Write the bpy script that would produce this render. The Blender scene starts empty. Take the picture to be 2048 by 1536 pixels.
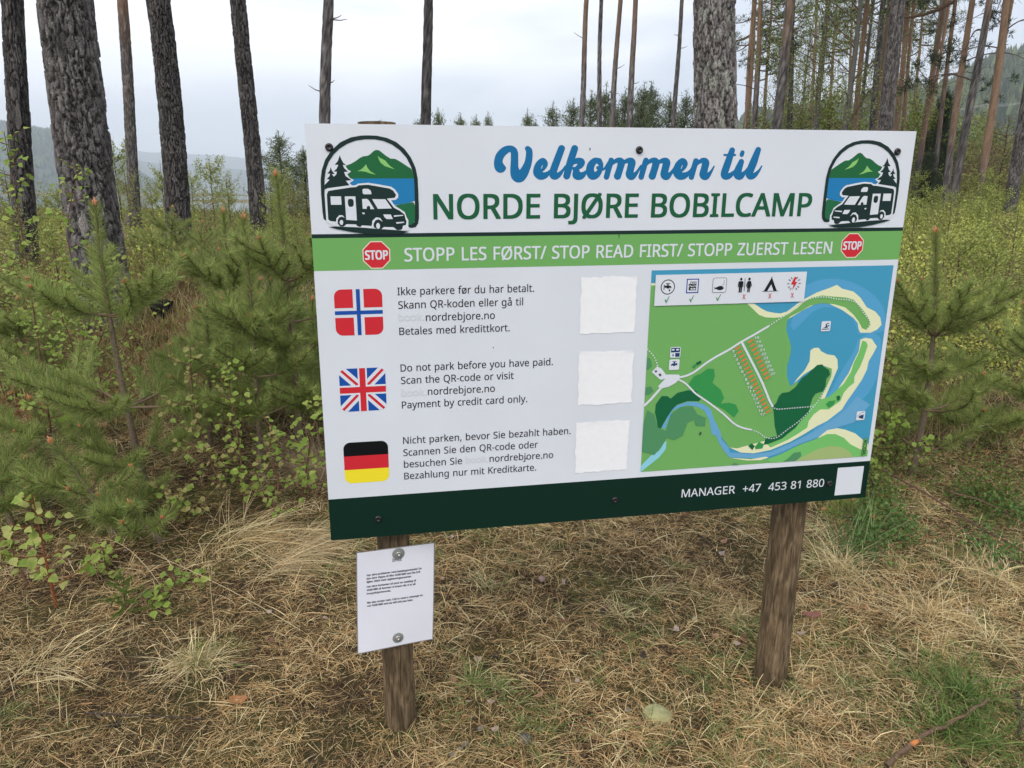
import bpy, math, random
import numpy as np
from mathutils import Vector, Matrix

S = bpy.context.scene
COL = S.collection
rad = math.radians

# ------------------------------------------------------------------ camera
EYE = 1.49
cam_d = bpy.data.cameras.new('camera'); cam = bpy.data.objects.new('camera', cam_d); COL.objects.link(cam)
cam_d.sensor_width = 36.0; cam_d.lens = 1460 / 2048 * 36.0
cam_d.clip_start = 0.05; cam_d.clip_end = 30000
PITCH, ROLL = rad(14.919), rad(0.357)
RX = Vector((0.99998062, 0.00160261, 0.00601516))        # camera right in world axes
UP = Vector((-0.00622499, 0.25744319, 0.96627339))
FW = Vector((0.0, 0.96629211, -0.25744817))
cam.matrix_world = Matrix(((RX.x, UP.x, -FW.x, 0), (RX.y, UP.y, -FW.y, 0), (RX.z, UP.z, -FW.z, EYE), (0, 0, 0, 1)))
S.camera = cam

# ------------------------------------------------------------------ sky, sun, exposure
world = bpy.data.worlds.new('World'); S.world = world; world.use_nodes = True
wn = world.node_tree.nodes; wl = world.node_tree.links
for n in list(wn): wn.remove(n)
SUN_EL, SUN_ROT = 48.0, 200.0      # soft sun behind the cloud, behind and to the left of the camera
sky = wn.new('ShaderNodeTexSky'); sky.sky_type = 'NISHITA'; sky.sun_disc = False
sky.sun_elevation = rad(SUN_EL); sky.sun_rotation = rad(SUN_ROT)
tc = wn.new('ShaderNodeTexCoord')
mp_ = wn.new('ShaderNodeMapping'); mp_.inputs['Scale'].default_value = (1.0, 1.0, 3.2); mp_.inputs['Location'].default_value = (0.35, 0.1, 0.3)
nz = wn.new('ShaderNodeTexNoise'); nz.inputs['Scale'].default_value = 2.1; nz.inputs['Detail'].default_value = 5; nz.inputs['Roughness'].default_value = 0.45; nz.inputs['Distortion'].default_value = 0.4
cr = wn.new('ShaderNodeValToRGB'); e = cr.color_ramp.elements
e[0].position = 0.40; e[0].color = (0.74, 0.80, 0.90, 1); e[1].position = 0.60; e[1].color = (1.48, 1.45, 1.43, 1)
k_ = cr.color_ramp.elements.new(0.49); k_.color = (1.12, 1.12, 1.14, 1)
bc = wn.new('ShaderNodeBackground'); bc.inputs['Strength'].default_value = 0.93
bs = wn.new('ShaderNodeBackground'); bs.inputs['Strength'].default_value = 0.10
mix = wn.new('ShaderNodeMixShader'); mix.inputs[0].default_value = 0.94
wo = wn.new('ShaderNodeOutputWorld')
wl.new(tc.outputs['Generated'], mp_.inputs['Vector']); wl.new(mp_.outputs[0], nz.inputs['Vector'])
wl.new(nz.outputs['Fac'], cr.inputs[0]); wl.new(cr.outputs[0], bc.inputs['Color'])
wl.new(sky.outputs[0], bs.inputs['Color']); wl.new(bs.outputs[0], mix.inputs[1]); wl.new(bc.outputs[0], mix.inputs[2]); wl.new(mix.outputs[0], wo.inputs[0])

sd = bpy.data.lights.new('sun', 'SUN'); sd.energy = 1.5; sd.angle = rad(25); sd.color = (1.0, 0.91, 0.77)
so = bpy.data.objects.new('sun', sd); COL.objects.link(so)
az = rad(SUN_ROT)
sdir = Vector((math.sin(az) * math.cos(rad(SUN_EL)), math.cos(az) * math.cos(rad(SUN_EL)), math.sin(rad(SUN_EL))))
so.rotation_euler = sdir.to_track_quat('Z', 'Y').to_euler(); so.location = (0, 0, 30)
S.view_settings.view_transform = 'Standard'; S.view_settings.look = 'None'
S.view_settings.exposure = 0.52; S.view_settings.gamma = 1.0; S.view_settings.use_curve_mapping = False
S.cycles.max_bounces = 8; S.cycles.diffuse_bounces = 4; S.cycles.transmission_bounces = 4; S.cycles.transparent_max_bounces = 8; S.cycles.volume_bounces = 1

# ------------------------------------------------------------------ helpers
RNG = np.random.default_rng(7)
def lin(c): return tuple(((v / 255) / 12.92 if v / 255 <= 0.04045 else ((v / 255 + 0.055) / 1.055) ** 2.4) for v in c)
def sstep(a, b, x):
    t = np.clip((x - a) / (b - a), 0, 1); return t * t * (3 - 2 * t)
def ray(px, py):
    v = RX * ((px - 1024) / 1460) - UP * ((py - 768) / 1460) + FW; return v
def at(px, py, Y):                              # the place at distance Y ahead seen in that direction
    v = ray(px, py); return Vector((v.x / v.y * Y, Y, EYE + v.z / v.y * Y))
def empty(name, loc=(0, 0, 0), label=None, cat=None, group=None):
    o = bpy.data.objects.new(name, None); COL.objects.link(o); o.location = loc; o.empty_display_size = 0.1
    if label: tag(o, label, cat, group)
    return o
def tag(o, label=None, cat=None, group=None, kind=None):
    if label: o['label'] = label
    if cat: o['category'] = cat
    if group: o['group'] = group
    if kind: o['kind'] = kind
    return o
def link(name, me, mat=None, parent=None, kind=None, loc=None):
    o = bpy.data.objects.new(name, me); COL.objects.link(o)
    if mat is not None and len(me.materials) == 0: me.materials.append(mat)
    if parent is not None: o.parent = parent
    if kind: o['kind'] = kind
    if loc is not None: o.location = loc
    return o
def npmesh(name, V, F, C=None, smooth=False):
    V = np.asarray(V, np.float32).reshape(-1, 3); F = np.asarray(F, np.int32)
    me = bpy.data.meshes.new(name); k = F.shape[1]
    me.vertices.add(len(V)); me.vertices.foreach_set('co', V.ravel())
    me.loops.add(F.size); me.loops.foreach_set('vertex_index', F.ravel())
    me.polygons.add(len(F)); me.polygons.foreach_set('loop_start', np.arange(len(F), dtype=np.int32) * k)
    if smooth: me.polygons.foreach_set('use_smooth', np.ones(len(F), bool))
    if C is not None:
        a = me.color_attributes.new('Col', 'FLOAT_COLOR', 'POINT')
        C = np.asarray(C, np.float32).reshape(-1, 3)
        a.data.foreach_set('color', np.concatenate([C, np.ones((len(C), 1), np.float32)], 1).ravel())
    me.update(calc_edges=True)
    return me
def nodes(name, rough=0.6, spec=0.3):
    m = bpy.data.materials.new(name); m.use_nodes = True; nt = m.node_tree; b = nt.nodes['Principled BSDF']
    b.inputs['Roughness'].default_value = rough; b.inputs['Specular IOR Level'].default_value = spec
    return m, nt, b
def flat(name, rgb, rough=0.5, spec=0.3, metal=0, noise=0.0, nscale=40, bump=0.0):
    m, nt, b = nodes(name, rough, spec); b.inputs['Base Color'].default_value = (*rgb, 1); b.inputs['Metallic'].default_value = metal
    if noise or bump:
        t = nt.nodes.new('ShaderNodeTexCoord'); n = nt.nodes.new('ShaderNodeTexNoise'); n.inputs['Scale'].default_value = nscale; n.inputs['Detail'].default_value = 6
        nt.links.new(t.outputs['Object'], n.inputs['Vector'])
        if noise:
            r = nt.nodes.new('ShaderNodeValToRGB'); r.color_ramp.elements[0].position = .3; r.color_ramp.elements[1].position = .7
            r.color_ramp.elements[0].color = (*[c * (1 - noise) for c in rgb], 1); r.color_ramp.elements[1].color = (*[min(1, c * (1 + noise)) for c in rgb], 1)
            nt.links.new(n.outputs['Fac'], r.inputs[0]); nt.links.new(r.outputs[0], b.inputs['Base Color'])
        if bump:
            bp = nt.nodes.new('ShaderNodeBump'); bp.inputs['Strength'].default_value = bump; bp.inputs['Distance'].default_value = .01
            nt.links.new(n.outputs['Fac'], bp.inputs['Height']); nt.links.new(bp.outputs[0], b.inputs['Normal'])
    return m
def vcol(name, rough=0.6, spec=0.25, trans=0.0, noise=0.0, nscale=60, bump=0.0):
    m, nt, b = nodes(name, rough, spec)
    a = nt.nodes.new('ShaderNodeAttribute'); a.attribute_name = 'Col'; src = a.outputs['Color']
    if noise or bump:
        t = nt.nodes.new('ShaderNodeTexCoord'); n = nt.nodes.new('ShaderNodeTexNoise'); n.inputs['Scale'].default_value = nscale; n.inputs['Detail'].default_value = 5
        nt.links.new(t.outputs['Object'], n.inputs['Vector'])
        if noise:
            mr = nt.nodes.new('ShaderNodeMapRange'); mr.inputs[1].default_value = .3; mr.inputs[2].default_value = .7; mr.inputs[3].default_value = 1 - noise; mr.inputs[4].default_value = 1 + noise
            vm = nt.nodes.new('ShaderNodeVectorMath'); vm.operation = 'SCALE'
            nt.links.new(n.outputs['Fac'], mr.inputs[0]); nt.links.new(src, vm.inputs[0]); nt.links.new(mr.outputs[0], vm.inputs['Scale']); src = vm.outputs[0]
        if bump:
            bp = nt.nodes.new('ShaderNodeBump'); bp.inputs['Strength'].default_value = bump; bp.inputs['Distance'].default_value = .02
            nt.links.new(n.outputs['Fac'], bp.inputs['Height']); nt.links.new(bp.outputs[0], b.inputs['Normal'])
    nt.links.new(src, b.inputs['Base Color'])
    if trans:
        tr = nt.nodes.new('ShaderNodeBsdfTranslucent'); mx = nt.nodes.new('ShaderNodeMixShader'); mx.inputs[0].default_value = trans
        nt.links.new(src, tr.inputs['Color']); nt.links.new(b.outputs[0], mx.inputs[1]); nt.links.new(tr.outputs[0], mx.inputs[2])
        nt.links.new(mx.outputs[0], nt.nodes['Material Output'].inputs['Surface'])
    return m

_h = np.random.default_rng(3).random((64, 64))
def vnoise(x, y):                                # tiled value noise, 0..1
    x = np.asarray(x, float); y = np.asarray(y, float)
    xi = np.floor(x).astype(int); yi = np.floor(y).astype(int); fx = x - xi; fy = y - yi
    fx = fx * fx * (3 - 2 * fx); fy = fy * fy * (3 - 2 * fy)
    g = lambda a, b: _h[a % 64, b % 64]
    return (g(xi, yi) * (1 - fx) + g(xi + 1, yi) * fx) * (1 - fy) + (g(xi, yi + 1) * (1 - fx) + g(xi + 1, yi + 1) * fx) * fy
def fbm(x, y, o=4):
    s = 0; a = .5; t = 0
    for k in range(o):
        s = s + a * vnoise(x * 2 ** k + 17 * k, y * 2 ** k + 31 * k); t += a; a *= .5
    return s / t
def gz(x, y):                                    # height of the ground
    x = np.asarray(x, float); y = np.asarray(y, float)
    r = x / np.maximum(y, 1.0)
    z = 0.50 * sstep(2.6, 9.5, y) + 0.10 * sstep(10, 28, y) - 0.012 * np.clip(x, -3, 3)
    z = z + 0.35 * sstep(3, 14, x) * sstep(6, 22, y)
    z = z + 3.2 * sstep(.42, .62, r) * sstep(27, 50, y) + 2.5 * sstep(.35, .8, r) * sstep(60, 200, y)
    z = z - 8.0 * sstep(33, 62, y) * (1 - sstep(-.34, -.24, r))
    z = z - 7.0 * sstep(120, 260, y) * (1 - sstep(.1, .3, r)) * sstep(-.34, -.24, r)
    z = z + (fbm(x * .35 + 5, y * .35) - .5) * .22 * sstep(2.5, 7, y) + (fbm(x * 2.1, y * 2.1 + 9) - .5) * .05
    z = z - 0.06 * sstep(0, -3, y) - 0.34 * sstep(13, 28, y) * (1 - sstep(-.22, -.1, r))
    return z
def gpt(px, py, Y):                              # ground point below / above that direction at distance Y
    p = at(px, py, Y); return Vector((p.x, Y, float(gz(p.x, Y))))

def ribbons(P, D, L, W, bend=None, nseg=2, wdir=None, col=None, tip=0.15):
    """N flat blades: P start, D unit direction, L length, W width, bend = displacement of the tip."""
    N = len(P); t = np.linspace(0, 1, nseg + 1)
    if bend is None: bend = np.zeros((N, 3))
    c = P[:, None, :] + D[:, None, :] * (L[:, None] * t[None])[..., None] + bend[:, None, :] * (t[None] ** 2)[..., None]
    if wdir is None:
        rv = RNG.normal(size=(N, 3)); wdir = np.cross(D, rv)
    wdir = wdir / (np.linalg.norm(wdir, axis=1)[:, None] + 1e-9)
    wt = np.interp(t, [0, .5, 1], [.8, 1, tip])
    w = wdir[:, None, :] * (W[:, None] * wt[None] / 2)[..., None]
    V = np.stack([c - w, c + w], 2).reshape(-1, 3)
    b = (np.arange(N) * 2 * (nseg + 1))[:, None]; s = (np.arange(nseg) * 2)[None]
    q = b + s; F = np.stack([q, q + 1, q + 3, q + 2], 2).reshape(-1, 4)
    C = np.repeat(col, 2 * (nseg + 1), 0) if col is not None else None
    return V, F, C
def needles(P, D, L, W, col):                    # one tapering triangle each
    N = len(P); wd = np.cross(D, RNG.normal(size=(N, 3))); wd /= np.linalg.norm(wd, axis=1)[:, None] + 1e-9
    V = np.stack([P - wd * W[:, None] / 2, P + wd * W[:, None] / 2, P + D * L[:, None]], 1).reshape(-1, 3)
    return V, np.arange(3 * N).reshape(-1, 3), np.repeat(col, 3, 0)
def jit(base, N, s=.15, h=.06):
    c = np.array(base)[None] * (1 + RNG.normal(0, s, (N, 1))) * (1 + RNG.normal(0, h, (N, 3)))
    return np.clip(c, .003, .9)
def pick(cols, N, p=None, s=.15):
    cols = np.array(cols); return np.clip(cols[RNG.choice(len(cols), N, p=p)] * (1 + RNG.normal(0, s, (N, 1))), .003, .9)
def cat(parts):
    V = []; F = []; C = []; o = 0
    for v, f, c in parts:
        V.append(v); F.append(f + o); C.append(c); o += len(v)
    return np.concatenate(V), np.concatenate(F), np.concatenate(C)
def tube(path, radii, sides=8, col=(.2, .15, .1), cap=True):
    """quad tube along path (N,3)"""
    P = np.asarray(path, float); N = len(P); T = np.gradient(P, axis=0); T /= np.linalg.norm(T, axis=1)[:, None] + 1e-9
    ref = np.array([0.31, 0.17, 0.93]) if abs(T[0] @ np.array([0.31, 0.17, 0.93])) < .9 else np.array([1., 0, 0])
    a = np.cross(T, ref); a /= np.linalg.norm(a, axis=1)[:, None]; b = np.cross(T, a)
    an = np.arange(sides) * 2 * math.pi / sides
    r = np.asarray(radii, float)[:, None, None]
    V = P[:, None, :] + r * (np.cos(an)[None, :, None] * a[:, None] + np.sin(an)[None, :, None] * b[:, None])
    V = V.reshape(-1, 3)
    i = np.arange(N - 1)[:, None] * sides; j = np.arange(sides)[None]; k = (j + 1) % sides
    F = np.stack([i + j, i + k, i + sides + k, i + sides + j], 2).reshape(-1, 4)
    C = np.repeat(np.array(col, float)[None] if np.ndim(col) == 1 else np.repeat(np.asarray(col), sides, 0), len(V) if np.ndim(col) == 1 else 1, 0)
    return V, F, C
def lathe(prof, sides=24):
    """prof = [(r,z)...] around z, caps closed when r=0"""
    V = []; F = []
    for r, z in prof:
        for k in range(sides):
            a = 2 * math.pi * k / sides; V.append((r * math.cos(a), r * math.sin(a), z))
    for i in range(len(prof) - 1):
        for k in range(sides):
            F.append((i * sides + k, i * sides + (k + 1) % sides, (i + 1) * sides + (k + 1) % sides, (i + 1) * sides + k))
    return np.array(V), np.array(F)
def bez(a, b, c, n):
    t = np.linspace(0, 1, n)[:, None]; return (1 - t) ** 2 * np.array(a) + 2 * t * (1 - t) * np.array(b) + t * t * np.array(c)

MAT = {}
MAT['foliage'] = vcol('leaf_green', .55, .3, trans=.38)
MAT['needle'] = vcol('pine_needle', .5, .35, trans=.3)
MAT['straw'] = vcol('dry_straw', .7, .2, trans=.2)
MAT['wood'] = vcol('twig_wood', .8, .15, noise=.25, nscale=90, bump=.3)
MAT['bark'] = vcol('pine_bark', .9, .12, noise=.42, nscale=85, bump=.8)
MAT['bud'] = vcol('pine_bud', .6, .3)
MAT['stone'] = vcol('stone', .85, .2, noise=.3, nscale=30, bump=.5)

# ------------------------------------------------------------------ outlines of the printed artwork (0.1 mm on the board) and letters (1/1000 em)
ART=[
('dark_line','dk',0,[[0,2379,15000,2379,15000,2469,0,2469]]),
('green_band','lg',0,[[0,2469,15000,2469,15000,3208,0,3208]]),
('dark_band','dg',0,[[0,8878,15000,8878,15000,10000,0,10000]]),
('script_lettering','sb',0,[[5757,407,5724,423,5703,448,5545,846,5509,950,5484,974,5445,997,5398,1013,5351,1016,5324,1009,5371,975,5412,931,5442,887,5458,844,5456,803,5441,766,5414,729,5380,704,5359,697,5336,694,5306,698,5280,708,5249,726,5214,754,5184,785,5164,813,5132,873,5115,925,5107,991,5113,1047,5132,1091,5166,1132,5213,1166,5261,1183,5291,1188,5321,1187,5351,1182,5388,1170,5421,1153,5451,1133,5475,1110,5497,1081,5507,1110,5520,1132,5541,1154,5563,1169,5589,1180,5616,1185,5647,1184,5677,1177,5720,1156,5763,1119,5791,1081,5861,967,5834,1087,5835,1109,5840,1128,5858,1154,5883,1171,5913,1179,5947,1175,5977,1158,5997,1131,6046,941,6067,977,6056,1037,6054,1065,6058,1093,6071,1125,6091,1150,6124,1174,6162,1188,6203,1193,6264,1184,6301,1170,6324,1156,6357,1124,6400,1055,6416,1093,6436,1125,6461,1151,6489,1170,6524,1183,6558,1187,6592,1185,6633,1174,6680,1148,6718,1112,6757,1052,6787,982,6825,971,6865,946,6825,1106,6825,1131,6837,1157,6857,1175,6882,1184,6909,1184,6940,1170,6958,1144,7033,858,7063,831,7087,816,7117,804,7145,799,7155,800,7155,804,7145,864,7123,946,7078,1077,7075,1099,7081,1128,7096,1154,7120,1173,7151,1184,7179,1185,7203,1179,7226,1166,7243,1147,7252,1128,7280,1032,7328,866,7337,822,7363,810,7394,804,7411,805,7413,809,7389,936,7368,1022,7366,1051,7369,1077,7384,1115,7408,1147,7447,1176,7486,1189,7521,1192,7549,1187,7580,1173,7604,1154,7646,1096,7728,944,7690,1109,7692,1137,7709,1164,7738,1182,7773,1185,7804,1173,7817,1160,7827,1141,7899,855,7929,828,7952,814,7983,801,8011,796,8021,797,8022,801,8012,861,7995,932,7947,1076,7944,1096,7948,1121,7961,1147,7983,1168,8009,1181,8037,1186,8069,1182,8096,1168,8116,1147,8125,1128,8152,1031,8198,864,8206,819,8233,807,8261,802,8282,802,8284,806,8261,934,8242,1012,8242,1070,8253,1105,8272,1134,8297,1160,8331,1179,8363,1190,8399,1192,8430,1186,8459,1173,8482,1155,8499,1134,8559,1033,8588,1089,8629,1134,8682,1168,8712,1179,8744,1187,8802,1188,8865,1171,8920,1140,8964,1098,8967,1093,8969,1095,8966,1121,8972,1144,8983,1160,9002,1175,9024,1184,9049,1186,9073,1180,9091,1168,9107,1141,9173,858,9192,838,9223,815,9256,800,9286,792,9286,816,9265,919,9237,1030,9238,1069,9253,1108,9273,1137,9300,1161,9334,1181,9371,1191,9407,1193,9439,1187,9471,1172,9495,1150,9524,1108,9568,1016,9623,873,9623,863,9612,852,9594,854,9547,925,9516,966,9480,997,9444,1017,9454,938,9477,831,9479,796,9473,763,9452,725,9422,695,9385,676,9337,667,9301,669,9270,677,9231,697,9194,723,9175,699,9145,684,9112,682,9081,694,9068,707,9059,723,9016,891,8984,943,8958,968,8924,988,8878,1006,8836,1012,8804,1010,8789,1004,8846,959,8878,924,8903,888,8921,843,8923,817,8918,791,8908,766,8887,733,8868,713,8844,695,8816,683,8791,679,8766,680,8738,688,8684,718,8635,763,8600,812,8566,889,8525,949,8485,992,8441,1018,8439,1015,8448,941,8476,831,8479,799,8476,774,8464,742,8439,708,8409,688,8369,674,8327,672,8282,680,8227,700,8182,727,8164,708,8138,689,8116,680,8084,672,8046,671,8001,680,7960,698,7926,720,7907,695,7884,680,7853,674,7826,679,7806,692,7792,712,7755,845,7737,840,7719,846,7632,971,7602,998,7565,1020,7563,1016,7572,942,7602,834,7603,780,7594,751,7576,723,7548,698,7520,684,7471,675,7423,681,7368,699,7314,730,7297,711,7271,693,7250,684,7218,676,7180,675,7136,684,7096,702,7062,724,7044,699,7023,685,6995,678,6967,682,6951,691,6935,707,6916,764,6903,777,6841,880,6823,903,6802,919,6807,865,6802,821,6788,780,6756,720,6738,704,6715,694,6642,681,6598,680,6564,688,6521,710,6478,742,6441,781,6418,815,6401,853,6388,901,6383,957,6377,964,6350,986,6319,1001,6279,1010,6241,1011,6216,951,6273,925,6302,901,6321,879,6341,847,6350,822,6354,791,6351,769,6338,742,6320,722,6291,703,6259,691,6221,684,6187,684,6154,689,6113,704,6175,501,6178,476,6170,448,6150,424,6125,409,6095,402,6071,405,6048,414,6028,430,6016,449,5931,698,5888,854,5875,857,5865,863,5817,930,5783,964,5727,1005,5684,1024,5680,1021,5683,999,5698,946,5862,491,5861,472,5856,454,5847,438,5831,423,5797,407,5776,405],[4517,426,4481,432,4438,443,4406,456,4370,476,4331,504,4297,534,4245,596,4228,623,4209,666,4188,749,4181,829,4184,866,4191,906,4205,943,4226,977,4257,1006,4290,1023,4322,1031,4362,1029,4394,1019,4427,997,4445,976,4460,951,4466,933,4466,918,4455,890,4433,865,4384,798,4386,764,4394,730,4414,687,4455,638,4514,590,4563,562,4574,594,4578,643,4577,760,4565,930,4567,1035,4577,1097,4600,1154,4639,1200,4689,1233,4742,1248,4782,1249,4815,1244,4851,1231,4884,1210,4912,1185,4940,1150,4969,1103,4995,1053,5046,916,5067,842,5080,780,5088,708,5092,628,5091,569,5082,523,5070,496,5051,473,5028,455,4991,436,4972,432,4949,435,4929,445,4916,460,4908,478,4907,500,4914,518,4933,546,4935,570,4930,644,4911,752,4896,799,4867,854,4822,924,4786,967,4766,926,4756,889,4751,614,4744,568,4727,522,4710,496,4690,474,4644,443,4611,432,4585,426,4549,424],[10698,411,10674,423,10658,443,10558,678,10475,891,10463,899,10430,943,10410,964,10344,1004,10339,1002,10346,933,10379,767,10379,750,10370,728,10352,708,10326,695,10300,692,10268,701,10248,721,10176,859,10145,937,10135,950,10110,971,10054,1003,10009,1022,9986,1026,10051,797,10090,628,10137,627,10151,619,10156,608,10154,592,10144,582,10129,576,10102,576,10117,502,10117,486,10105,457,10080,435,10057,427,10032,425,10008,432,9990,444,9976,464,9933,578,9846,578,9835,581,9825,591,9824,610,9839,626,9854,629,9914,629,9875,739,9813,928,9799,983,9792,1039,9795,1078,9807,1111,9829,1140,9860,1164,9890,1178,9927,1185,9968,1184,10007,1175,10043,1160,10077,1138,10104,1111,10130,1077,10140,1101,10158,1127,10178,1147,10202,1163,10231,1177,10258,1184,10291,1188,10324,1184,10363,1170,10394,1147,10418,1114,10448,1053,10458,1088,10474,1117,10497,1144,10526,1163,10556,1176,10593,1181,10623,1179,10659,1169,10694,1151,10722,1131,10768,1081,10829,975,10876,860,10874,850,10867,844,10856,840,10845,844,10798,916,10767,950,10691,1004,10663,1017,10649,1018,10733,782,10800,481,10793,449,10769,423,10735,409],[10296,494,10279,504,10268,517,10248,585,10248,601,10258,624,10277,639,10300,646,10325,644,10342,634,10353,620,10373,552,10373,536,10363,513,10344,498,10322,491],[6627,818,6634,817,6661,824,6684,846,6692,862,6690,870,6670,869,6652,875,6641,884,6633,897,6631,916,6636,932,6649,946,6669,957,6649,979,6620,1001,6603,1006,6590,985,6579,957,6580,925,6588,887,6605,850],[6130,826,6171,826,6176,829,6161,851,6133,879,6116,894,6102,894,6058,895,6067,861,6080,845,6094,835],[5338,844,5337,866,5326,900,5313,925,5298,944,5298,925,5308,894,5322,866],[8794,833,8795,856,8785,891,8772,917,8757,937,8756,917,8765,885,8778,856]]),
('emblem','gr',1,[[2344,1666,2196,1705,1901,1746,1704,1821,1690,2189,2163,2226,2254,2203,2322,2131,2351,1986]]),
('emblem','bl',0,[[855,1156,2342,1156,2354,1317,2352,1650,2196,1700,1901,1743,1549,1661,889,1423]]),
('emblem','mt',0,[[838,882,949,844,1046,790,1144,721,1224,682,1327,669,1384,635,1458,569,1514,543,1577,550,1639,596,1724,664,1825,728,1928,732,2031,786,2283,948,2340,1097,2342,1159,855,1159]]),
('emblem','lt',0,[[1546,668,1587,708,1657,744,1712,772,1757,833,1819,895,1916,957,1802,926,1691,888,1606,819,1569,749]]),
('emblem','lt',0,[[1083,1002,1164,966,1230,912,1280,853,1308,927,1368,1004,1492,1075,1382,1054,1257,1012,1162,1000]]),
('emblem','wh',0,[[762,829,837,905,880,974,945,1005,860,1067,903,1144,998,1195,897,1260,973,1330,609,1345,359,1329,351,1283,480,853,643,730]]),
('emblem','dk',0,[[716,666,743,745,786,829,839,867,768,870,803,944,881,1013,791,1021,818,1105,948,1198,821,1209,895,1307,609,1345,348,1391,353,1298,445,1206,462,1182,399,1178,465,1113,484,1059,425,1056,480,990,505,917,527,990,585,1064,523,1067,562,1121,616,1075,635,1013,562,1010,631,952,674,868,592,865,663,791]]),
('emblem','dk',0,[[354,2093,286,2040,271,1890,263,1499,271,1190,304,991,392,762,536,564,739,389,978,282,1198,242,1354,236,1543,242,1762,285,1965,372,2144,516,2282,700,2381,925,2423,1159,2429,1428,2432,1746,2429,2035,2404,2164,2344,2241,2261,2260,2146,2239,2181,2194,2255,2187,2322,2131,2342,2018,2344,1666,2345,1348,2335,1097,2277,894,2178,701,2039,547,1868,426,1680,351,1492,319,1288,320,1083,349,893,418,716,525,577,655,467,807,396,975,356,1175,346,1422,347,1812,361,1969]]),
('emblem','wh',0,[[345,2111,342,1890,338,1499,346,1422,404,1372,609,1345,895,1311,1021,1307,1086,1271,1310,1253,1563,1292,1819,1339,1897,1395,1974,1505,1968,1584,1905,1632,1808,1639,1884,1759,2012,1839,2108,1904,2145,2016,2184,2081,2180,2227,2227,2308,1848,2336,1200,2280,483,2192]]),
('emblem','dk',0,[[388,2056,386,1812,388,1500,424,1430,606,1399,924,1353,1035,1346,1101,1307,1308,1296,1562,1339,1785,1379,1864,1426,1925,1521,1891,1584,1712,1599,1774,1679,1867,1806,1994,1871,2098,1952,2119,2056,2142,2113,2123,2194,2057,2209,2038,2282,1996,2306,1914,2305,1859,2255,1835,2239,1623,2233,1573,2276,1491,2283,1411,2250,1389,2210,1131,2191,1089,2231,1026,2206,996,2169,788,2160,721,2214,642,2210,589,2146,568,2106,434,2089]]),
('emblem','wh',0,[[464,1547,696,1548,699,1732,465,1731]]),
('emblem','wh',0,[[777,1548,1013,1549,1021,2083,785,2065]]),
('emblem','dk',1,[[839,1634,864,1603,943,1603,970,1643,969,1737,943,1776,871,1781,841,1744]]),
('emblem','wh',0,[[1176,1401,1208,1382,1304,1385,1358,1425,1374,1487,1363,1503,1203,1503,1178,1479]]),
('emblem','wh',0,[[1158,1609,1262,1602,1309,1637,1368,1740,1421,1832,1332,1831,1331,1779,1296,1755,1258,1778,1249,1826,1164,1822]]),
('emblem','wh',0,[[1382,1610,1679,1615,1817,1819,1502,1826]]),
('emblem','wh',0,[[1144,1904,1204,1910,1202,1941,1159,1941]]),
('emblem','wh',0,[[1618,1951,1788,1953,1833,2054,1695,2057,1648,2020]]),
('emblem','wh',0,[[1857,1974,2070,1964,2069,1984,1859,2008]]),
('emblem','wh',0,[[1904,2127,2084,2119,2087,2142,1911,2162]]),
('emblem','wh',0,[[550,2129,572,2026,639,1959,710,1964,755,2020,693,1991,628,2011,598,2066,591,2146]]),
('emblem','wh',0,[[1348,2210,1370,2090,1454,2014,1542,2027,1603,2116,1516,2059,1443,2077,1391,2154,1392,2242]]),
('emblem','wh',1,[[631,2114,657,2064,705,2071,719,2126,694,2182,647,2170]]),
('emblem','wh',1,[[1442,2203,1468,2142,1513,2139,1543,2204,1516,2276,1467,2270]]),
('emblem','dk',0,[[379,2215,530,2209,1041,2233,1524,2276,2012,2314,2201,2347,2010,2387,1895,2405,1292,2397,875,2332,559,2265]]),
('stop_symbol','cr',0,[[1743,2997,1559,3181,1298,3181,1113,2997,1113,2736,1298,2551,1559,2551,1743,2736]]),
('stop_symbol','rd',0,[[1721,2988,1550,3159,1307,3159,1135,2988,1135,2745,1307,2573,1550,2573,1721,2745]]),
('stop_symbol2','cr',0,[[13908,2958,13724,3143,13463,3143,13278,2958,13278,2697,13463,2513,13724,2513,13908,2697]]),
('stop_symbol2','rd',0,[[13886,2949,13715,3121,13472,3121,13300,2949,13300,2707,13472,2535,13715,2535,13886,2707]]),
('map','wa',0,[[8153,3359,14876,3359,14876,8723,8153,8723]]),
('map','w2',1,[[12173,4467,12123,4030,12471,3780,13024,3642,13761,3767,14448,4136,14807,4547,14876,5003,14804,5181,14159,5203,12010,5124]]),
('map','w2',1,[[14753,5179,14876,5647,14876,6302,14700,6854,14242,7212,14066,7780,12853,8190,13557,5865,14209,5205]]),
('map','wa',1,[[12449,4784,12700,4483,13168,4387,13731,4604,14028,4972,14122,5293,14031,5701,13744,6150,13480,6792,13348,6926,13619,5960,13533,5680,13016,5477,12648,5644,12349,5995,12162,5624,12058,5126]]),
('map','ln',0,[[8153,6959,10148,7546,10710,8493,11901,8614,12870,8338,13592,8043,14876,8570,14876,8723,8153,8723]]),
('map','sa',0,[[8153,4175,9378,4220,10794,4261,10980,4266,11227,4417,11375,4486,11566,4527,11757,4551,11941,4504,12203,4315,12357,4210,12739,4025,13060,3924,13289,3839,13447,3943,13798,4031,14015,4191,14250,4464,14515,4583,14688,4746,14759,4952,14639,5084,14451,5159,14151,5144,14087,5042,14040,4882,13897,4743,13523,4508,13112,4328,12774,4310,12412,4474,11965,4724,11519,4974,10580,4940]]),
('map','sa',0,[[8162,3676,8496,3684,8500,3759,8158,3750]]),
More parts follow.
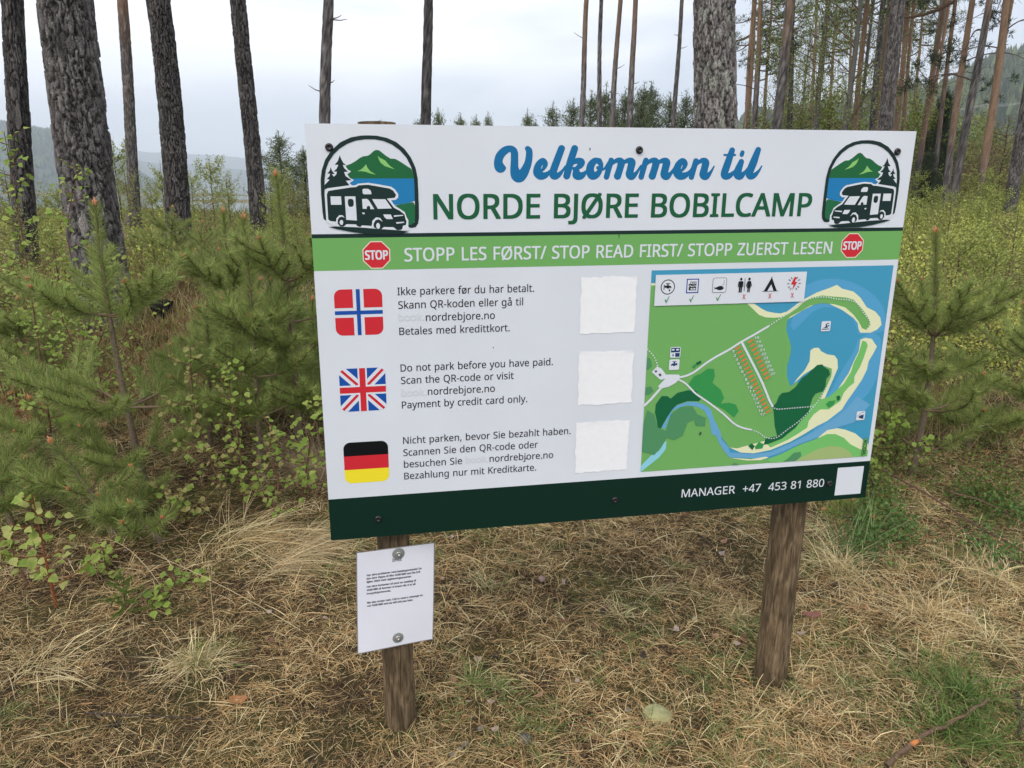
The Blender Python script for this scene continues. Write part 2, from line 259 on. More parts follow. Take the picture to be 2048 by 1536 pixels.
('map','ln',0,[[8153,3738,8366,3722,8439,4193,10794,4261,10996,4431,11149,4566,11343,4638,11580,4659,11768,4652,11996,4571,12216,4425,12431,4234,12611,4152,12892,4107,13233,4147,13576,4178,13827,4243,14106,4481,14224,4619,14343,4757,14409,4872,14422,4963,14314,5072,14183,5023,14058,4838,13885,4653,13612,4444,13259,4346,12870,4312,12590,4370,12322,4516,12051,4639,11970,4768,11971,4990,12068,5216,12166,5444,12167,5669,12106,5985,12137,6261,12256,6543,12449,6437,12556,6512,13284,6037,13464,6091,13494,6325,13374,6739,13276,6946,13455,6979,13898,7289,12795,7704,12338,8061,11871,8320,11382,8360,10885,8279,10645,8191,10364,7841,10148,7546,9899,8000,9480,8723,8153,8723,8153,6508]]),
('map','sa',0,[[12737,5579,12826,5515,12972,5512,13058,5615,13241,5705,13468,5746,13572,5865,13613,6098,13525,6373,13380,6787,13326,6949,13202,6957,13318,6690,13444,6322,13442,6113,13234,6035,12987,6024,12621,6237,12356,6479,12438,6344,12632,6123,12749,5876]]),
('map','sa',0,[[14179,5340,14321,5291,14526,5331,14619,5449,14708,5544,14634,5726,14517,5952,14500,6184,14389,6461,14226,6735,14018,7057,13898,7289,13484,7601,13199,7728,12824,7946,12447,8140,11873,8345,11387,8409,10990,8358,10659,8192,10881,8231,11840,8029,12772,7512,13448,6932,13631,6800,13958,6253,14063,5933,14175,5661]]),
('map','ls',0,[[14242,5366,14362,5402,14427,5510,14352,5852,14284,6082,14147,6355,14159,6543,14013,6654,13884,6813,13815,7046,13675,7134,13492,7266,13239,7252,13056,7385,12929,7568,12902,7759,12623,7934,12341,8085,11865,8272,11756,8168,12295,7674,12738,7224,13203,6966,13445,6908,13625,6752,13848,6552,14027,6210,14070,5979,14181,5707]]),
('map','ri',0,[[10672,8337,10893,8361,11389,8433,11878,8393,12452,8189,12833,8019,13258,7804,13726,7519,14000,7295,14304,6929,14749,7192,14310,7698,13618,7850,13241,8069,12707,8230,12133,8459,11795,8548,11401,8555,10906,8507,10685,8482,10497,8277,10332,8028,10244,7833,10110,7778,9990,7350,9827,7086,9632,6983,9347,6921,9118,6977,8938,7059,8860,7284,8761,7555,8665,7503,8770,7325,8848,7100,9022,6926,9340,6830,9574,6842,9815,6924,10015,7073,10133,7358,10356,7746,10396,7937,10635,8191]]),
('map','rl',0,[[8783,7905,8829,7885,8820,8118,8647,8342,8423,8516,8153,8723,8153,8542,8409,8279,8635,8153]]),
('map','sa',0,[[10710,8493,11304,8573,11744,8530,11846,8561,11605,8622,11209,8605,10910,8545]]),
('map','sa',0,[[13266,8071,13519,7868,13818,7828,14080,7888,14406,8020,14754,8288,14876,8373,14876,8723,13934,8704,13604,8141]]),
('map','ls',0,[[11801,8607,12186,8487,12710,8254,13244,8094,13533,7981,13789,7997,14061,8121,14295,8332,14629,8503,14876,8545,14876,8723,11917,8723]]),
('map','ol',0,[[12668,8723,12900,8584,13284,8414,13681,8342,13994,8387,14271,8528,14432,8723,14357,8723]]),
('map','fd',0,[[11901,6990,11954,6807,12042,6718,12236,6705,12416,6574,12583,6328,12720,6242,12850,6110,12982,5987,13128,5975,13240,6081,13345,6132,13403,6274,13304,6385,13306,6595,13249,6733,13033,6792,12950,6929,12921,7093,12900,7328,12811,7418,12678,7554,12550,7737,12322,7915,12186,8027,11947,8108,11756,8168,11648,8171,11689,7996,12028,7945,11923,7652,11863,7317,11813,7079]]),
('map','fd',0,[[8455,7077,8464,6851,8612,6632,8773,6641,8869,6714,9044,6564,9317,6511,9550,6522,9717,6758,9666,6824,9339,6807,9065,6883,8935,7013,8767,7278,8643,7525,8558,7496,8512,7264]]),
('map','fm',0,[[9329,6353,9475,6136,9656,6077,9831,5950,10018,5959,10058,6163,10002,6341,10253,6535,10368,6770,10286,6926,10523,6916,10718,6973,10822,7164,10703,7335,10396,7094,10098,6939,9800,6740,9502,6497]]),
('map','fm',0,[[9387,5886,9452,5822,9565,5805,9460,5934],[11392,8216,11501,8079,11657,8161,11620,8279,11424,8291],[13382,7118,13461,7027,13659,7014,13625,7131,13485,7218]]),
('map','fd',0,[[9494,5780,9628,5719,9656,5787,9546,5848],[11193,8179,11284,8113,11390,8192,11328,8308],[13669,6896,13767,6877,13797,6988,13713,7041]]),
('map','fg',0,[[8164,5568,8257,5638,8304,5815,8205,5899,8153,5896],[8164,6385,8298,6347,8388,6486,8265,6569,8153,6586],[8153,7356,8244,6997,8435,7122,8549,7496,8788,7603,8898,7148,9163,6957,9489,6952,9647,7191,9891,7297,9886,7530,9625,7514,9563,7325,9382,7407,9267,7772,9039,7875,8823,7791,8676,8062,8502,8262,8153,8142],[12286,8714,12449,8602,12584,8465,12783,8454,12823,8579,12663,8715],[10753,8704,10821,8646,10947,8684,10951,8723]]),
('map','wh',0,[[9074,6171,9166,6160,9208,6153,9250,6142,9336,6114,9431,6074,9481,6047,9532,6014,9745,5857,9843,5791,9946,5727,10079,5653,10331,5527,10408,5486,10475,5447,10655,5336,10717,5299,11074,5114,11475,4894,11448,4846,11048,5065,10690,5251,10626,5289,10447,5400,10381,5438,10054,5604,9918,5679,9813,5745,9714,5812,9501,5969,9453,6000,9406,6024,9317,6062,9236,6089,9158,6106,9067,6116]]),
('map','wh',0,[[10712,5301,11165,6029,11333,6304,11404,6425,11463,6535,11645,6899,11712,7012,11775,7105,11824,7071,11762,6979,11698,6871,11516,6507,11456,6396,11302,6137,10763,5269]]),
('map','wh',0,[[8985,6200,9127,6271,9187,6306,9244,6345,9299,6392,9475,6571,9543,6631,9616,6686,9855,6845,9939,6904,10219,7114,10393,7251,10465,7313,10648,7482,10705,7527,10761,7565,10812,7595,10862,7620,10964,7663,11023,7683,11087,7701,11240,7737,11251,7694,11099,7657,11036,7640,10980,7621,10882,7580,10834,7556,10785,7527,10732,7491,10677,7447,10495,7279,10422,7217,10247,7078,9966,6867,9881,6808,9642,6649,9571,6596,9506,6538,9329,6359,9272,6309,9211,6267,9148,6231,9005,6160]]),
('map','wh',0,[[8159,6902,8343,6729,8621,6405,8572,6363,8295,6685,8115,6854]]),
('map','wh',0,[[8439,5821,8566,5893,8690,6054,9056,6071,9086,6171,8979,6291,8802,6381,8576,6428,8490,6366,8674,6165,8552,6190,8299,5970]]),
('map','bx',0,[[8370,5942,8418,5918,8452,5963,8409,5997],[8479,6035,8537,6012,8581,6067,8524,6100],[9728,7763,9760,7676,9809,7703,9778,7785]]),
('map','wh',0,[[8801,5332,9021,5332,9043,5340,9051,5362,9051,5582,9043,5604,9021,5612,8801,5612,8779,5604,8771,5582,8771,5362,8779,5340],[8791,5658,9011,5658,9033,5666,9041,5688,9041,5908,9033,5930,9011,5938,8791,5938,8769,5930,8761,5908,8761,5688,8769,5666],[12993,4796,13203,4796,13225,4804,13233,4826,13233,5036,13225,5058,13203,5066,12993,5066,12971,5058,12963,5036,12963,4826,12971,4804],[14386,7370,14586,7370,14608,7378,14616,7400,14616,7600,14608,7622,14586,7630,14386,7630,14364,7622,14356,7600,14356,7400,14364,7378]]),
('map','nv',0,[[8791,5352,9031,5352,9031,5472,8791,5472],[8911,5492,9031,5492,9031,5592,8911,5592]]),
('map','wh',0,[[8811,5382,8881,5382,8881,5422,8811,5422],[8931,5382,9001,5382,9001,5422,8931,5422]]),
('map','nv',0,[[8841,5502,8861,5502,8861,5542,8881,5542,8851,5582,8821,5542,8841,5542]]),
('map','nv',0,[[8811,5816,8820,5780,8865,5762,8883,5762,8883,5726,8847,5726,8847,5708,8955,5708,8955,5726,8919,5726,8919,5762,8955,5762,8982,5753,8982,5825,8946,5807,8919,5834,8874,5834,8847,5807,8838,5825,8811,5825]]),
('map','nv',0,[[13008,4981,13078,4951,13098,4921,13078,4881,13128,4851,13178,4841,13178,4861,13118,4881,13148,4931,13158,4971,13078,4981],[13200,4921,13193,4937,13177,4943,13162,4936,13156,4920,13164,4904,13180,4899,13195,4907],[12988,5001,13208,4996,13208,5016,12988,5021]]),
('map','nv',0,[[14416,7540,14466,7490,14556,7470,14576,7470,14576,7600,14516,7580,14456,7560],[14586,7395,14547,7397,14514,7405,14484,7428,14410,7495,14395,7505,14389,7502,14381,7487,14372,7493,14382,7509,14388,7514,14398,7515,14416,7503,14491,7435,14519,7414,14548,7407,14587,7405]]),
('icon_strip','wh',0,[[8260,3472,12372,3472,12372,4248,8260,4248]]),
('icon_strip','bk',0,[[8782,3780,8778,3823,8763,3863,8741,3899,8711,3929,8675,3952,8635,3966,8592,3970,8550,3966,8510,3952,8474,3929,8444,3899,8421,3863,8407,3823,8402,3780,8407,3738,8421,3698,8444,3662,8474,3632,8510,3609,8550,3595,8592,3590,8635,3595,8675,3609,8711,3632,8741,3662,8763,3698,8778,3738]]),
('icon_strip','wh',0,[[8758,3780,8754,3817,8742,3852,8722,3884,8696,3910,8664,3930,8629,3942,8592,3946,8555,3942,8520,3930,8489,3910,8463,3884,8443,3852,8430,3817,8426,3780,8430,3743,8443,3708,8463,3677,8489,3651,8520,3631,8555,3618,8592,3614,8629,3618,8664,3631,8696,3651,8722,3677,8742,3708,8754,3743]]),
('icon_strip','bk',0,[[8687,3799,8678,3761,8630,3742,8611,3742,8611,3704,8649,3704,8649,3685,8535,3685,8535,3704,8573,3704,8573,3742,8535,3742,8507,3733,8507,3809,8545,3790,8573,3818,8621,3818,8649,3790,8659,3809,8687,3809],[8482,3720,8502,3720,8502,3850,8482,3850]]),
('icon_strip','nv',0,[[8642,3820,8667,3870,8642,3895,8617,3870]]),
('icon_strip','nb',0,[[9085,3585,9415,3585,9415,3950,9085,3950]]),
('icon_strip','wh',0,[[9112,3612,9388,3612,9388,3923,9112,3923]]),
('icon_strip','bk',0,[[9180,3660,9350,3660,9350,3760,9140,3760,9140,3730,9170,3710],[9150,3790,9350,3790,9350,3880,9150,3880],[9210,3765,9206,3779,9193,3788,9178,3788,9165,3779,9160,3765,9165,3750,9178,3741,9193,3741,9206,3750],[9335,3765,9331,3779,9318,3788,9303,3788,9290,3779,9285,3765,9290,3750,9303,3741,9318,3741,9331,3750]]),
('icon_strip','wh',0,[[9190,3675,9235,3675,9235,3710,9180,3710],[9250,3675,9270,3675,9270,3730,9250,3730],[9290,3680,9340,3680,9340,3710,9290,3710],[9200,3820,9330,3820,9330,3860,9200,3860]]),
('icon_strip','bk',0,[[9255,3770,9268,3770,9268,3830,9285,3830,9262,3855,9238,3830,9255,3830]]),
('icon_strip','bk',0,[[10166,3901,10161,3922,10149,3940,10132,3952,10111,3956,9841,3956,9820,3952,9802,3940,9790,3922,9786,3901,9786,3631,9790,3610,9802,3592,9820,3581,9841,3576,10111,3576,10132,3581,10149,3592,10161,3610,10166,3631]]),
('icon_strip','wh',0,[[10156,3898,10152,3917,10141,3932,10126,3943,10108,3946,9844,3946,9825,3943,9810,3932,9799,3917,9796,3898,9796,3634,9799,3616,9810,3600,9825,3590,9844,3586,10108,3586,10126,3590,10141,3600,10152,3616,10156,3634]]),
('icon_strip','bk',0,[[9826,3806,9876,3826,9936,3796,10006,3781,10066,3796,10106,3836,10066,3876,10006,3896,9936,3886,9876,3856,9826,3876,9851,3841],[10091,3636,10085,3740,10082,3754,10074,3761,10062,3762,10060,3746,10051,3747,10054,3766,10059,3770,10065,3771,10078,3769,10084,3765,10092,3750,10100,3637]]),
('icon_strip','wh',0,[[10086,3816,10083,3823,10076,3826,10068,3823,10066,3816,10068,3809,10076,3806,10083,3809]]),
('icon_strip','bk',0,[[10510,3675,10600,3675,10620,3695,10625,3825,10605,3825,10600,3725,10595,3965,10560,3965,10557,3835,10550,3835,10547,3965,10512,3965,10510,3725,10503,3825,10480,3825,10485,3695],[10750,3675,10810,3675,10830,3695,10865,3805,10845,3815,10815,3725,10840,3845,10818,3845,10815,3965,10788,3965,10785,3855,10778,3855,10775,3965,10748,3965,10745,3845,10722,3845,10748,3725,10715,3815,10695,3805,10730,3695],[10589,3625,10585,3642,10572,3654,10555,3659,10538,3654,10526,3642,10521,3625,10526,3608,10538,3595,10555,3591,10572,3595,10585,3608],[10814,3625,10810,3642,10797,3654,10780,3659,10763,3654,10751,3642,10746,3625,10751,3608,10763,3595,10780,3591,10797,3595,10810,3608],[10653,3605,10667,3605,10667,3935,10653,3935]]),
('icon_strip','bk',0,[[11377,3607,11397,3587,11417,3577,11405,3612,11567,3947,11617,3947,11617,3957,11157,3957,11157,3947,11207,3947,11379,3627]]),
('icon_strip','wh',0,[[11397,3777,11472,3947,11302,3947]]),
('icon_strip','rd',0,[[12032,3600,12092,3600,12052,3730,12122,3730,12002,3940,12032,3790,11952,3790]]),
('icon_strip','bk',0,[[12162,3778,12222,3778,12222,3762,12162,3762],[12135,3850,12185,3883,12194,3870,12144,3836],[12090,3886,12120,3938,12134,3930,12104,3878],[11960,3878,11930,3930,11943,3938,11974,3886],[11921,3837,11871,3871,11880,3884,11930,3850],[11902,3762,11842,3762,11842,3778,11902,3778],[11930,3690,11880,3656,11871,3669,11920,3703],[11976,3652,11946,3600,11932,3608,11962,3660],[12100,3658,12128,3605,12114,3598,12086,3651],[12145,3705,12195,3672,12187,3658,12137,3691]]),
('icon_strip','cg',0,[[8526,4104,8546,4084,8571,4134,8636,4004,8649,4008,8578,4174,8564,4174],[9180,4101,9200,4081,9225,4131,9290,4001,9303,4005,9232,4171,9218,4171],[9910,4090,9930,4070,9955,4120,10020,3990,10033,3994,9962,4160,9948,4160]]),
]
EM2=[26.32, 243.16, 23.6, 225.99, 1261.78, 1471.29, 22.61, 223.02]
TXT=[["NORDE BJØRE BOBILCAMP", 276.3, 207.9, 1231.5, 58.0, "tg", 14, "title_lettering"], ["STOPP LES FØRST/ STOP READ FIRST/ STOPP ZUERST LESEN", 206.7, 303.1, 1302.2, 31.5, "wh", 4, "band_lettering"], ["Ikke parkere før du har betalt.", 187.6, 381.4, 516.8, 18.1, "tx", 0, "lettering"], ["Skann QR-koden eller gå til", 188.7, 413.7, 490.0, 18.1, "tx", 0, "lettering"], ["nordrebjore.no", 253.1, 445.1, 420.3, 18.1, "tx", 0, "lettering"], ["Betales med kredittkort.", 189.1, 477.0, 457.1, 18.1, "tx", 0, "lettering"], ["Do not park before you have paid.", 189.0, 567.3, 567.7, 18.1, "tx", 0, "lettering"], ["Scan the QR-code or visit", 189.1, 598.5, 467.9, 18.1, "tx", 0, "lettering"], ["nordrebjore.no", 253.5, 629.5, 420.2, 18.1, "tx", 0, "lettering"], ["Payment by credit card only.", 189.3, 660.8, 503.2, 18.1, "tx", 0, "lettering"], ["Nicht parken, bevor Sie bezahlt haben.", 189.3, 753.1, 618.6, 18.1, "tx", 0, "lettering"], ["Scannen Sie den QR-code oder", 188.7, 785.1, 532.6, 18.1, "tx", 0, "lettering"], ["besuchen Sie", 189.2, 816.3, 335.9, 18.1, "tx", 0, "lettering"], ["nordrebjore.no", 406.6, 816.0, 573.7, 18.1, "tx", 0, "lettering"], ["Bezahlung nur mit Kreditkarte.", 189.0, 847.8, 529.0, 18.1, "tx", 0, "lettering"], ["book.", 188.4, 443.1, 249.1, 18.1, "gh", 4, "lettering"], ["book.", 188.8, 630.0, 249.7, 18.1, "gh", 4, "lettering"], ["book.", 345.0, 815.4, 403.4, 18.1, "gh", 4, "lettering"], ["MANAGER  +47  453 81 880", 936.7, 955.9, 1363.2, 23.4, "wh", 0, "lettering"], ["WEICON", 1478.2, 866.2, 1476.9, 8, "bk", 0, "lettering"]]
DOTS=[[11460,4861],[11526,4822],[11591,4783],[11656,4744],[11721,4705],[11785,4664],[11850,4624],[11913,4582],[11975,4538],[12036,4493],[12095,4445],[12154,4397],[12214,4351],[12277,4308],[12343,4269],[12410,4235],[12480,4205],[12552,4180],[12626,4163],[12701,4152],[12777,4146],[12853,4144],[12929,4146],[13005,4150],[13080,4161],[13154,4176],[13228,4194],[13303,4210],[13378,4220],[13454,4226],[13529,4230],[13605,4236],[13680,4247],[13754,4265],[13826,4289],[13895,4322],[13957,4366],[14011,4419],[14060,4476],[14107,4536],[14155,4595],[14206,4651],[14260,4705],[14314,4758],[14363,4817],[14387,4887],[14368,4960],[14333,5027],[8152,5363],[8207,5416],[8261,5470],[8310,5528],[8352,5590],[8390,5657],[8419,5727],[8441,5799],[11246,7715],[11316,7744],[11386,7773],[11455,7805],[11519,7845],[11577,7894],[11638,7940],[11708,7969],[11781,7990],[11856,8002],[11932,8001],[12005,7982],[12073,7947],[12135,7903],[12194,7856],[12254,7809],[12315,7764],[12378,7721],[12441,7678],[12503,7635],[12565,7591],[12625,7545],[12684,7496],[12740,7445],[12795,7392],[12849,7339],[12902,7285],[12954,7229],[13004,7172],[13052,7113],[13095,7050],[13132,6984],[13167,6916],[13204,6850],[13242,6784],[13280,6718],[13317,6652],[13354,6586],[13388,6518],[13419,6448],[13444,6377],[13460,6302],[13458,6227],[13434,6155],[11800,7088],[11856,7138],[11927,7163],[12003,7170],[12079,7171],[12155,7169],[12231,7167],[12307,7164],[12383,7162],[12459,7160],[12535,7158],[12611,7157],[12687,7155],[12763,7154],[12839,7152],[12915,7150],[12991,7148]]
PLOTS=[[1062.9,542.4],[1069.4,553.6],[1075.9,564.9],[1082.4,576.1],[1088.9,587.3],[1095.4,598.5],[1101.9,609.7],[1108.4,621.0],[1114.9,632.2],[1121.4,643.4],[1127.9,654.6],[1134.4,665.8],[1140.9,677.1],[1147.4,688.3],[1153.9,699.5],[1160.3,710.7],[1166.8,722.0],[1097.4,525.5],[1103.9,536.7],[1110.3,547.9],[1116.8,559.2],[1123.2,570.4],[1129.7,581.6],[1136.2,592.8],[1142.6,604.1],[1149.1,615.3],[1155.5,626.5]]
PLAB=[[1050.0,551.0],[1056.3,562.2],[1062.7,573.3],[1069.1,584.4],[1075.4,595.6],[1081.8,606.7],[1088.2,617.8],[1094.5,628.9],[1100.9,640.1],[1107.3,651.2],[1113.6,662.3],[1120.0,673.5],[1126.4,684.6],[1132.7,695.7],[1139.1,706.9],[1145.5,718.0],[1151.8,729.1],[1113.7,516.7],[1119.9,527.9],[1126.2,539.0],[1132.5,550.1],[1138.7,561.3],[1145.0,572.4],[1151.3,583.6],[1157.5,594.7],[1163.8,605.8],[1170.1,617.0]]
PANG=-32.21
XS=[[1066.9, 407.3], [1138.8, 407.6], [1201.7, 407.1]]
FLAGS=[[41.5, 364.5, 152.0, 473.8], [42.8, 554.4, 152.2, 661.8], [43.2, 741.1, 151.7, 848.5]]
STICK=[[633.3, 347.1, 780.1, 492.5], [632.5, 534.4, 781.1, 678.8], [631.8, 721.3, 778.1, 864.7], [1400.9, 902.2, 1482.5, 986.3]]
STOPC=[[142.8, 286.6], [1359.3, 282.8]]
SCREWS=[[49.4, 49.6], [767.7, 50.3], [1452.7, 49.7], [119.7, 949.5], [746.3, 947.4], [1379.2, 947.6]]
SPECK=[[646.0, 49.2], [416.0, 516.2]]
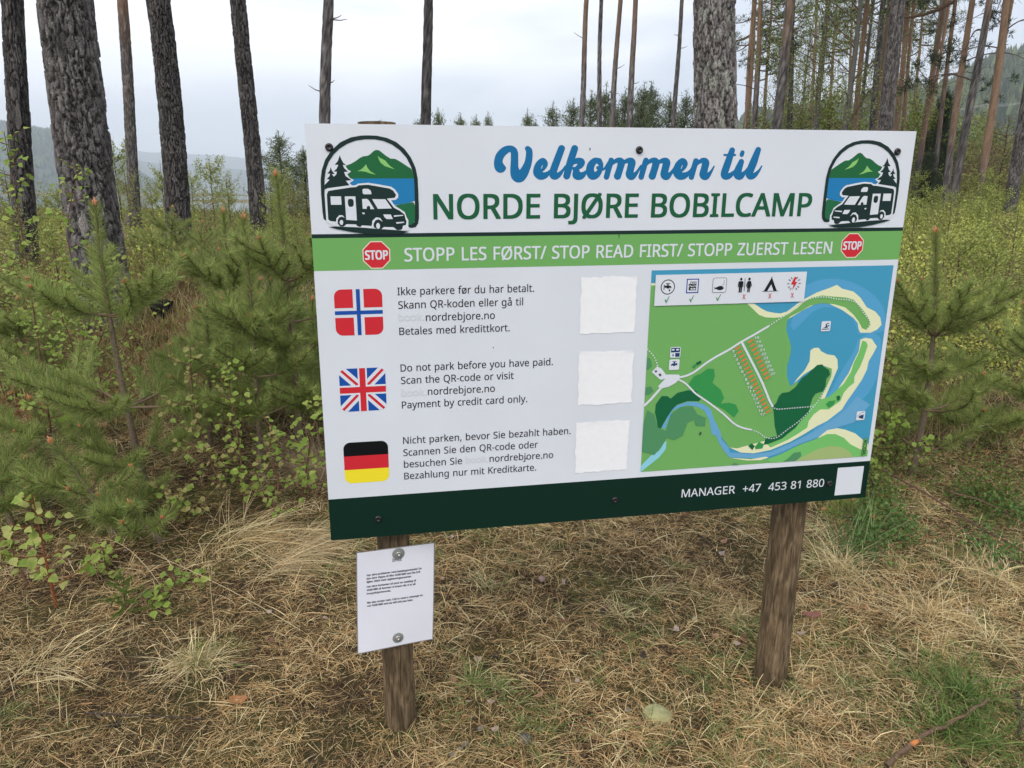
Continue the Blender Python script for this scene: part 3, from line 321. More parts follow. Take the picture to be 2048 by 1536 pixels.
GL={"+":[[257,311,417,311,417,254,257,254,257,89,200,89,200,254,40,254,40,311,200,311,200,477,257,477]],",":[[154,84,124,-10,85,-103,33,-103,73,93,148,93]],"-":[[32,184,32,246,226,246,226,184]],".":[[58,43,61,69,72,85,88,94,107,97,126,94,142,85,153,69,157,43,153,18,142,2,126,-8,107,-11,88,-8,72,2,61,18]],"/":[[290,573,77,0,8,0,221,573]],"0":[[419,287,417,221,409,163,386,90,363,52,334,23,297,3,276,-3,229,-8,198,-6,170,1,145,12,122,27,86,70,71,98,60,129,44,201,41,243,40,332,44,373,58,446,83,504,99,527,119,547,141,562,167,573,229,581,287,573,313,562,355,527,387,477,399,446,414,373],[110,287,116,184,128,132,137,111,159,78,173,67,208,54,229,52,249,54,284,67,298,78,320,110,329,131,341,184,348,287,341,390,329,442,320,463,298,495,284,507,249,520,229,521,190,515,173,507,159,495,137,463,128,442,116,390]],"1":[[285,0,216,0,219,491,219,499,108,405,71,452,226,573,285,573]],"2":[[417,0,38,0,38,59,209,231,275,304,306,353,321,405,320,446,306,482,294,496,261,514,221,520,164,512,131,498,83,466,45,513,94,548,137,567,169,576,203,580,246,579,293,570,313,562,347,540,372,510,388,472,394,428,389,385,365,324,340,286,307,247,128,64,417,64]],"3":[[395,439,387,387,363,347,326,318,277,302,277,298,337,283,360,271,379,255,394,236,405,214,413,163,407,116,390,74,360,40,318,14,263,-3,193,-8,110,-1,72,8,36,23,36,89,114,61,175,52,230,53,260,59,285,68,305,81,320,98,331,117,339,164,338,182,329,211,310,233,265,255,203,265,123,265,123,326,202,326,242,333,274,347,298,366,314,390,322,418,321,454,307,486,295,498,262,516,204,521,140,508,75,473,39,521,93,554,163,576,218,581,260,578,296,571,327,558,352,540,371,519,384,495,393,468]],"4":[[443,130,359,130,359,0,291,0,291,130,17,130,17,190,286,576,359,576,359,193,443,193],[291,374,294,487,295,500,292,500,262,444,86,193,291,193]],"5":[[221,351,249,350,300,340,343,320,376,291,400,254,407,232,413,183,411,154,399,103,373,60,336,28,314,15,261,-2,199,-8,156,-6,97,4,65,16,51,23,51,90,82,74,121,62,200,52,239,55,274,65,302,82,323,106,336,137,341,176,339,202,332,225,321,245,306,262,287,275,262,284,232,290,186,292,99,280,64,302,86,573,373,573,373,508,146,508,132,342]],"6":[[44,245,51,342,60,389,75,433,107,492,137,525,155,539,196,562,246,576,306,581,353,578,377,573,377,513,317,523,257,518,216,504,183,483,158,454,132,400,122,359,115,291,119,291,150,326,182,345,223,356,255,358,302,353,323,347,360,327,389,297,409,258,420,211,420,156,415,129,408,104,386,61,355,28,336,15,291,-2,266,-7,219,-7,163,7,130,26,88,70,67,110,48,185],[238,51,262,53,303,70,320,84,334,102,343,125,349,153,351,184,344,233,324,271,308,285,267,301,241,303,205,299,175,287,150,270,131,248,116,211,117,172,127,133,146,99,174,71,210,55]],"7":[[109,0,344,508,35,508,35,573,419,573,419,518,187,0]],"8":[[229,581,298,572,336,556,366,533,388,503,395,485,400,443,392,397,377,371,357,348,333,328,291,303,355,265,392,229,414,185,419,148,417,125,406,84,395,65,367,34,330,11,308,3,284,-3,231,-8,201,-7,149,2,126,10,89,33,61,63,52,81,45,101,39,146,43,183,65,228,99,264,158,299,107,336,87,358,71,383,61,411,58,444,59,465,70,503,92,533,123,556,182,577],[108,145,116,107,125,90,155,64,200,50,257,50,281,55,319,76,342,108,348,127,349,161,335,197,317,217,293,235,217,270,170,246,136,219,115,186],[228,524,188,518,155,502,134,476,127,441,130,414,148,382,179,357,232,330,282,357,310,382,327,414,330,441,323,476,302,502,270,518]],"9":[[417,328,410,231,401,183,387,139,354,80,324,47,306,33,265,11,214,-3,154,-8,107,-5,82,0,82,60,143,50,204,54,245,68,278,90,303,118,329,172,339,213,346,281,341,281,310,247,278,228,237,216,204,214,158,219,118,235,85,260,72,275,52,314,41,361,42,416,46,443,53,468,76,511,90,529,127,557,171,575,196,579,243,580,299,565,332,545,373,501,394,462,413,388],[223,521,199,519,159,503,142,488,128,470,118,447,112,420,110,388,117,339,137,301,152,287,171,277,193,271,220,269,256,273,286,285,311,303,330,325,345,362,344,400,334,439,315,474,288,501,252,518]],":":[[58,43,61,69,72,85,88,94,107,97,126,94,142,85,153,69,157,43,153,18,142,2,126,-8,107,-11,88,-8,72,2,61,18],[58,387,61,412,72,429,88,438,107,441,126,438,142,429,153,412,157,387,153,362,142,345,126,335,107,332,88,335,72,345,61,362]],"?":[[112,183,118,235,132,267,157,298,228,363,248,389,258,416,258,457,254,473,235,498,204,514,185,518,144,518,109,513,34,485,10,541,26,549,81,569,122,578,168,581,204,578,235,571,262,559,285,543,304,522,317,498,325,471,326,423,316,379,302,355,283,332,209,266,186,239,171,206,168,161,112,161],[94,43,97,69,108,85,124,94,144,97,162,94,178,85,189,69,192,43,189,18,178,2,162,-8,144,-11,124,-8,108,2,97,18]],"A":[[437,0,368,177,141,177,73,0,0,0,224,575,289,575,512,0],[282,415,255,500,253,492,230,415,165,241,346,241]],"B":[[241,573,292,571,336,565,373,555,404,541,428,522,445,497,455,467,459,431,456,399,446,371,431,347,409,328,382,313,350,304,350,300,400,286,429,271,452,249,468,221,477,184,476,138,464,93,454,74,425,42,406,29,362,11,309,1,78,0,78,573],[256,329,318,335,340,342,357,352,377,382,384,423,382,445,376,463,365,478,332,499,279,510,150,511,150,329],[150,269,150,61,301,63,330,68,354,78,371,91,394,125,399,145,400,183,394,210,380,232,344,256,285,268]],"C":[[323,517,280,513,241,502,206,482,178,456,155,423,139,383,129,337,125,286,131,220,147,164,175,117,213,83,262,62,322,55,377,59,460,78,460,15,393,-2,312,-8,270,-6,232,1,197,12,166,28,139,48,115,72,95,99,65,165,51,244,49,287,53,349,59,378,77,432,103,478,138,517,181,548,233,569,292,579,324,581,409,572,482,547,453,486,378,512]],"D":[[536,292,534,246,528,203,516,165,501,131,481,100,457,74,430,51,399,33,364,18,283,2,78,0,78,573,296,571,371,555,434,523,460,501,483,475,502,446,517,413,528,377],[460,289,454,359,446,388,421,437,404,457,361,487,308,505,277,509,150,511,150,62,282,65,329,76,369,94,402,119,428,151,446,190,457,236]],"E":[[398,0,78,0,78,573,398,573,398,509,150,509,150,330,383,330,383,268,150,268,150,63,398,63]],"F":[[150,0,78,0,78,573,398,573,398,509,150,509,150,306,383,306,383,243,150,243]],"G":[[326,302,524,302,524,22,431,-1,352,-8,280,-6,241,1,205,12,173,28,145,47,120,71,98,98,67,164,51,243,51,330,69,407,84,442,104,473,127,500,154,524,186,544,220,560,259,571,300,578,369,580,437,572,516,547,489,484,421,508,362,517,309,515,250,501,202,474,164,434,139,382,126,321,126,253,137,193,159,141,194,100,241,71,303,56,375,56,452,68,452,238,326,238]],"H":[[516,0,443,0,443,267,150,267,150,0,78,0,78,573,150,573,150,330,443,330,443,573,516,573]],"I":[[239,0,32,0,32,42,99,57,99,515,32,531,32,573,239,573,239,531,172,515,172,57,239,42]],"J":[[-3,-152,-37,-150,-63,-142,-63,-81,-5,-89,24,-85,42,-76,63,-53,73,-14,74,573,146,573,145,-18,136,-63,128,-82,105,-113,91,-125,58,-143]],"K":[[496,0,411,0,209,273,150,222,150,0,78,0,78,573,150,573,150,290,174,318,403,573,488,573,261,323]],"L":[[78,0,78,573,150,573,150,64,400,64,400,0]],"M":[[330,0,142,502,139,502,144,377,144,0,78,0,78,573,184,573,361,103,364,103,544,573,650,573,650,0,578,0,578,380,584,501,581,501,390,0]],"N":[[532,0,447,0,141,476,138,476,144,335,144,0,78,0,78,573,161,573,467,99,470,99,464,236,464,573,532,573]],"O":[[577,287,573,224,561,166,551,140,526,94,493,54,451,24,402,4,375,-3,314,-8,251,-3,222,4,173,25,151,39,114,73,85,116,65,167,50,255,51,331,56,370,78,442,94,473,114,500,138,524,166,545,197,561,232,572,271,579,314,581,393,572,428,561,459,545,486,525,510,501,547,442,570,370],[125,287,130,220,136,190,157,138,171,117,207,83,230,70,283,56,345,56,373,62,420,83,439,98,470,138,481,163,496,220,501,287,498,338,490,384,476,423,456,457,431,484,398,503,360,514,314,518,255,511,230,502,188,475,171,457,145,411,130,354]],"P":[[229,573,282,570,326,562,363,548,393,528,415,504,431,475,441,442,444,404,438,353,417,306,380,266,324,238,247,224,150,223,150,0,78,0,78,573],[223,511,150,511,150,285,234,285,279,291,330,311,352,334,365,363,370,401,367,427,361,449,350,468,334,484,314,495,289,504]],"Q":[[577,287,573,221,567,190,548,133,535,108,503,64,483,46,437,17,411,6,548,-136,444,-136,334,-7,251,-3,196,13,151,39,114,73,85,116,74,141,58,195,49,288,56,370,78,442,94,473,114,500,138,524,166,545,197,561,232,572,271,579,356,579,393,572,428,561,459,545,486,525,510,501,547,442,570,370],[125,287,130,220,136,190,157,138,171,117,207,83,230,70,283,56,345,56,373,62,420,83,439,98,470,138,481,163,496,220,501,287,498,338,490,384,476,423,456,457,431,484,398,503,360,514,314,518,255,511,230,502,188,475,171,457,145,411,130,354]],"R":[[236,573,270,571,329,562,375,544,409,517,432,481,443,436,443,388,440,368,427,334,397,295,371,277,330,257,487,0,403,0,264,237,150,237,150,0,78,0,78,573],[232,510,150,510,150,298,268,299,319,313,338,325,352,341,368,381,370,407,361,455,355,467,336,486,293,504]],"S":[[403,153,396,106,378,66,348,35,307,11,257,-3,182,-8,96,2,41,19,41,88,92,70,134,60,179,55,240,57,273,66,308,88,322,109,330,147,324,184,302,213,261,238,161,279,118,302,76,340,57,375,50,403,48,435,54,477,71,513,99,542,116,553,157,571,180,576,231,581,318,572,389,549,366,487,319,504,266,515,212,517,169,507,148,494,133,478,124,457,121,434,124,407,133,386,160,359,204,335,313,289,362,255,385,228,392,212,401,175]],"T":[[259,0,187,0,187,509,8,509,8,573,437,573,437,509,259,509]],"U":[[513,202,512,173,500,120,476,72,439,35,389,8,327,-6,290,-8,240,-4,196,7,159,25,128,50,104,82,86,118,76,158,72,204,72,573,144,573,144,201,147,168,154,139,165,114,182,93,203,76,228,64,259,57,294,55,342,59,379,73,407,96,427,126,441,181,442,573,513,573]],"V":[[481,573,277,0,204,0,0,573,75,573,213,182,236,100,241,80,277,207,405,573]],"W":[[735,573,583,0,510,0,399,375,370,488,348,391,234,0,161,0,10,573,85,573,179,205,196,118,201,87,229,218,333,573,407,573,518,206,544,87,563,187,660,573]],"X":[[467,0,385,0,233,249,79,0,3,0,193,298,15,573,95,573,236,348,377,573,453,573,276,300]],"Z":[[427,0,30,0,30,55,332,508,40,508,40,573,419,573,419,518,118,64,427,64]],"a":[[231,437,299,428,326,418,347,403,364,383,376,358,383,328,385,293,385,0,334,0,320,61,317,61,279,22,258,9,234,-1,172,-8,119,0,88,13,64,34,47,63,38,99,40,150,50,176,65,199,87,219,116,234,152,245,194,253,316,259,315,309,303,347,293,359,265,375,227,380,194,378,163,370,106,347,84,400,151,426,190,434],[252,208,184,200,159,192,127,170,112,138,111,102,122,75,144,58,188,49,238,56,279,79,295,96,306,117,313,142,315,210]],"b":[[139,461,135,373,139,373,161,398,189,419,206,427,248,436,310,434,344,423,374,406,401,381,422,350,437,312,446,267,449,215,444,147,427,91,400,48,365,17,344,6,298,-6,272,-8,226,-3,189,10,161,31,139,55,133,55,119,0,68,0,68,609,139,609],[260,379,219,374,188,361,165,339,150,308,139,244,140,177,153,116,165,93,181,74,202,61,229,53,261,51,288,53,312,61,332,74,348,93,360,117,369,145,374,178,374,254,360,315,348,338,331,356,311,368,288,376]],"c":[[241,-8,187,-2,162,5,118,28,99,45,69,87,58,114,50,143,44,213,46,250,59,315,85,365,121,401,166,425,217,436,262,437,309,431,358,415,337,356,279,372,244,376,223,375,187,366,172,358,148,335,138,320,125,284,117,213,120,166,131,126,148,94,172,71,202,58,257,53,302,60,351,78,351,15,304,-2]],"d":[[221,-8,182,-5,148,6,118,23,92,48,71,79,56,117,47,162,44,214,47,266,56,311,71,350,93,381,119,406,149,424,183,434,238,437,280,429,314,413,348,383,354,374,359,374,355,431,354,609,425,609,425,0,368,0,358,58,354,58,332,32,303,11,266,-3],[232,51,263,53,290,60,311,71,328,88,340,109,354,165,354,251,340,313,329,336,313,355,291,369,264,377,231,379,204,376,181,368,162,354,146,334,133,309,119,249,119,176,124,144,146,93,162,74,181,61,205,53]],"e":[[234,438,261,436,308,424,348,401,378,367,399,323,406,299,410,272,411,201,117,201,127,137,139,111,154,90,174,74,197,62,224,55,254,52,310,56,392,82,392,20,343,3,292,-6,251,-8,194,-2,143,17,101,48,70,91,59,117,51,146,44,212,50,277,68,333,96,378,134,411,181,431],[233,380,188,372,154,348,130,309,119,257,338,257,337,275,326,322,303,356,266,376]],"f":[[266,375,158,375,158,0,87,0,87,375,12,375,12,408,87,432,88,483,97,528,113,563,137,588,168,604,206,612,274,609,310,599,292,544,254,553,228,556,211,554,185,542,168,519,162,502,158,458,158,430,266,430]],"g":[[221,438,261,434,297,422,329,402,355,373,359,373,369,430,425,430,424,-36,413,-88,392,-129,361,-160,318,-181,264,-191,188,-191,128,-182,78,-165,78,-100,111,-114,149,-125,237,-134,286,-126,306,-116,337,-84,353,-39,358,57,315,17,263,-4,221,-8,182,-4,147,7,117,25,91,51,70,83,56,121,47,164,44,214,47,263,56,306,70,344,91,377,117,404,147,423,181,434],[230,379,197,374,182,368,157,349,138,320,125,284,118,239,119,176,124,143,134,115,146,92,163,73,182,60,205,52,232,50,288,58,309,69,326,85,345,117,356,179,353,267,335,326,315,352,287,369]],"h":[[139,431,135,370,140,370,155,391,174,407,208,425,247,435,298,436,342,428,377,411,403,386,421,351,430,306,431,280,431,0,361,0,361,275,355,321,338,353,324,364,288,377,265,379,242,377,204,368,177,350,157,324,145,289,139,246,139,0,68,0,68,609,139,609]],"i":[[139,430,139,0,68,0,68,430],[104,591,119,588,133,580,142,566,145,546,142,526,133,512,119,504,104,501,88,504,75,512,66,526,63,546,66,566,75,580,88,588]],"j":[[18,-192,-18,-190,-44,-183,-44,-126,9,-134,42,-126,59,-111,64,-100,68,-67,68,430,139,430,138,-84,126,-133,99,-169,72,-184,56,-189],[63,546,66,566,75,580,88,588,104,591,119,588,133,580,142,566,145,546,142,526,133,512,119,504,104,501,88,504,75,512,66,526]],"k":[[138,291,135,221,167,258,326,430,409,430,235,246,421,0,336,0,187,200,138,158,138,0,68,0,68,609,138,609]],"l":[[139,0,68,0,68,609,139,609]],"m":[[540,438,574,436,603,429,628,417,649,401,665,379,676,352,683,319,685,280,685,0,615,0,614,300,603,338,582,364,549,377,499,376,474,369,454,358,438,342,418,298,413,270,411,0,342,0,342,277,336,321,320,353,293,372,253,379,215,374,199,368,174,350,156,324,145,290,139,223,139,0,68,0,68,430,125,430,136,371,140,371,163,401,205,427,254,437,312,433,349,420,365,410,389,383,398,366,402,366,427,398,461,420,499,433]],"n":[[275,438,311,436,343,429,369,417,391,401,409,379,421,352,428,319,431,280,431,0,361,0,361,275,359,299,348,338,324,364,288,377,232,376,204,368,182,356,166,338,154,316,140,258,139,0,68,0,68,430,125,430,136,371,140,371,165,401,198,422,235,434]],"o":[[442,216,434,142,411,82,388,51,359,25,305,0,264,-7,221,-7,181,0,145,15,114,37,88,66,59,121,48,165,44,216,50,282,68,336,97,380,116,397,161,423,186,431,244,438,299,431,324,423,368,397,403,360,428,310,436,282],[117,216,125,147,147,95,172,71,187,62,222,52,264,52,282,56,314,71,339,95,348,110,366,169,369,216,365,263,348,320,338,335,314,359,282,374,263,377,212,376,185,368,164,354,147,335,134,311,119,252]],"p":[[273,438,310,434,344,424,374,407,401,383,422,351,437,313,446,268,448,181,437,119,427,93,401,49,365,17,322,-2,272,-8,227,-3,190,11,161,31,139,55,134,55,139,-8,139,-192,68,-192,68,430,126,430,136,371,139,371,170,405,201,424,240,436],[260,379,221,374,204,369,178,353,158,328,142,275,139,190,150,126,157,109,176,80,203,61,220,55,261,51,280,52,312,63,326,72,348,98,364,131,373,171,374,252,369,283,348,334,331,354,311,367,288,376]],"r":[[269,438,319,433,310,368,270,374,240,371,206,358,176,334,161,313,149,289,139,245,139,0,68,0,68,430,126,430,134,351,137,351,161,385,191,413,227,431]],"s":[[348,119,343,80,327,49,302,24,268,6,226,-4,155,-8,99,-1,42,19,42,83,122,55,159,50,203,50,224,53,256,66,274,86,280,112,275,135,259,154,227,173,135,212,89,236,57,266,45,292,41,324,44,350,52,372,66,392,85,408,109,421,168,436,221,437,275,430,339,409,315,353,243,376,177,379,131,366,114,350,108,328,114,304,133,286,167,268,274,223,314,197,339,164]],"t":[[212,50,272,59,272,5,240,-4,200,-8,152,-1,124,11,101,31,84,60,75,100,74,375,13,375,13,409,75,437,103,528,144,528,144,430,269,430,269,375,144,375,146,108,155,79,163,69,185,54]],"u":[[427,430,427,0,370,0,359,57,321,20,273,-1,220,-8,152,1,117,18,91,43,73,78,68,99,63,148,63,430,135,430,135,153,141,108,158,76,171,65,207,52,230,51,273,55,291,61,319,79,338,105,350,140,356,182,357,430]],"v":[[163,0,0,430,75,430,177,148,201,63,204,63,241,176,332,430,407,430,244,0]],"w":[[346,243,316,357,313,357,289,259,207,1,127,1,9,431,82,431,150,166,169,73,172,73,197,175,277,431,354,431,440,149,457,74,460,74,480,165,549,431,621,431,502,1,419,1]],"y":[[1,430,76,430,177,164,205,68,209,68,245,186,333,430,409,430,216,-79,198,-114,177,-144,138,-176,87,-191,49,-192,9,-186,9,-130,68,-134,90,-130,116,-114,142,-80,174,-2]],"z":[[346,0,31,0,31,47,262,375,45,375,45,430,340,430,340,377,112,55,346,55]],"Ø":[[577,287,573,224,561,166,540,116,510,73,473,38,428,13,402,4,345,-7,292,-7,250,-3,213,7,165,30,127,-25,78,7,119,67,103,87,76,135,67,162,53,222,49,288,56,370,78,442,94,473,114,500,138,524,166,545,197,561,232,572,271,579,335,581,374,576,409,567,457,545,494,598,543,565,502,508,534,466,558,414,573,354],[501,287,499,336,491,379,478,417,460,449,204,85,252,63,297,55,345,56,398,70,420,83,456,117,470,138,490,190,496,220],[125,287,127,240,134,198,146,161,163,128,419,490,385,507,359,514,314,518,255,511,230,502,188,475,171,457,145,411,130,354]],"å":[[231,437,299,428,326,418,347,403,364,383,376,358,383,328,385,293,385,0,334,0,320,61,317,61,279,22,258,9,234,-1,172,-8,119,0,88,13,64,34,47,63,38,99,40,150,50,176,65,199,87,219,116,234,152,245,194,253,316,259,315,309,303,347,293,359,265,375,227,380,194,378,163,370,106,347,84,400,151,426,190,434],[252,208,184,200,159,192,127,170,112,138,111,102,122,75,144,58,188,49,238,56,279,79,295,96,306,117,313,142,315,210],[225,486,189,492,161,508,143,535,137,571,143,607,161,633,189,650,225,655,259,650,288,633,307,607,314,572,307,535,288,508,260,492],[225,526,243,529,257,538,266,552,269,571,266,590,257,604,242,613,225,616,207,613,192,604,183,590,180,571,183,552,191,538,205,529]],"ø":[[442,216,436,150,428,121,404,71,388,50,348,18,325,7,271,-6,227,-8,199,-4,173,3,138,18,106,-26,59,5,95,55,65,104,47,167,44,216,47,266,58,310,74,348,98,380,127,405,161,423,200,434,244,438,273,436,313,426,349,409,380,454,427,423,391,373,412,342,428,305,438,263],[117,216,121,159,136,113,313,358,290,370,252,378,212,376,185,368,164,354,147,335,134,311,119,252],[369,216,364,270,350,314,174,69,214,53,243,51,282,56,299,62,327,82,348,110,356,128,366,169]]}
ADV={"r":331,"P":485,"3":459,"f":276,"U":586,"L":420,"V":481,"Q":626,"1":459,"7":459,"R":499,"j":207,"M":727,"0":459,"H":594,"w":630," ":260,"D":585,"/":298,"S":440,",":215,"k":428,"ø":485,"W":746,"9":459,"T":446,"?":348,"G":584,"8":459,"å":450,"X":470,"2":459,"m":750,"4":459,"h":496,"I":272,"Ø":626,"F":416,"n":496,"Z":459,"l":207,"v":407,"6":459,"o":485,"E":446,"d":493,"K":496,"g":493,"B":521,"A":512,"z":377,"b":493,"+":459,"C":507,"N":609,"p":493,"i":207,"u":496,"O":626,"c":385,"-":258,":":215,"y":409,"s":384,"a":450,"t":289,"5":459,".":215,"e":452,"J":219}

# ================================================================== terrain, lake, hills
def terrain():
    n = 460; s = np.linspace(-1, 1, n)
    k = 7.2; g = np.sinh(k * s) / math.sinh(k)
    X = g * 5200.0; Y = 3.0 + g * 5200.0
    xx, yy = np.meshgrid(X, Y); zz = gz(xx, yy)
    far = sstep(1500, 2600, np.hypot(xx, yy)); zz = zz * (1 - far) - 12 * far
    V = np.stack([xx, yy, zz], 2).reshape(-1, 3)
    i = np.arange(n - 1)[:, None] * n + np.arange(n - 1)[None]
    F = np.stack([i, i + 1, i + n + 1, i + n], 2).reshape(-1, 4)
    me = npmesh('ground', V, F, smooth=True)
    m, nt, b = nodes('forest_floor', .95, .1); L = nt.links
    t = nt.nodes.new('ShaderNodeTexCoord')
    def noise(sc, d=5, r=.6):
        q = nt.nodes.new('ShaderNodeTexNoise'); q.inputs['Scale'].default_value = sc; q.inputs['Detail'].default_value = d; q.inputs['Roughness'].default_value = r
        L.new(t.outputs['Object'], q.inputs['Vector']); return q.outputs['Fac']
    def ramp(f, stops):
        q = nt.nodes.new('ShaderNodeValToRGB'); el = q.color_ramp.elements
        el[0].position, el[0].color = stops[0][0], (*stops[0][1], 1); el[1].position, el[1].color = stops[-1][0], (*stops[-1][1], 1)
        for p_, c_ in stops[1:-1]: x_ = el.new(p_); x_.color = (*c_, 1)
        L.new(f, q.inputs[0]); return q.outputs[0]
    fine = ramp(noise(55, 8, .7), [(.25, (.016, .011, .008)), (.5, (.042, .029, .018)), (.62, (.09, .06, .036)), (.8, (.24, .17, .10))])
    moss = ramp(noise(30, 6, .7), [(.3, (.030, .034, .012)), (.7, (.095, .095, .030))])
    mx = nt.nodes.new('ShaderNodeMix'); mx.data_type = 'RGBA'
    L.new(ramp(noise(2.2, 5, .65), [(.44, (0, 0, 0)), (.62, (.85, .85, .85))]), mx.inputs[0]); L.new(fine, mx.inputs[6]); L.new(moss, mx.inputs[7])
    L.new(mx.outputs[2], b.inputs['Base Color'])
    bp = nt.nodes.new('ShaderNodeBump'); bp.inputs['Strength'].default_value = .7; bp.inputs['Distance'].default_value = .03
    L.new(noise(60, 8, .7), bp.inputs['Height']); L.new(bp.outputs[0], b.inputs['Normal'])
    link('ground', me, m, kind='structure')
terrain()

LAKE = -3.6
def lake():
    V = [(-5000, 36, LAKE), (5000, 36, LAKE), (5000, 6500, LAKE), (-5000, 6500, LAKE)]
    m, nt, b = nodes('lake_water', .05, .5); b.inputs['Base Color'].default_value = (.035, .055, .065, 1)
    t = nt.nodes.new('ShaderNodeTexCoord'); mp = nt.nodes.new('ShaderNodeMapping'); mp.inputs['Scale'].default_value = (.25, .9, 1)
    n = nt.nodes.new('ShaderNodeTexNoise'); n.inputs['Scale'].default_value = 1; n.inputs['Detail'].default_value = 6
    bp = nt.nodes.new('ShaderNodeBump'); bp.inputs['Strength'].default_value = .07; bp.inputs['Distance'].default_value = .3
    nt.links.new(t.outputs['Object'], mp.inputs[0]); nt.links.new(mp.outputs[0], n.inputs[0]); nt.links.new(n.outputs['Fac'], bp.inputs['Height']); nt.links.new(bp.outputs[0], b.inputs['Normal'])
    link('lake', npmesh('lake', V, [(0, 1, 2, 3)]), m, kind='structure')
    # low sand and grass spits lying in the lake
    def spit(cx, cy, a, bb, h, seed, name):
        n1, n2 = 60, 14; u = np.linspace(-1, 1, n1); v = np.linspace(-1, 1, n2); uu, vv = np.meshgrid(u, v)
        wob = 1 + .5 * (fbm(uu * 3 + seed, uu * 0 + seed) - .5)
        zz = h * np.clip(1 - uu ** 4, 0, 1) * np.clip(1 - vv ** 2, 0, 1) * (.6 + .8 * fbm(uu * 14 + seed, vv * 3)) - .15
        V = np.stack([cx + uu * a, cy + vv * bb * wob, LAKE + zz], 2).reshape(-1, 3)
        i = np.arange(n2 - 1)[:, None] * n1 + np.arange(n1 - 1)[None]; F = np.stack([i, i + 1, i + n1 + 1, i + n1], 2).reshape(-1, 4)
        link(name, npmesh(name, V, F, smooth=True), spitm, kind='structure')
    spitm = flat('sandy_spit', (.17, .15, .085), .95, .1, noise=.35, nscale=.25)
    spit(-330, 520, 190, 20, 1.0, 3, 'sand_spit'); spit(-98, 292, 32, 14, .9, 8, 'sand_spit'); spit(-160, 330, 22, 5, .35, 4, 'sand_spit')
lake()

def forest_cones(P, H, W, tones, rng):
    """cheap conifers for the far slopes: two stacked five-sided cones each"""
    N = len(P); parts = []
    col = pick(tones, N, s=.22)
    an = np.arange(5) * 2 * math.pi / 5
    for z0, z1, k in ((.08, .72, 1.0), (.42, 1.0, .62)):
        ring = np.stack([P[:, None, 0] + np.cos(an + rng.random((N, 1)) * 6) * (W * k)[:, None] * rng.uniform(.75, 1.2, (N, 5)),
                         P[:, None, 1] + np.sin(an) * (W * k)[:, None], np.repeat((P[:, 2] + H * z0)[:, None], 5, 1)], 2)
        apex = np.stack([P[:, 0], P[:, 1], P[:, 2] + H * z1], 1)[:, None]
        V = np.concatenate([ring, apex], 1).reshape(-1, 3)
        b = np.arange(N)[:, None] * 6; j = np.arange(5)[None]
        F = np.stack([b + j, b + (j + 1) % 5, b + 5 + 0 * j], 2).reshape(-1, 3)
        parts.append((V, F, np.repeat(col, 6, 0)))
    return cat(parts)
MAT['far'] = vcol('far_conifers', .95, .05)
def hill(name, azr, dist, depth, crest, rough, ntree, th, tones, floor, seed, tree_az=None):
    """a ridge seen along azimuth range azr (degrees from straight ahead), crest(az)->height over eye level"""
    rng = np.random.default_rng(seed); na, nr = 150, 26
    az_ = np.linspace(*azr, na); rr = np.linspace(0, 1, nr)
    A_, R_ = np.meshgrid(az_, rr)
    def hz(a, r):
        c = np.interp(a, [p[0] for p in crest], [p[1] for p in crest])
        prof = np.sin(np.clip(r, 0, 1) * math.pi * .5) ** 1.15
        return LAKE - 1.2 + (c + EYE - LAKE) * prof * (1 + rough * (fbm(a * .35 + seed, r * 4 + seed) - .5) * (1 - r * .45))+ (fbm(a * 1.6 + seed, r * 9) - .5) * 8 * prof * rough
    Z = hz(A_, R_); D_ = dist + depth * R_
    X = np.sin(np.radians(A_)) * D_; Y = np.cos(np.radians(A_)) * D_
    # back slope so that the hill is a closed body
    V = np.stack([X, Y, Z], 2); back = V[-1] * np.array([1.25, 1.25, 0]) + np.array([0, 0, LAKE - 2]); V = np.concatenate([V, back[None]], 0)
    n = na; i = np.arange(nr)[:, None] * n + np.arange(n - 1)[None]; F = np.stack([i, i + 1, i + n + 1, i + n], 2).reshape(-1, 4)
    link(name, npmesh(name, V, F, smooth=True), floor, kind='structure')
    if ntree:
        a = rng.uniform(*(tree_az or azr), ntree); r = rng.random(ntree) ** .8; keep = fbm(a * .8 + 3, r * 7) > .30; a = a[keep]; r = r[keep]
        d = dist + depth * r; P = np.stack([np.sin(np.radians(a)) * d, np.cos(np.radians(a)) * d, hz(a, r)], 1)
        H = th * rng.uniform(.55, 1.25, len(P)); v, f, c = forest_cones(P, H, H * rng.uniform(.16, .28, len(P)), tones, rng)
        link('far_forest', npmesh('far_forest', v, f, c), MAT['far'], kind='stuff')
hillm = flat('wooded_slope', (.045, .065, .03), .95, .05, noise=.45, nscale=.02)
darkt = [(.022, .038, .020), (.030, .050, .022), (.05, .075, .028), (.075, .11, .04)]
hill('hill', (-58, -23), 1500, 900, [(-58, 190), (-38.4, 166), (-35.2, 150), (-33.7, 149), (-30.9, 143), (-29.4, 130), (-28.0, 99), (-27.3, 66), (-26.2, 33), (-25.1, -1), (-23, -8)], .35, 5200, 13, darkt, hillm, 2, (-40, -23))
hill('distant_hill', (-40, 20), 3300, 900, [(-40, 80), (-34, 94), (-28.5, 131), (-27.1, 147), (-25.5, 119), (-23.3, 115), (-21.7, 100), (-19.8, 94), (-15.7, 68), (20, 82)], .2, 0, 0, darkt, hillm, 5)
hill('distant_hill', (-44, 22), 5200, 1500, [(-44, 300), (-33.8, 290), (-28.4, 290), (-27.4, 286), (-25.4, 262), (-24.2, 273), (-22.3, 263), (-19.7, 238), (-15.7, 190), (-4.8, 120), (22, 130)], .15, 0, 0, darkt, hillm, 9)
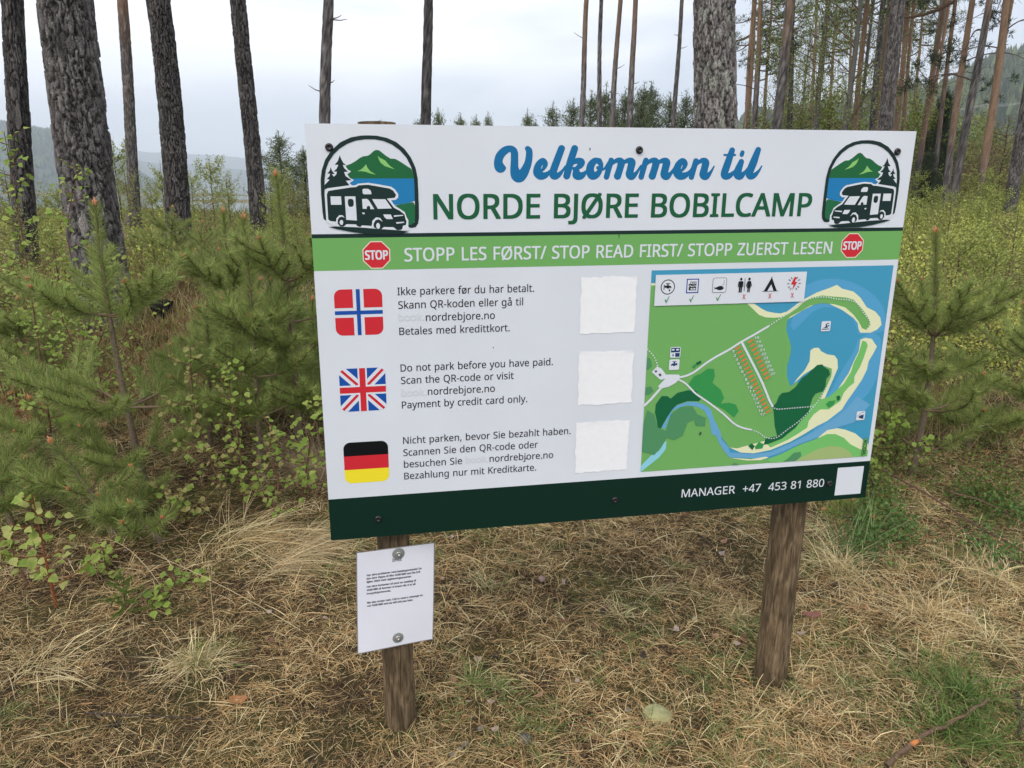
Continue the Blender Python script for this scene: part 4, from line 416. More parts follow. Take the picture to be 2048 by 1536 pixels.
hill('hill', (8, 62), 420, 560, [(8, 5), (13.8, 25), (16.3, 66), (17, 76), (20.2, 78), (23.4, 80), (26.3, 88), (28.3, 100), (30.4, 112), (32.9, 118), (36.3, 142), (45, 200), (62, 230)], .5, 13000, 15,
     [(.03, .045, .028), (.042, .06, .034), (.07, .092, .045), (.09, .115, .055)], flat('cleared_slope', (.10, .105, .07), .95, .05, noise=.4, nscale=.03), 12, (12, 58))

# ================================================================== power line on the right hill
def power():
    woodm = flat('weathered_pole', (.20, .18, .16), .9, .1, noise=.3, nscale=3)
    wirem = flat('wire', (.55, .56, .58), .5, .4, metal=.6)
    pts = [at(1722, 262, 330), at(1963, 205, 330), at(2190, 150, 330)]; lab = ['wooden power pole seen between the leaning pines near the spruce', 'wooden power pole on the wooded hillside left of the yellow bush', 'wooden power pole on the hillside at the right edge']
    tops = []
    for q, (p, l) in enumerate(zip(pts, lab)):
        if q == 0: continue
        b = Vector((p.x, p.y, p.z - 17)); r = empty('power_pole', b, l, 'power pole', 'power poles on the hillside')
        for s_ in (-2.2, 2.2):
            v, f, c = tube([(s_, 0, -3), (s_, 0, 9), (s_, 0, 17)], [.22, .19, .15], 8); link('pole', npmesh('pole', v, f, c, True), woodm, r)
        v, f, c = tube([(-5, 0, 15.6), (0, 0, 15.6), (5, 0, 15.6)], [.14, .14, .14], 6); link('crossarm', npmesh('crossarm', v, f, c), woodm, r)
        tops.append(b)
    l0 = [Vector((pts[0].x, pts[0].y, tops[0].z + 1))] + tops
    for k, off in enumerate((-4.6, 0, 4.6)):
        pth = []
        for a, b in zip(l0[:-1], l0[1:]):
            for t in np.linspace(0, 1, 14)[:-1]:
                p = a.lerp(b, t); pth.append((p.x + off * .3, p.y + off, p.z + 15.4 - 3.2 * 4 * t * (1 - t) + .4))
        v, f, c = tube(pth, [.035] * len(pth), 4)
        o = link('power_line', npmesh('power_line', v, f, c), wirem)
        tag(o, ['thin power line crossing the hillside, nearest of three wires', 'thin power line crossing the hillside, middle of three wires', 'thin power line crossing the hillside, farthest of three wires'][k], 'wire', 'wires on the hillside')
power()
# ================================================================== the welcome sign
def pr(r, g, b): return tuple(min(.86, v * .93) for v in lin((r, g, b)))
INK = dict(dk=pr(19, 45, 43), dg=pr(9, 42, 33), lg=pr(110, 170, 96), tg=pr(20, 90, 58), sb=pr(14, 108, 162), wh=pr(214, 220, 231), cr=pr(228, 215, 200), rd=pr(202, 42, 54),
           gr=pr(30, 104, 66), bl=pr(28, 122, 180), mt=pr(27, 100, 58), lt=pr(135, 196, 112), tx=pr(28, 30, 42), gh=pr(209, 215, 226), bk=pr(22, 28, 34), nv=pr(24, 62, 105), nb=pr(40, 66, 150),
           wa=pr(66, 152, 190), w2=pr(84, 160, 205), sa=pr(224, 228, 190), ln=pr(112, 172, 98), ls=pr(116, 190, 108), ri=pr(104, 166, 208), rl=pr(140, 205, 225), ol=pr(160, 182, 120),
           fd=pr(22, 98, 62), fm=pr(54, 146, 78), fg=pr(80, 142, 98), bx=pr(70, 80, 80), cg=pr(70, 140, 90), og=pr(224, 120, 62), fb=pr(22, 78, 165), ye=pr(236, 220, 48), kk=pr(12, 14, 18))
_ink = {}
def ink(k):
    if k not in _ink:
        m = flat('print_' + {'wh': 'white', 'dk': 'dark_green'}.get(k, k), INK[k], .45, .22); _ink[k] = m
    return _ink[k]
BT = EYE + .137                                          # top left corner of the board
sign = empty('welcome_sign', (-.4569 + .1567, 1.6871 + .0281, 0), 'white and green campsite welcome board with map, on two round wooden posts', 'sign')
sign.rotation_euler = (0, 0, math.atan2(.2647, 1.4741))
XO = -.159                                                # board left edge in the sign's own axes
TILT = math.tan(rad(.26))
def sp(u, v, k=0):                                       # board print coordinates (mm, from top left) -> sign axes; k = layer
    x, z = u / 1000, -v / 1000
    return (XO + x - z * TILT * .8 * 0, -.0012 - k * .00007, BT + z + x * TILT * 1.7)
def fill(polys, offset=0.0):
    c = bpy.data.curves.new('f', 'CURVE'); c.dimensions = '2D'; c.fill_mode = 'BOTH'; c.offset = offset
    for p in polys:
        s = c.splines.new('POLY'); s.points.add(len(p) - 1)
        for i, (x, y) in enumerate(p): s.points[i].co = (x, y, 0, 1)
        s.use_cyclic_u = True
    o = bpy.data.objects.new('f', c); me = bpy.data.meshes.new_from_object(o)
    V = [tuple(v.co) for v in me.vertices]; F = [tuple(p.vertices) for p in me.polygons]
    bpy.data.objects.remove(o); bpy.data.curves.remove(c); bpy.data.meshes.remove(me)
    return V, F
class Print:                                             # a stack of flat printed shapes -> one mesh with one material per ink
    def __init__(s, k0=1): s.V = []; s.F = []; s.M = []; s.inks = []; s.k = k0
    def add(s, polys, col, offset=0.0):
        if offset:                                        # bolder letters: the same outline laid down again a hair to each side
            for dx, dy in ((-1, -.7), (1, -.7), (1, .7), (-1, .7)): s.add([[(x + dx * offset, y + dy * offset) for x, y in p] for p in polys], col)
        V, F = fill([[(x, -y) for x, y in p] for p in polys])
        if col not in s.inks: s.inks.append(col)
        b = len(s.V); s.V += [(x, -y, s.k) for x, y, _ in V]
        for f in F:
            a = sum(V[f[i]][0] * V[f[(i + 1) % len(f)]][1] - V[f[(i + 1) % len(f)]][0] * V[f[i]][1] for i in range(len(f)))
            s.F.append(tuple(b + i for i in (f if a > 0 else f[::-1]))); s.M.append(s.inks.index(col))
        s.k += 1
    def build(s, name, parent, fn=sp):
        me = bpy.data.meshes.new(name); me.from_pydata([fn(x, y, k) for x, y, k in s.V], [], s.F)
        for c in s.inks: me.materials.append(ink(c))
        me.polygons.foreach_set('material_index', s.M); me.update(); return link(name, me, None, parent)
def text_polys(s, x0, y0, x1, cap, h=572.):
    """outline letters, baseline from (x0,y0) to (x1,y0), capital height cap"""
    cx = 0; out = []; ext = []
    for ch in s:
        for p in GL.get(ch, []): out.append([(cx + p[i], p[i + 1]) for i in range(0, len(p), 2)]); ext += [q[0] for q in out[-1]]
        cx += ADV.get(ch, 260)
    a, b = min(ext), max(ext); sx = (x1 - x0) / (b - a); sy = cap / h
    return [[(x0 + (x - a) * sx, y0 - y * sy) for x, y in p] for p in out]
def sm(p):                                               # round off a traced outline
    for _ in range(2): p = [q for i in range(len(p)) for q in ((p[i][0] * .75 + p[(i + 1) % len(p)][0] * .25, p[i][1] * .75 + p[(i + 1) % len(p)][1] * .25), (p[i][0] * .25 + p[(i + 1) % len(p)][0] * .75, p[i][1] * .25 + p[(i + 1) % len(p)][1] * .75))]
    return p
def build_sign():
    # panel: thin aluminium composite sheet
    boardm = flat('board_white', INK['wh'], .4, .35, noise=.035, nscale=3.5)
    edge = flat('board_edge', (.45, .46, .47), .35, .5, metal=.5)
    def slab(u0, v0, u1, v1, y0, y1, name, m, parent, bev=.0):
        q = [(u0, v0), (u1, v0), (u1, v1), (u0, v1)]; P = [sp(a, b) for a, b in q]
        V = [(p[0], y0, p[2]) for p in P] + [(p[0], y1, p[2]) for p in P]
        me = bpy.data.meshes.new(name); me.from_pydata(V, [], [(0, 3, 2, 1), (4, 5, 6, 7), (0, 1, 5, 4), (1, 2, 6, 5), (2, 3, 7, 6), (3, 0, 4, 7)]); me.materials.append(m); me.materials.append(edge)
        for p in me.polygons[2:]: p.material_index = 1
        me.update(); return link(name, me, None, parent)
    slab(0, 0, 1500, 1000, -.0010, .0035, 'panel', boardm, sign)
    # printed artwork, part by part
    groups = {}
    for part, col, smooth, polys in ART:
        P = [[(p[i] / 10, p[i + 1] / 10) for i in range(0, len(p), 2)] for p in polys]
        if smooth: P = [sm(p) for p in P]
        groups.setdefault(part, []).append((col, P))
    x0, x1, t0, b0, X0, X1, T0, B0 = EM2
    groups['emblem_b'] = [(c, [[(X1 - (x - x0) * (X1 - X0) / (x1 - x0), T0 + (y - t0) * (B0 - T0) / (b0 - t0)) for x, y in p] for p in P]) for c, P in groups['emblem']]
    nm = {'script_lettering': 'lettering', 'dark_line': 'printed_band', 'green_band': 'printed_band', 'dark_band': 'printed_band', 'emblem_b': 'emblem', 'stop_symbol2': 'stop_symbol', 'map': 'site_map', 'icon_strip': 'pictogram_strip'}
    lb = {'script_lettering': 'blue script lettering reading Velkommen til', 'emblem': 'left emblem of a motorhome, spruces, lake and mountain', 'emblem_b': 'right emblem, mirrored motorhome with mountain and lake', 'stop_symbol': 'red stop octagon at the left of the light green band',
          'stop_symbol2': 'red stop octagon at the right of the light green band', 'dark_line': 'thin dark green line', 'green_band': 'light green band', 'dark_band': 'dark green band along the bottom', 'map': 'map of lake, land spits and pitches', 'icon_strip': 'white strip of six pictograms'}
    mapob = None
    for part, items in groups.items():
        k0 = {'dark_line': 1, 'green_band': 1, 'dark_band': 1, 'icon_strip': 44, 'stop_symbol': 3, 'stop_symbol2': 3}.get(part, 2)
        pt = Print(k0)
        for col, P in items: pt.add(P, col)
        if part in ('stop_symbol', 'stop_symbol2'):
            c = STOPC[0 if part == 'stop_symbol' else 1]; pt.add(text_polys('STOP', c[0] - 25.5, c[1] + 10, c[0] + 25.5, 20), 'wh', 1.0)
        if part == 'map':
            dots = [[(x / 10 + 2.1 * math.cos(a), y / 10 + 2.1 * math.sin(a)) for a in np.arange(6) * 1.047] for x, y in DOTS]; pt.add(dots, 'wh')
            ca, sa_ = math.cos(rad(PANG)), math.sin(rad(PANG)); R = lambda c, w, h: [(c[0] + x * ca - y * sa_, c[1] + x * sa_ + y * ca) for x, y in ((-w, -h), (w, -h), (w, h), (-w, h))]
            pt.add([R(c, 10.4, 5.0) for c in PLOTS], 'ls'); pt.add([R(c, 8.2, 2.9) for c in PLOTS], 'bx'); pt.add([R(c, 7.6, 2.3) for c in PLOTS], 'og')
            L = []
            for i, c in enumerate(PLAB): s_ = str(i + 1); w = 3.2 * len(s_); L += text_polys(s_, c[0] - w, c[1] + 3.4, c[0] + w, 6.4)
            pt.add(L, 'wh', .25)
            rot = [[(1474 + y, 866 - x) for x, y in p] for p in text_polys('WEICON', 0, 4.5, 44, 9)]
            capsule = lambda w, h: [(1474 + sx * w * math.cos(a) * 1, 844 + (-1 if math.sin(a) < 0 else 1) * (h - w) + w * math.sin(a)) for sx in (1,) for a in np.linspace(0, 6.283, 25)[:-1]]
            pt.add([capsule(7.2, 27)], 'bk'); pt.add([capsule(6.3, 26)], 'ls'); pt.add(rot, 'bk', .5)
            for cc in [(1272.0, 0)]: pass
        if part == 'icon_strip':
            pt.add([q for c in XS for q in text_polys('X', c[0] - 4, c[1] + 6, c[0] + 4, 12)], 'rd', .1)
        o = pt.build(nm.get(part, part), sign)
        if part in lb: o['label'] = lb[part]
    # flags
    def rr(x0, y0, x1, y1, r=17, n=6):
        out = []
        for cx, cy, o in ((x1 - r, y1 - r, 0), (x0 + r, y1 - r, 90), (x0 + r, y0 + r, 180), (x1 - r, y0 + r, 270)):
            out += [(cx + r * math.cos(rad(o + 90 * i / n)), cy + r * math.sin(rad(o + 90 * i / n))) for i in range(n + 1)]
        return out
    def clipx(p, axis, v, keep):                         # half-plane clip
        out = []
        for i in range(len(p)):
            a, b = p[i], p[(i + 1) % len(p)]; fa = (a[axis] - v) * keep; fb = (b[axis] - v) * keep
            if fa >= 0: out.append(a)
            if fa * fb < 0: t = fa / (fa - fb); out.append((a[0] + (b[0] - a[0]) * t, a[1] + (b[1] - a[1]) * t))
        return out
    def box(p, x0, y0, x1, y1):
        for ax, v, k in ((0, x0, 1), (0, x1, -1), (1, y0, 1), (1, y1, -1)): p = clipx(p, ax, v, k) if p else p
        return p
    def conv(p, q):                                      # clip polygon p by convex polygon q (same winding)
        for i in range(len(q)):
            a, b = q[i], q[(i + 1) % len(q)]; nx, ny = -(b[1] - a[1]), b[0] - a[0]; out = []
            f = lambda w: (w[0] - a[0]) * nx + (w[1] - a[1]) * ny
            for j in range(len(p)):
                c, d = p[j], p[(j + 1) % len(p)]
                if f(c) >= 0: out.append(c)
                if f(c) * f(d) < 0: t = f(c) / (f(c) - f(d)); out.append((c[0] + (d[0] - c[0]) * t, c[1] + (d[1] - c[1]) * t))
            p = out
            if not p: return p
        return p
    for k, (x0, y0, x1, y1) in enumerate(FLAGS):
        w, h = x1 - x0, y1 - y0; body = rr(x0, y0, x1, y1); pt = Print(2); X = lambda f: x0 + w * f; Yv = lambda f: y0 + h * f
        if k == 0:
            for a in ((0, 0, .385, .40), (.61, 0, 1, .40), (0, .61, .385, 1), (.61, .61, 1, 1)): pt.k = 2; pt.add([box(body, X(a[0]), Yv(a[1]), X(a[2]), Yv(a[3]))], 'rd')
            pt.k = 3; pt.add([[(X(.455), y0), (X(.535), y0), (X(.535), Yv(.463)), (x1, Yv(.463)), (x1, Yv(.545)), (X(.535), Yv(.545)), (X(.535), y1), (X(.455), y1), (X(.455), Yv(.545)), (x0, Yv(.545)), (x0, Yv(.463)), (X(.455), Yv(.463))]], 'fb')
        elif k == 1:
            pt.add([body], 'fb'); cx, cy = X(.5), Yv(.5)
            def diag(s, wd, o=0): 
                L = 90; ux, uy = .7071 * L, .7071 * L * s; nx, ny = -.7071 * s * wd / 2, .7071 * wd / 2; ox, oy = -.7071 * s * o, .7071 * o
                q = [(cx - ux + nx + ox, cy - uy + ny + oy), (cx - ux - nx + ox, cy - uy - ny + oy), (cx + ux - nx + ox, cy + uy - ny + oy), (cx + ux + nx + ox, cy + uy + ny + oy)]
                a = sum(q[i][0] * q[(i + 1) % 4][1] - q[(i + 1) % 4][0] * q[i][1] for i in range(4)); return q if a > 0 else q[::-1]
            for s in (1, -1): pt.add([conv(body, diag(s, 22))], 'wh')
            for s in (1, -1): pt.add([conv(body, diag(s, 6.5, 0))], 'rd')
            pt.add([[(X(.40), y0), (X(.60), y0), (X(.60), Yv(.39)), (x1, Yv(.39)), (x1, Yv(.61)), (X(.60), Yv(.61)), (X(.60), y1), (X(.40), y1), (X(.40), Yv(.61)), (x0, Yv(.61)), (x0, Yv(.39)), (X(.40), Yv(.39))]], 'wh')
            pt.add([[(X(.435), y0), (X(.565), y0), (X(.565), Yv(.43)), (x1, Yv(.43)), (x1, Yv(.57)), (X(.565), Yv(.57)), (X(.565), y1), (X(.435), y1), (X(.435), Yv(.57)), (x0, Yv(.57)), (x0, Yv(.43)), (X(.435), Yv(.43))]], 'rd')
        else:
            for c, a, b in (('kk', 0, .3333), ('rd', .3333, .6667), ('ye', .6667, 1)): pt.k = 2; pt.add([box(body, x0, Yv(a), x1, Yv(b))], c)
        pt.build('flag', sign)['label'] = ['Norwegian flag with rounded corners', 'British flag with rounded corners', 'German flag with rounded corners'][k]
    # texts
    byg = {}
    for s, x0, y0, x1, cap, col, off, grp in TXT:
        if s == 'WEICON': continue
        pt = Print(4)
        if col == 'tx': off = .12
        if s.startswith('MANAGER'): off = .2
        off = {'title_lettering': 1.6, 'band_lettering': .6}.get(grp, off if col != 'gh' else .3)
        pt.add(text_polys(s, x0 + off, y0 - off, x1 - off, cap - 2 * off), col, off)
        if col == 'gh':
            for q in range(3): pass
        pt.build('lettering', sign)
    # paper stickers (their codes are left out), ragged and wrinkled
    rng = np.random.default_rng(4); pap = flat('sticker_paper', (.79, .81, .86), .45, .4, noise=.02, nscale=60, bump=.05)
    for k, (x0, y0, x1, y1) in enumerate(STICK[:3]):
        n = 26; u = np.linspace(0, 1, n); uu, vv = np.meshgrid(u, u); ex = 1 - np.minimum(np.minimum(uu, 1 - uu), np.minimum(vv, 1 - vv)) * 14
        U = x0 + 2 + (x1 - x0 - 4) * uu + (fbm(uu * 9 + k, vv * 9) - .5) * 7 * np.clip(ex, 0, 1); Vv = y0 + 2 + (y1 - y0 - 4) * vv + (fbm(uu * 9, vv * 9 + k * 3) - .5) * 7 * np.clip(ex, 0, 1)
        wr = np.abs(fbm(uu * 3 + k * 5, vv * 22) - .5) * 2.2 * (.25 + np.clip(ex, 0, 1)) + .25
        V = [sp(a, b, 4) for a, b in zip(U.ravel(), Vv.ravel())]; V = [(p[0], p[1] - w / 1000 * .9, p[2]) for p, w in zip(V, wr.ravel())]
        i = np.arange(n - 1)[:, None] * n + np.arange(n - 1)[None]; F = np.stack([i, i + n, i + n + 1, i + 1], 2).reshape(-1, 4)
        link('sticker', npmesh('sticker', V, F, smooth=True), pap, sign)
    x0, y0, x1, y1 = STICK[3]; pt = Print(3); pt.add([[(x0, y0), (x1, y0), (x1, y1), (x0, y1)]], 'wh'); pt.build('sticker', sign)
    # screws with black caps
    capm = flat('black_plastic', (.012, .012, .014), .35, .5)
    V, F = lathe([(0, -.0005), (.0085, 0), (.009, .0012), (.0086, .0032), (.0068, .0055), (.0045, .0062), (.0040, .0052), (0, .005)], 20)
    smesh = npmesh('screw', V[:, [0, 2, 1]] * np.array([1, -1, 1]), F[:, ::-1], smooth=True)
    for u, v in SCREWS:
        p = sp(u, v); link('screw', smesh, capm, sign, loc=(p[0], -.0012, p[2]))
    # specks of dirt
    for u, v in SPECK + [[726, 250], [728, 255], [502, 813], [1020, 560], [330, 905]]:
        q = Print(5); w = rng.uniform(.6, 1.3); q.add([[(u - w, v - w), (u + w, v - w * 2.5), (u + w * 1.4, v + w), (u, v + w * 3)]], 'bk'); q.build('dirt_speck', sign)
    # rails behind, posts
    woodm, nt, b = nodes('weathered_round_post', .85, .15); L = nt.links; t = nt.nodes.new('ShaderNodeTexCoord')
    def nzz(sc, d, scale):
        mpn = nt.nodes.new('ShaderNodeMapping'); mpn.inputs['Scale'].default_value = scale; q = nt.nodes.new('ShaderNodeTexNoise'); q.inputs['Scale'].default_value = sc; q.inputs['Detail'].default_value = d; q.inputs['Distortion'].default_value = .6
        L.new(t.outputs['Object'], mpn.inputs[0]); L.new(mpn.outputs[0], q.inputs['Vector']); return q.outputs['Fac']
    g1 = nzz(95, 10, (1, 1, .16)); g2 = nzz(9, 4, (1, 1, .35))
    r1 = nt.nodes.new('ShaderNodeValToRGB'); el = r1.color_ramp.elements; el[0].position = .32; el[0].color = (.075, .056, .038, 1); el[1].position = .68; el[1].color = (.29, .22, .145, 1); x_ = el.new(.5); x_.color = (.16, .118, .074, 1)
    r2 = nt.nodes.new('ShaderNodeValToRGB'); el = r2.color_ramp.elements; el[0].position = .35; el[0].color = (.42, .42, .40, 1); el[1].position = .65; el[1].color = (1.1, 1.05, 1, 1)
    mm = nt.nodes.new('ShaderNodeMix'); mm.data_type = 'RGBA'; mm.blend_type = 'MULTIPLY'; mm.inputs[0].default_value = 1
    L.new(g1, r1.inputs[0]); L.new(g2, r2.inputs[0]); L.new(r1.outputs[0], mm.inputs[6]); L.new(r2.outputs[0], mm.inputs[7]); L.new(mm.outputs[2], b.inputs['Base Color'])
    bp = nt.nodes.new('ShaderNodeBump'); bp.inputs['Strength'].default_value = .9; bp.inputs['Distance'].default_value = .006; L.new(g1, bp.inputs['Height']); L.new(bp.outputs[0], b.inputs['Normal'])
    MAT['post'] = woodm
    for v in (50, 948): slab(40, v - 24, 1440, v + 24, .0045, .0345, 'rail', woodm, sign)
    def post(x, y, r, z0, z1, seed, crack):
        na, nzv = 144, 110; z = np.linspace(z0, z1, nzv); an = np.arange(na) * 2 * math.pi / na; zz, aa = np.meshgrid(z, an, indexing='ij')
        R = r * (1 + .03 * np.cos(aa * 2 + seed) + .035 * (fbm(np.cos(aa) * 2 + seed, zz * 3) - .5) * 2) * (1 + .03 * (zz < .12))
        
        for ca_, za, zb, dp in ((crack, -1, 9, .007), (crack - .62, .1, .75, .0028), (crack + .45, .35, 1.3, .003), (crack - .25, -.1, .35, .0022), (crack + .85, 0, .8, .0022)):
            dd = np.abs(((aa - ca_ + math.pi) % (2 * math.pi)) - math.pi + .09 * np.sin(zz * 5 + ca_ * 9) + .05 * np.sin(zz * 17)); R = R - dp * np.clip(1 - dd / .035, 0, 1) * (zz > za) * (zz < zb)
        V = np.stack([x + R * np.cos(aa), y + R * np.sin(aa), zz], 2).reshape(-1, 3); i = np.arange(nzv - 1)[:, None] * na; j = np.arange(na)[None]; k = (j + 1) % na
        F = [tuple(q) for q in np.stack([i + j, i + k, i + na + k, i + na + j], 2).reshape(-1, 4)] + [tuple(range((nzv - 1) * na, nzv * na))]
        me = bpy.data.meshes.new('post'); me.from_pydata([tuple(v) for v in V], [], F); me.polygons.foreach_set('use_smooth', [True] * (len(F) - 1) + [False]); me.update(); link('post', me, woodm, sign)
    iw = sign.matrix_basis.inverted() if False else None
    c, s = math.cos(sign.rotation_euler.z), math.sin(sign.rotation_euler.z)
    def tolocal(X, Y): dx, dy = X - sign.location.x, Y - sign.location.y; return dx * c + dy * s, -dx * s + dy * c
    lx, ly = tolocal(-.317, 1.79); rx, ry = tolocal(.827, 1.995)
    post(lx, .0345 + .0425, .0425, -.25, BT + .011, 1, 4.95); post(rx, .0345 + .050, .0495, -.25, BT - .02, 4, 4.3)
    return lx, c, s
build_sign()

def build_notice():
    # laminated sheet screwed to the left post: position, turn, lean and roll as it hangs
    k = .957; o = Vector((-.4164 * k, 1.7863 * k, EYE - .9504 * k)); yaw, lean, roll = .3756, .0223, -.0423
    R = Vector((math.cos(yaw) * math.cos(roll), math.sin(yaw) * math.cos(roll), math.sin(-roll) if False else math.sin(roll)))
    D = -Vector((-math.sin(lean) * math.sin(yaw), math.cos(yaw) * math.sin(lean), math.cos(lean))); D = (D - R * D.dot(R)).normalized(); N = R.cross(D)
    if N.y > 0: N = -N
    W, H = .216 * k, .303 * k
    t = empty('paper_notice', o, 'laminated white paper notice screwed to the left post below the board', 'notice')
    t.matrix_world = Matrix(((R.x, -N.x, -D.x, o.x), (R.y, -N.y, -D.y, o.y), (R.z, -N.z, -D.z, o.z), (0, 0, 0, 1)))
    def f(u, v, k=0):                                    # mm on the sheet -> sheet axes (x right, y away, z up); gentle waves
        x, z = u / 1000, -v / 1000; w = .0022 * math.sin(x * 24 + 1) * math.sin(-z * 13) + .0035 * max(0, -z - .22) / .07 * (x / W - .4)
        return (x, w - .0002 - k * .00008, z)
    def sheet(u0, v0, u1, v1, k, name, m):
        n = 16; U, Vv = np.meshgrid(np.linspace(u0, u1, n), np.linspace(v0, v1, n)); V = [f(a, b, k) for a, b in zip(U.ravel(), Vv.ravel())]
        i = np.arange(n - 1)[:, None] * n + np.arange(n - 1)[None]; F = np.stack([i, i + n, i + n + 1, i + 1], 2).reshape(-1, 4); return link(name, npmesh(name, V, F, smooth=True), m, t)
    w, h = W * 1000, H * 1000
    sheet(-1.6, -1.6, w + 1.6, h + 1.6, 0, 'laminate_border', flat('laminate_film', (.23, .22, .21), .2, .6))
    sheet(1, 1, w - 1, h - 1, 3, 'sheet', flat('laminated_paper', (.70, .72, .82), .22, .5, noise=.02, nscale=5))
    lines = [("Har dere problemer med betalingsmetode? Da", .125, .83, .244), ("kan dere Vippse til tlfnr 45381880 ved Ole Erik", .125, .815, .277), ("Bjøre. Merk med registreringsnummer.", .125, .70, .310), ("Har dere kontanter så send en melding til", .125, .755, .358),
             ("45381880 så kommer vi innom når vi er på", .125, .75, .392), ("innspeksjonsrunde.", .125, .43, .427), ("We also accept cash. Call or send a message on", .125, .85, .518), ("+47 45381880 and we will visit you later.", .125, .72, .551)]
    for s, a, b, y in lines: pt = Print(6); pt.add(text_polys(s, a * w, y * h, b * w, 5.2), 'bx', .28); pt.build('lettering', t, f)
    pt = Print(6); pt.add(text_polys("Info:", .45 * w, .133 * h, .57 * w, 8.5), 'bx', .35); pt.build('lettering', t, f)
    wm = flat('grey_rubber_washer', (.20, .215, .205), .6, .3); zm = flat('zinc_screw', (.50, .50, .49), .35, .5, metal=.8)
    for u, v, r in ((.527 * w, .060 * h, .0165), (.525 * w, .914 * h, .0150)):
        p = f(u, v); V, F = lathe([(0, 0), (r * .98, .0002), (r, .0010), (r * .9, .0018), (0, .0022)], 28); wo_ = link('washer', npmesh('washer', V[:, [0, 2, 1]] * np.array([1, -1, 1]), F[:, ::-1], smooth=True), wm, t, loc=(p[0], p[1] - .0004, p[2]))
        V, F = lathe([(0, .002), (.0066, .0022), (.0070, .0032), (.0062, .0052), (.0036, .0056), (.0028, .0040), (0, .0036)], 16); link('screw', npmesh('screw', V[:, [0, 2, 1]] * np.array([1, -1, 1]), F[:, ::-1]), zm, wo_)
build_notice()
# ================================================================== mature pines
def worley(u, v, pu, seed):
    rs = np.random.default_rng(seed); nu = int(pu); nv = int(v.max()) + 4
    jx = rs.random((nu, nv)); jy = rs.random((nu, nv)); idc = rs.random((nu, nv))
    ui = np.floor(u).astype(int); vi = np.floor(v).astype(int)
    f1 = np.full(u.shape, 9.); f2 = np.full(u.shape, 9.); cid = np.zeros(u.shape)
    for a in (-1, 0, 1):
        for b in (-1, 0, 1):
            cu = ui + a; cv = np.clip(vi + b, 0, nv - 1); X = cu + jx[cu % nu, cv]; Y = vi + b + jy[cu % nu, cv]
            d = np.hypot(X - u, Y - v); near = d < f1
            f2 = np.where(near, f1, np.minimum(f2, d)); cid = np.where(near, idc[cu % nu, cv], cid); f1 = np.where(near, d, f1)
    return f1, f2, cid
GREY = (.125, .116, .116); ORANGE = (.27, .18, .125)
def trunk_mesh(base, top, r0, r1, H, seed, na=40, dz=.06, zf=6.0, orange=99., amp=.5, lichen=0., tint=1.0, cell=.035, flare=.35, ored=ORANGE):
    """base at local origin; axis runs along top - base"""
    rng = np.random.default_rng(seed)
    z = np.concatenate([np.arange(-.35, min(zf, H), dz), np.arange(min(zf, H), H + .3, .5)])
    d = (top - base); d = np.array([d.x / d.z, d.y / d.z])
    cu = max(5, int(2 * math.pi * r0 / cell)); an = np.arange(na) * 2 * math.pi / na
    zz, aa = np.meshgrid(z, an, indexing='ij')
    u = aa / (2 * math.pi) * cu + (vnoise(aa * 1.3, zz * 3 + seed) - .5) * .0; v = (zz + 1) / (cell * 4.2)
    wx = np.cos(aa) * r0 / cell * .9; wy = np.sin(aa) * r0 / cell * .9; u = u + (fbm(wx + 3, zz / cell * .45 + wy, 3) - .5) * 1.9; v = v + (fbm(wx * .8 + 9, zz / cell * .5 + wy, 3) - .5) * 1.5
    f1, f2, cid = worley(u, v, cu, seed)
    edge = np.clip((f2 - f1) * 4.0, 0, 1); fine = fbm(wx * 3 + seed, zz / cell * .55 + wy * 2, 3)
    R = np.interp(zz, [-1, 0, 6, H], [r0 * 1.03, r0, .74 * r0, r1 * .7]) + r0 * flare * np.exp(-np.clip(zz, 0, 9) / .16) * (1 + .35 * np.cos(aa * 5 + seed) + .2 * np.cos(aa * 3 + 1))
    up = sstep(orange - 1.0, orange + 1.4, zz + (vnoise(np.cos(aa) * 3 + 5, zz * 1.5) - .5) * 2)
    am = amp * .03 * (1 - up * .75) * np.clip(r0 / .16, .35, 1.1)
    R = R + am * (edge * .9 + cid * .5 + fine * .3 - .9) + (fbm(np.cos(aa) * 1.5 + seed, zz * .8) - .5) * r0 * .09
    cx = d[0] * zz + .35 * r0 * np.sin(zz * .9 + seed) * .5; cy = d[1] * zz + .3 * r0 * np.sin(zz * .7 + seed * 2)
    V = np.stack([cx + R * np.cos(aa), cy + R * np.sin(aa), zz], 2)
    n = na; i = np.arange(len(z) - 1)[:, None] * n; j = np.arange(n)[None]; k = (j + 1) % n
    F = np.stack([i + j, i + k, i + n + k, i + n + j], 2).reshape(-1, 4)
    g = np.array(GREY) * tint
    C = g * (.75 + .75 * cid[..., None] ** 2 + .8 * sstep(.5, .75, fine)[..., None] * edge[..., None]) * (.25 + .75 * edge[..., None]) * (.8 + .4 * fbm(np.cos(aa) * 2, zz * 1.1 + seed)[..., None])  # plate tones vary by cell; shade in the fissures is painted in through edge
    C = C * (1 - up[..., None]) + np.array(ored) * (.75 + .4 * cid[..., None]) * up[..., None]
    if lichen:
        m = sstep(.60, .68, fbm(np.cos(aa) * 5 + seed, zz * 9 + np.sin(aa) * 5)) * lichen; C = C * (1 - m[..., None]) + np.array((.30, .32, .28)) * m[..., None]
    return npmesh('trunk', V, F, C.reshape(-1, 3), True), d

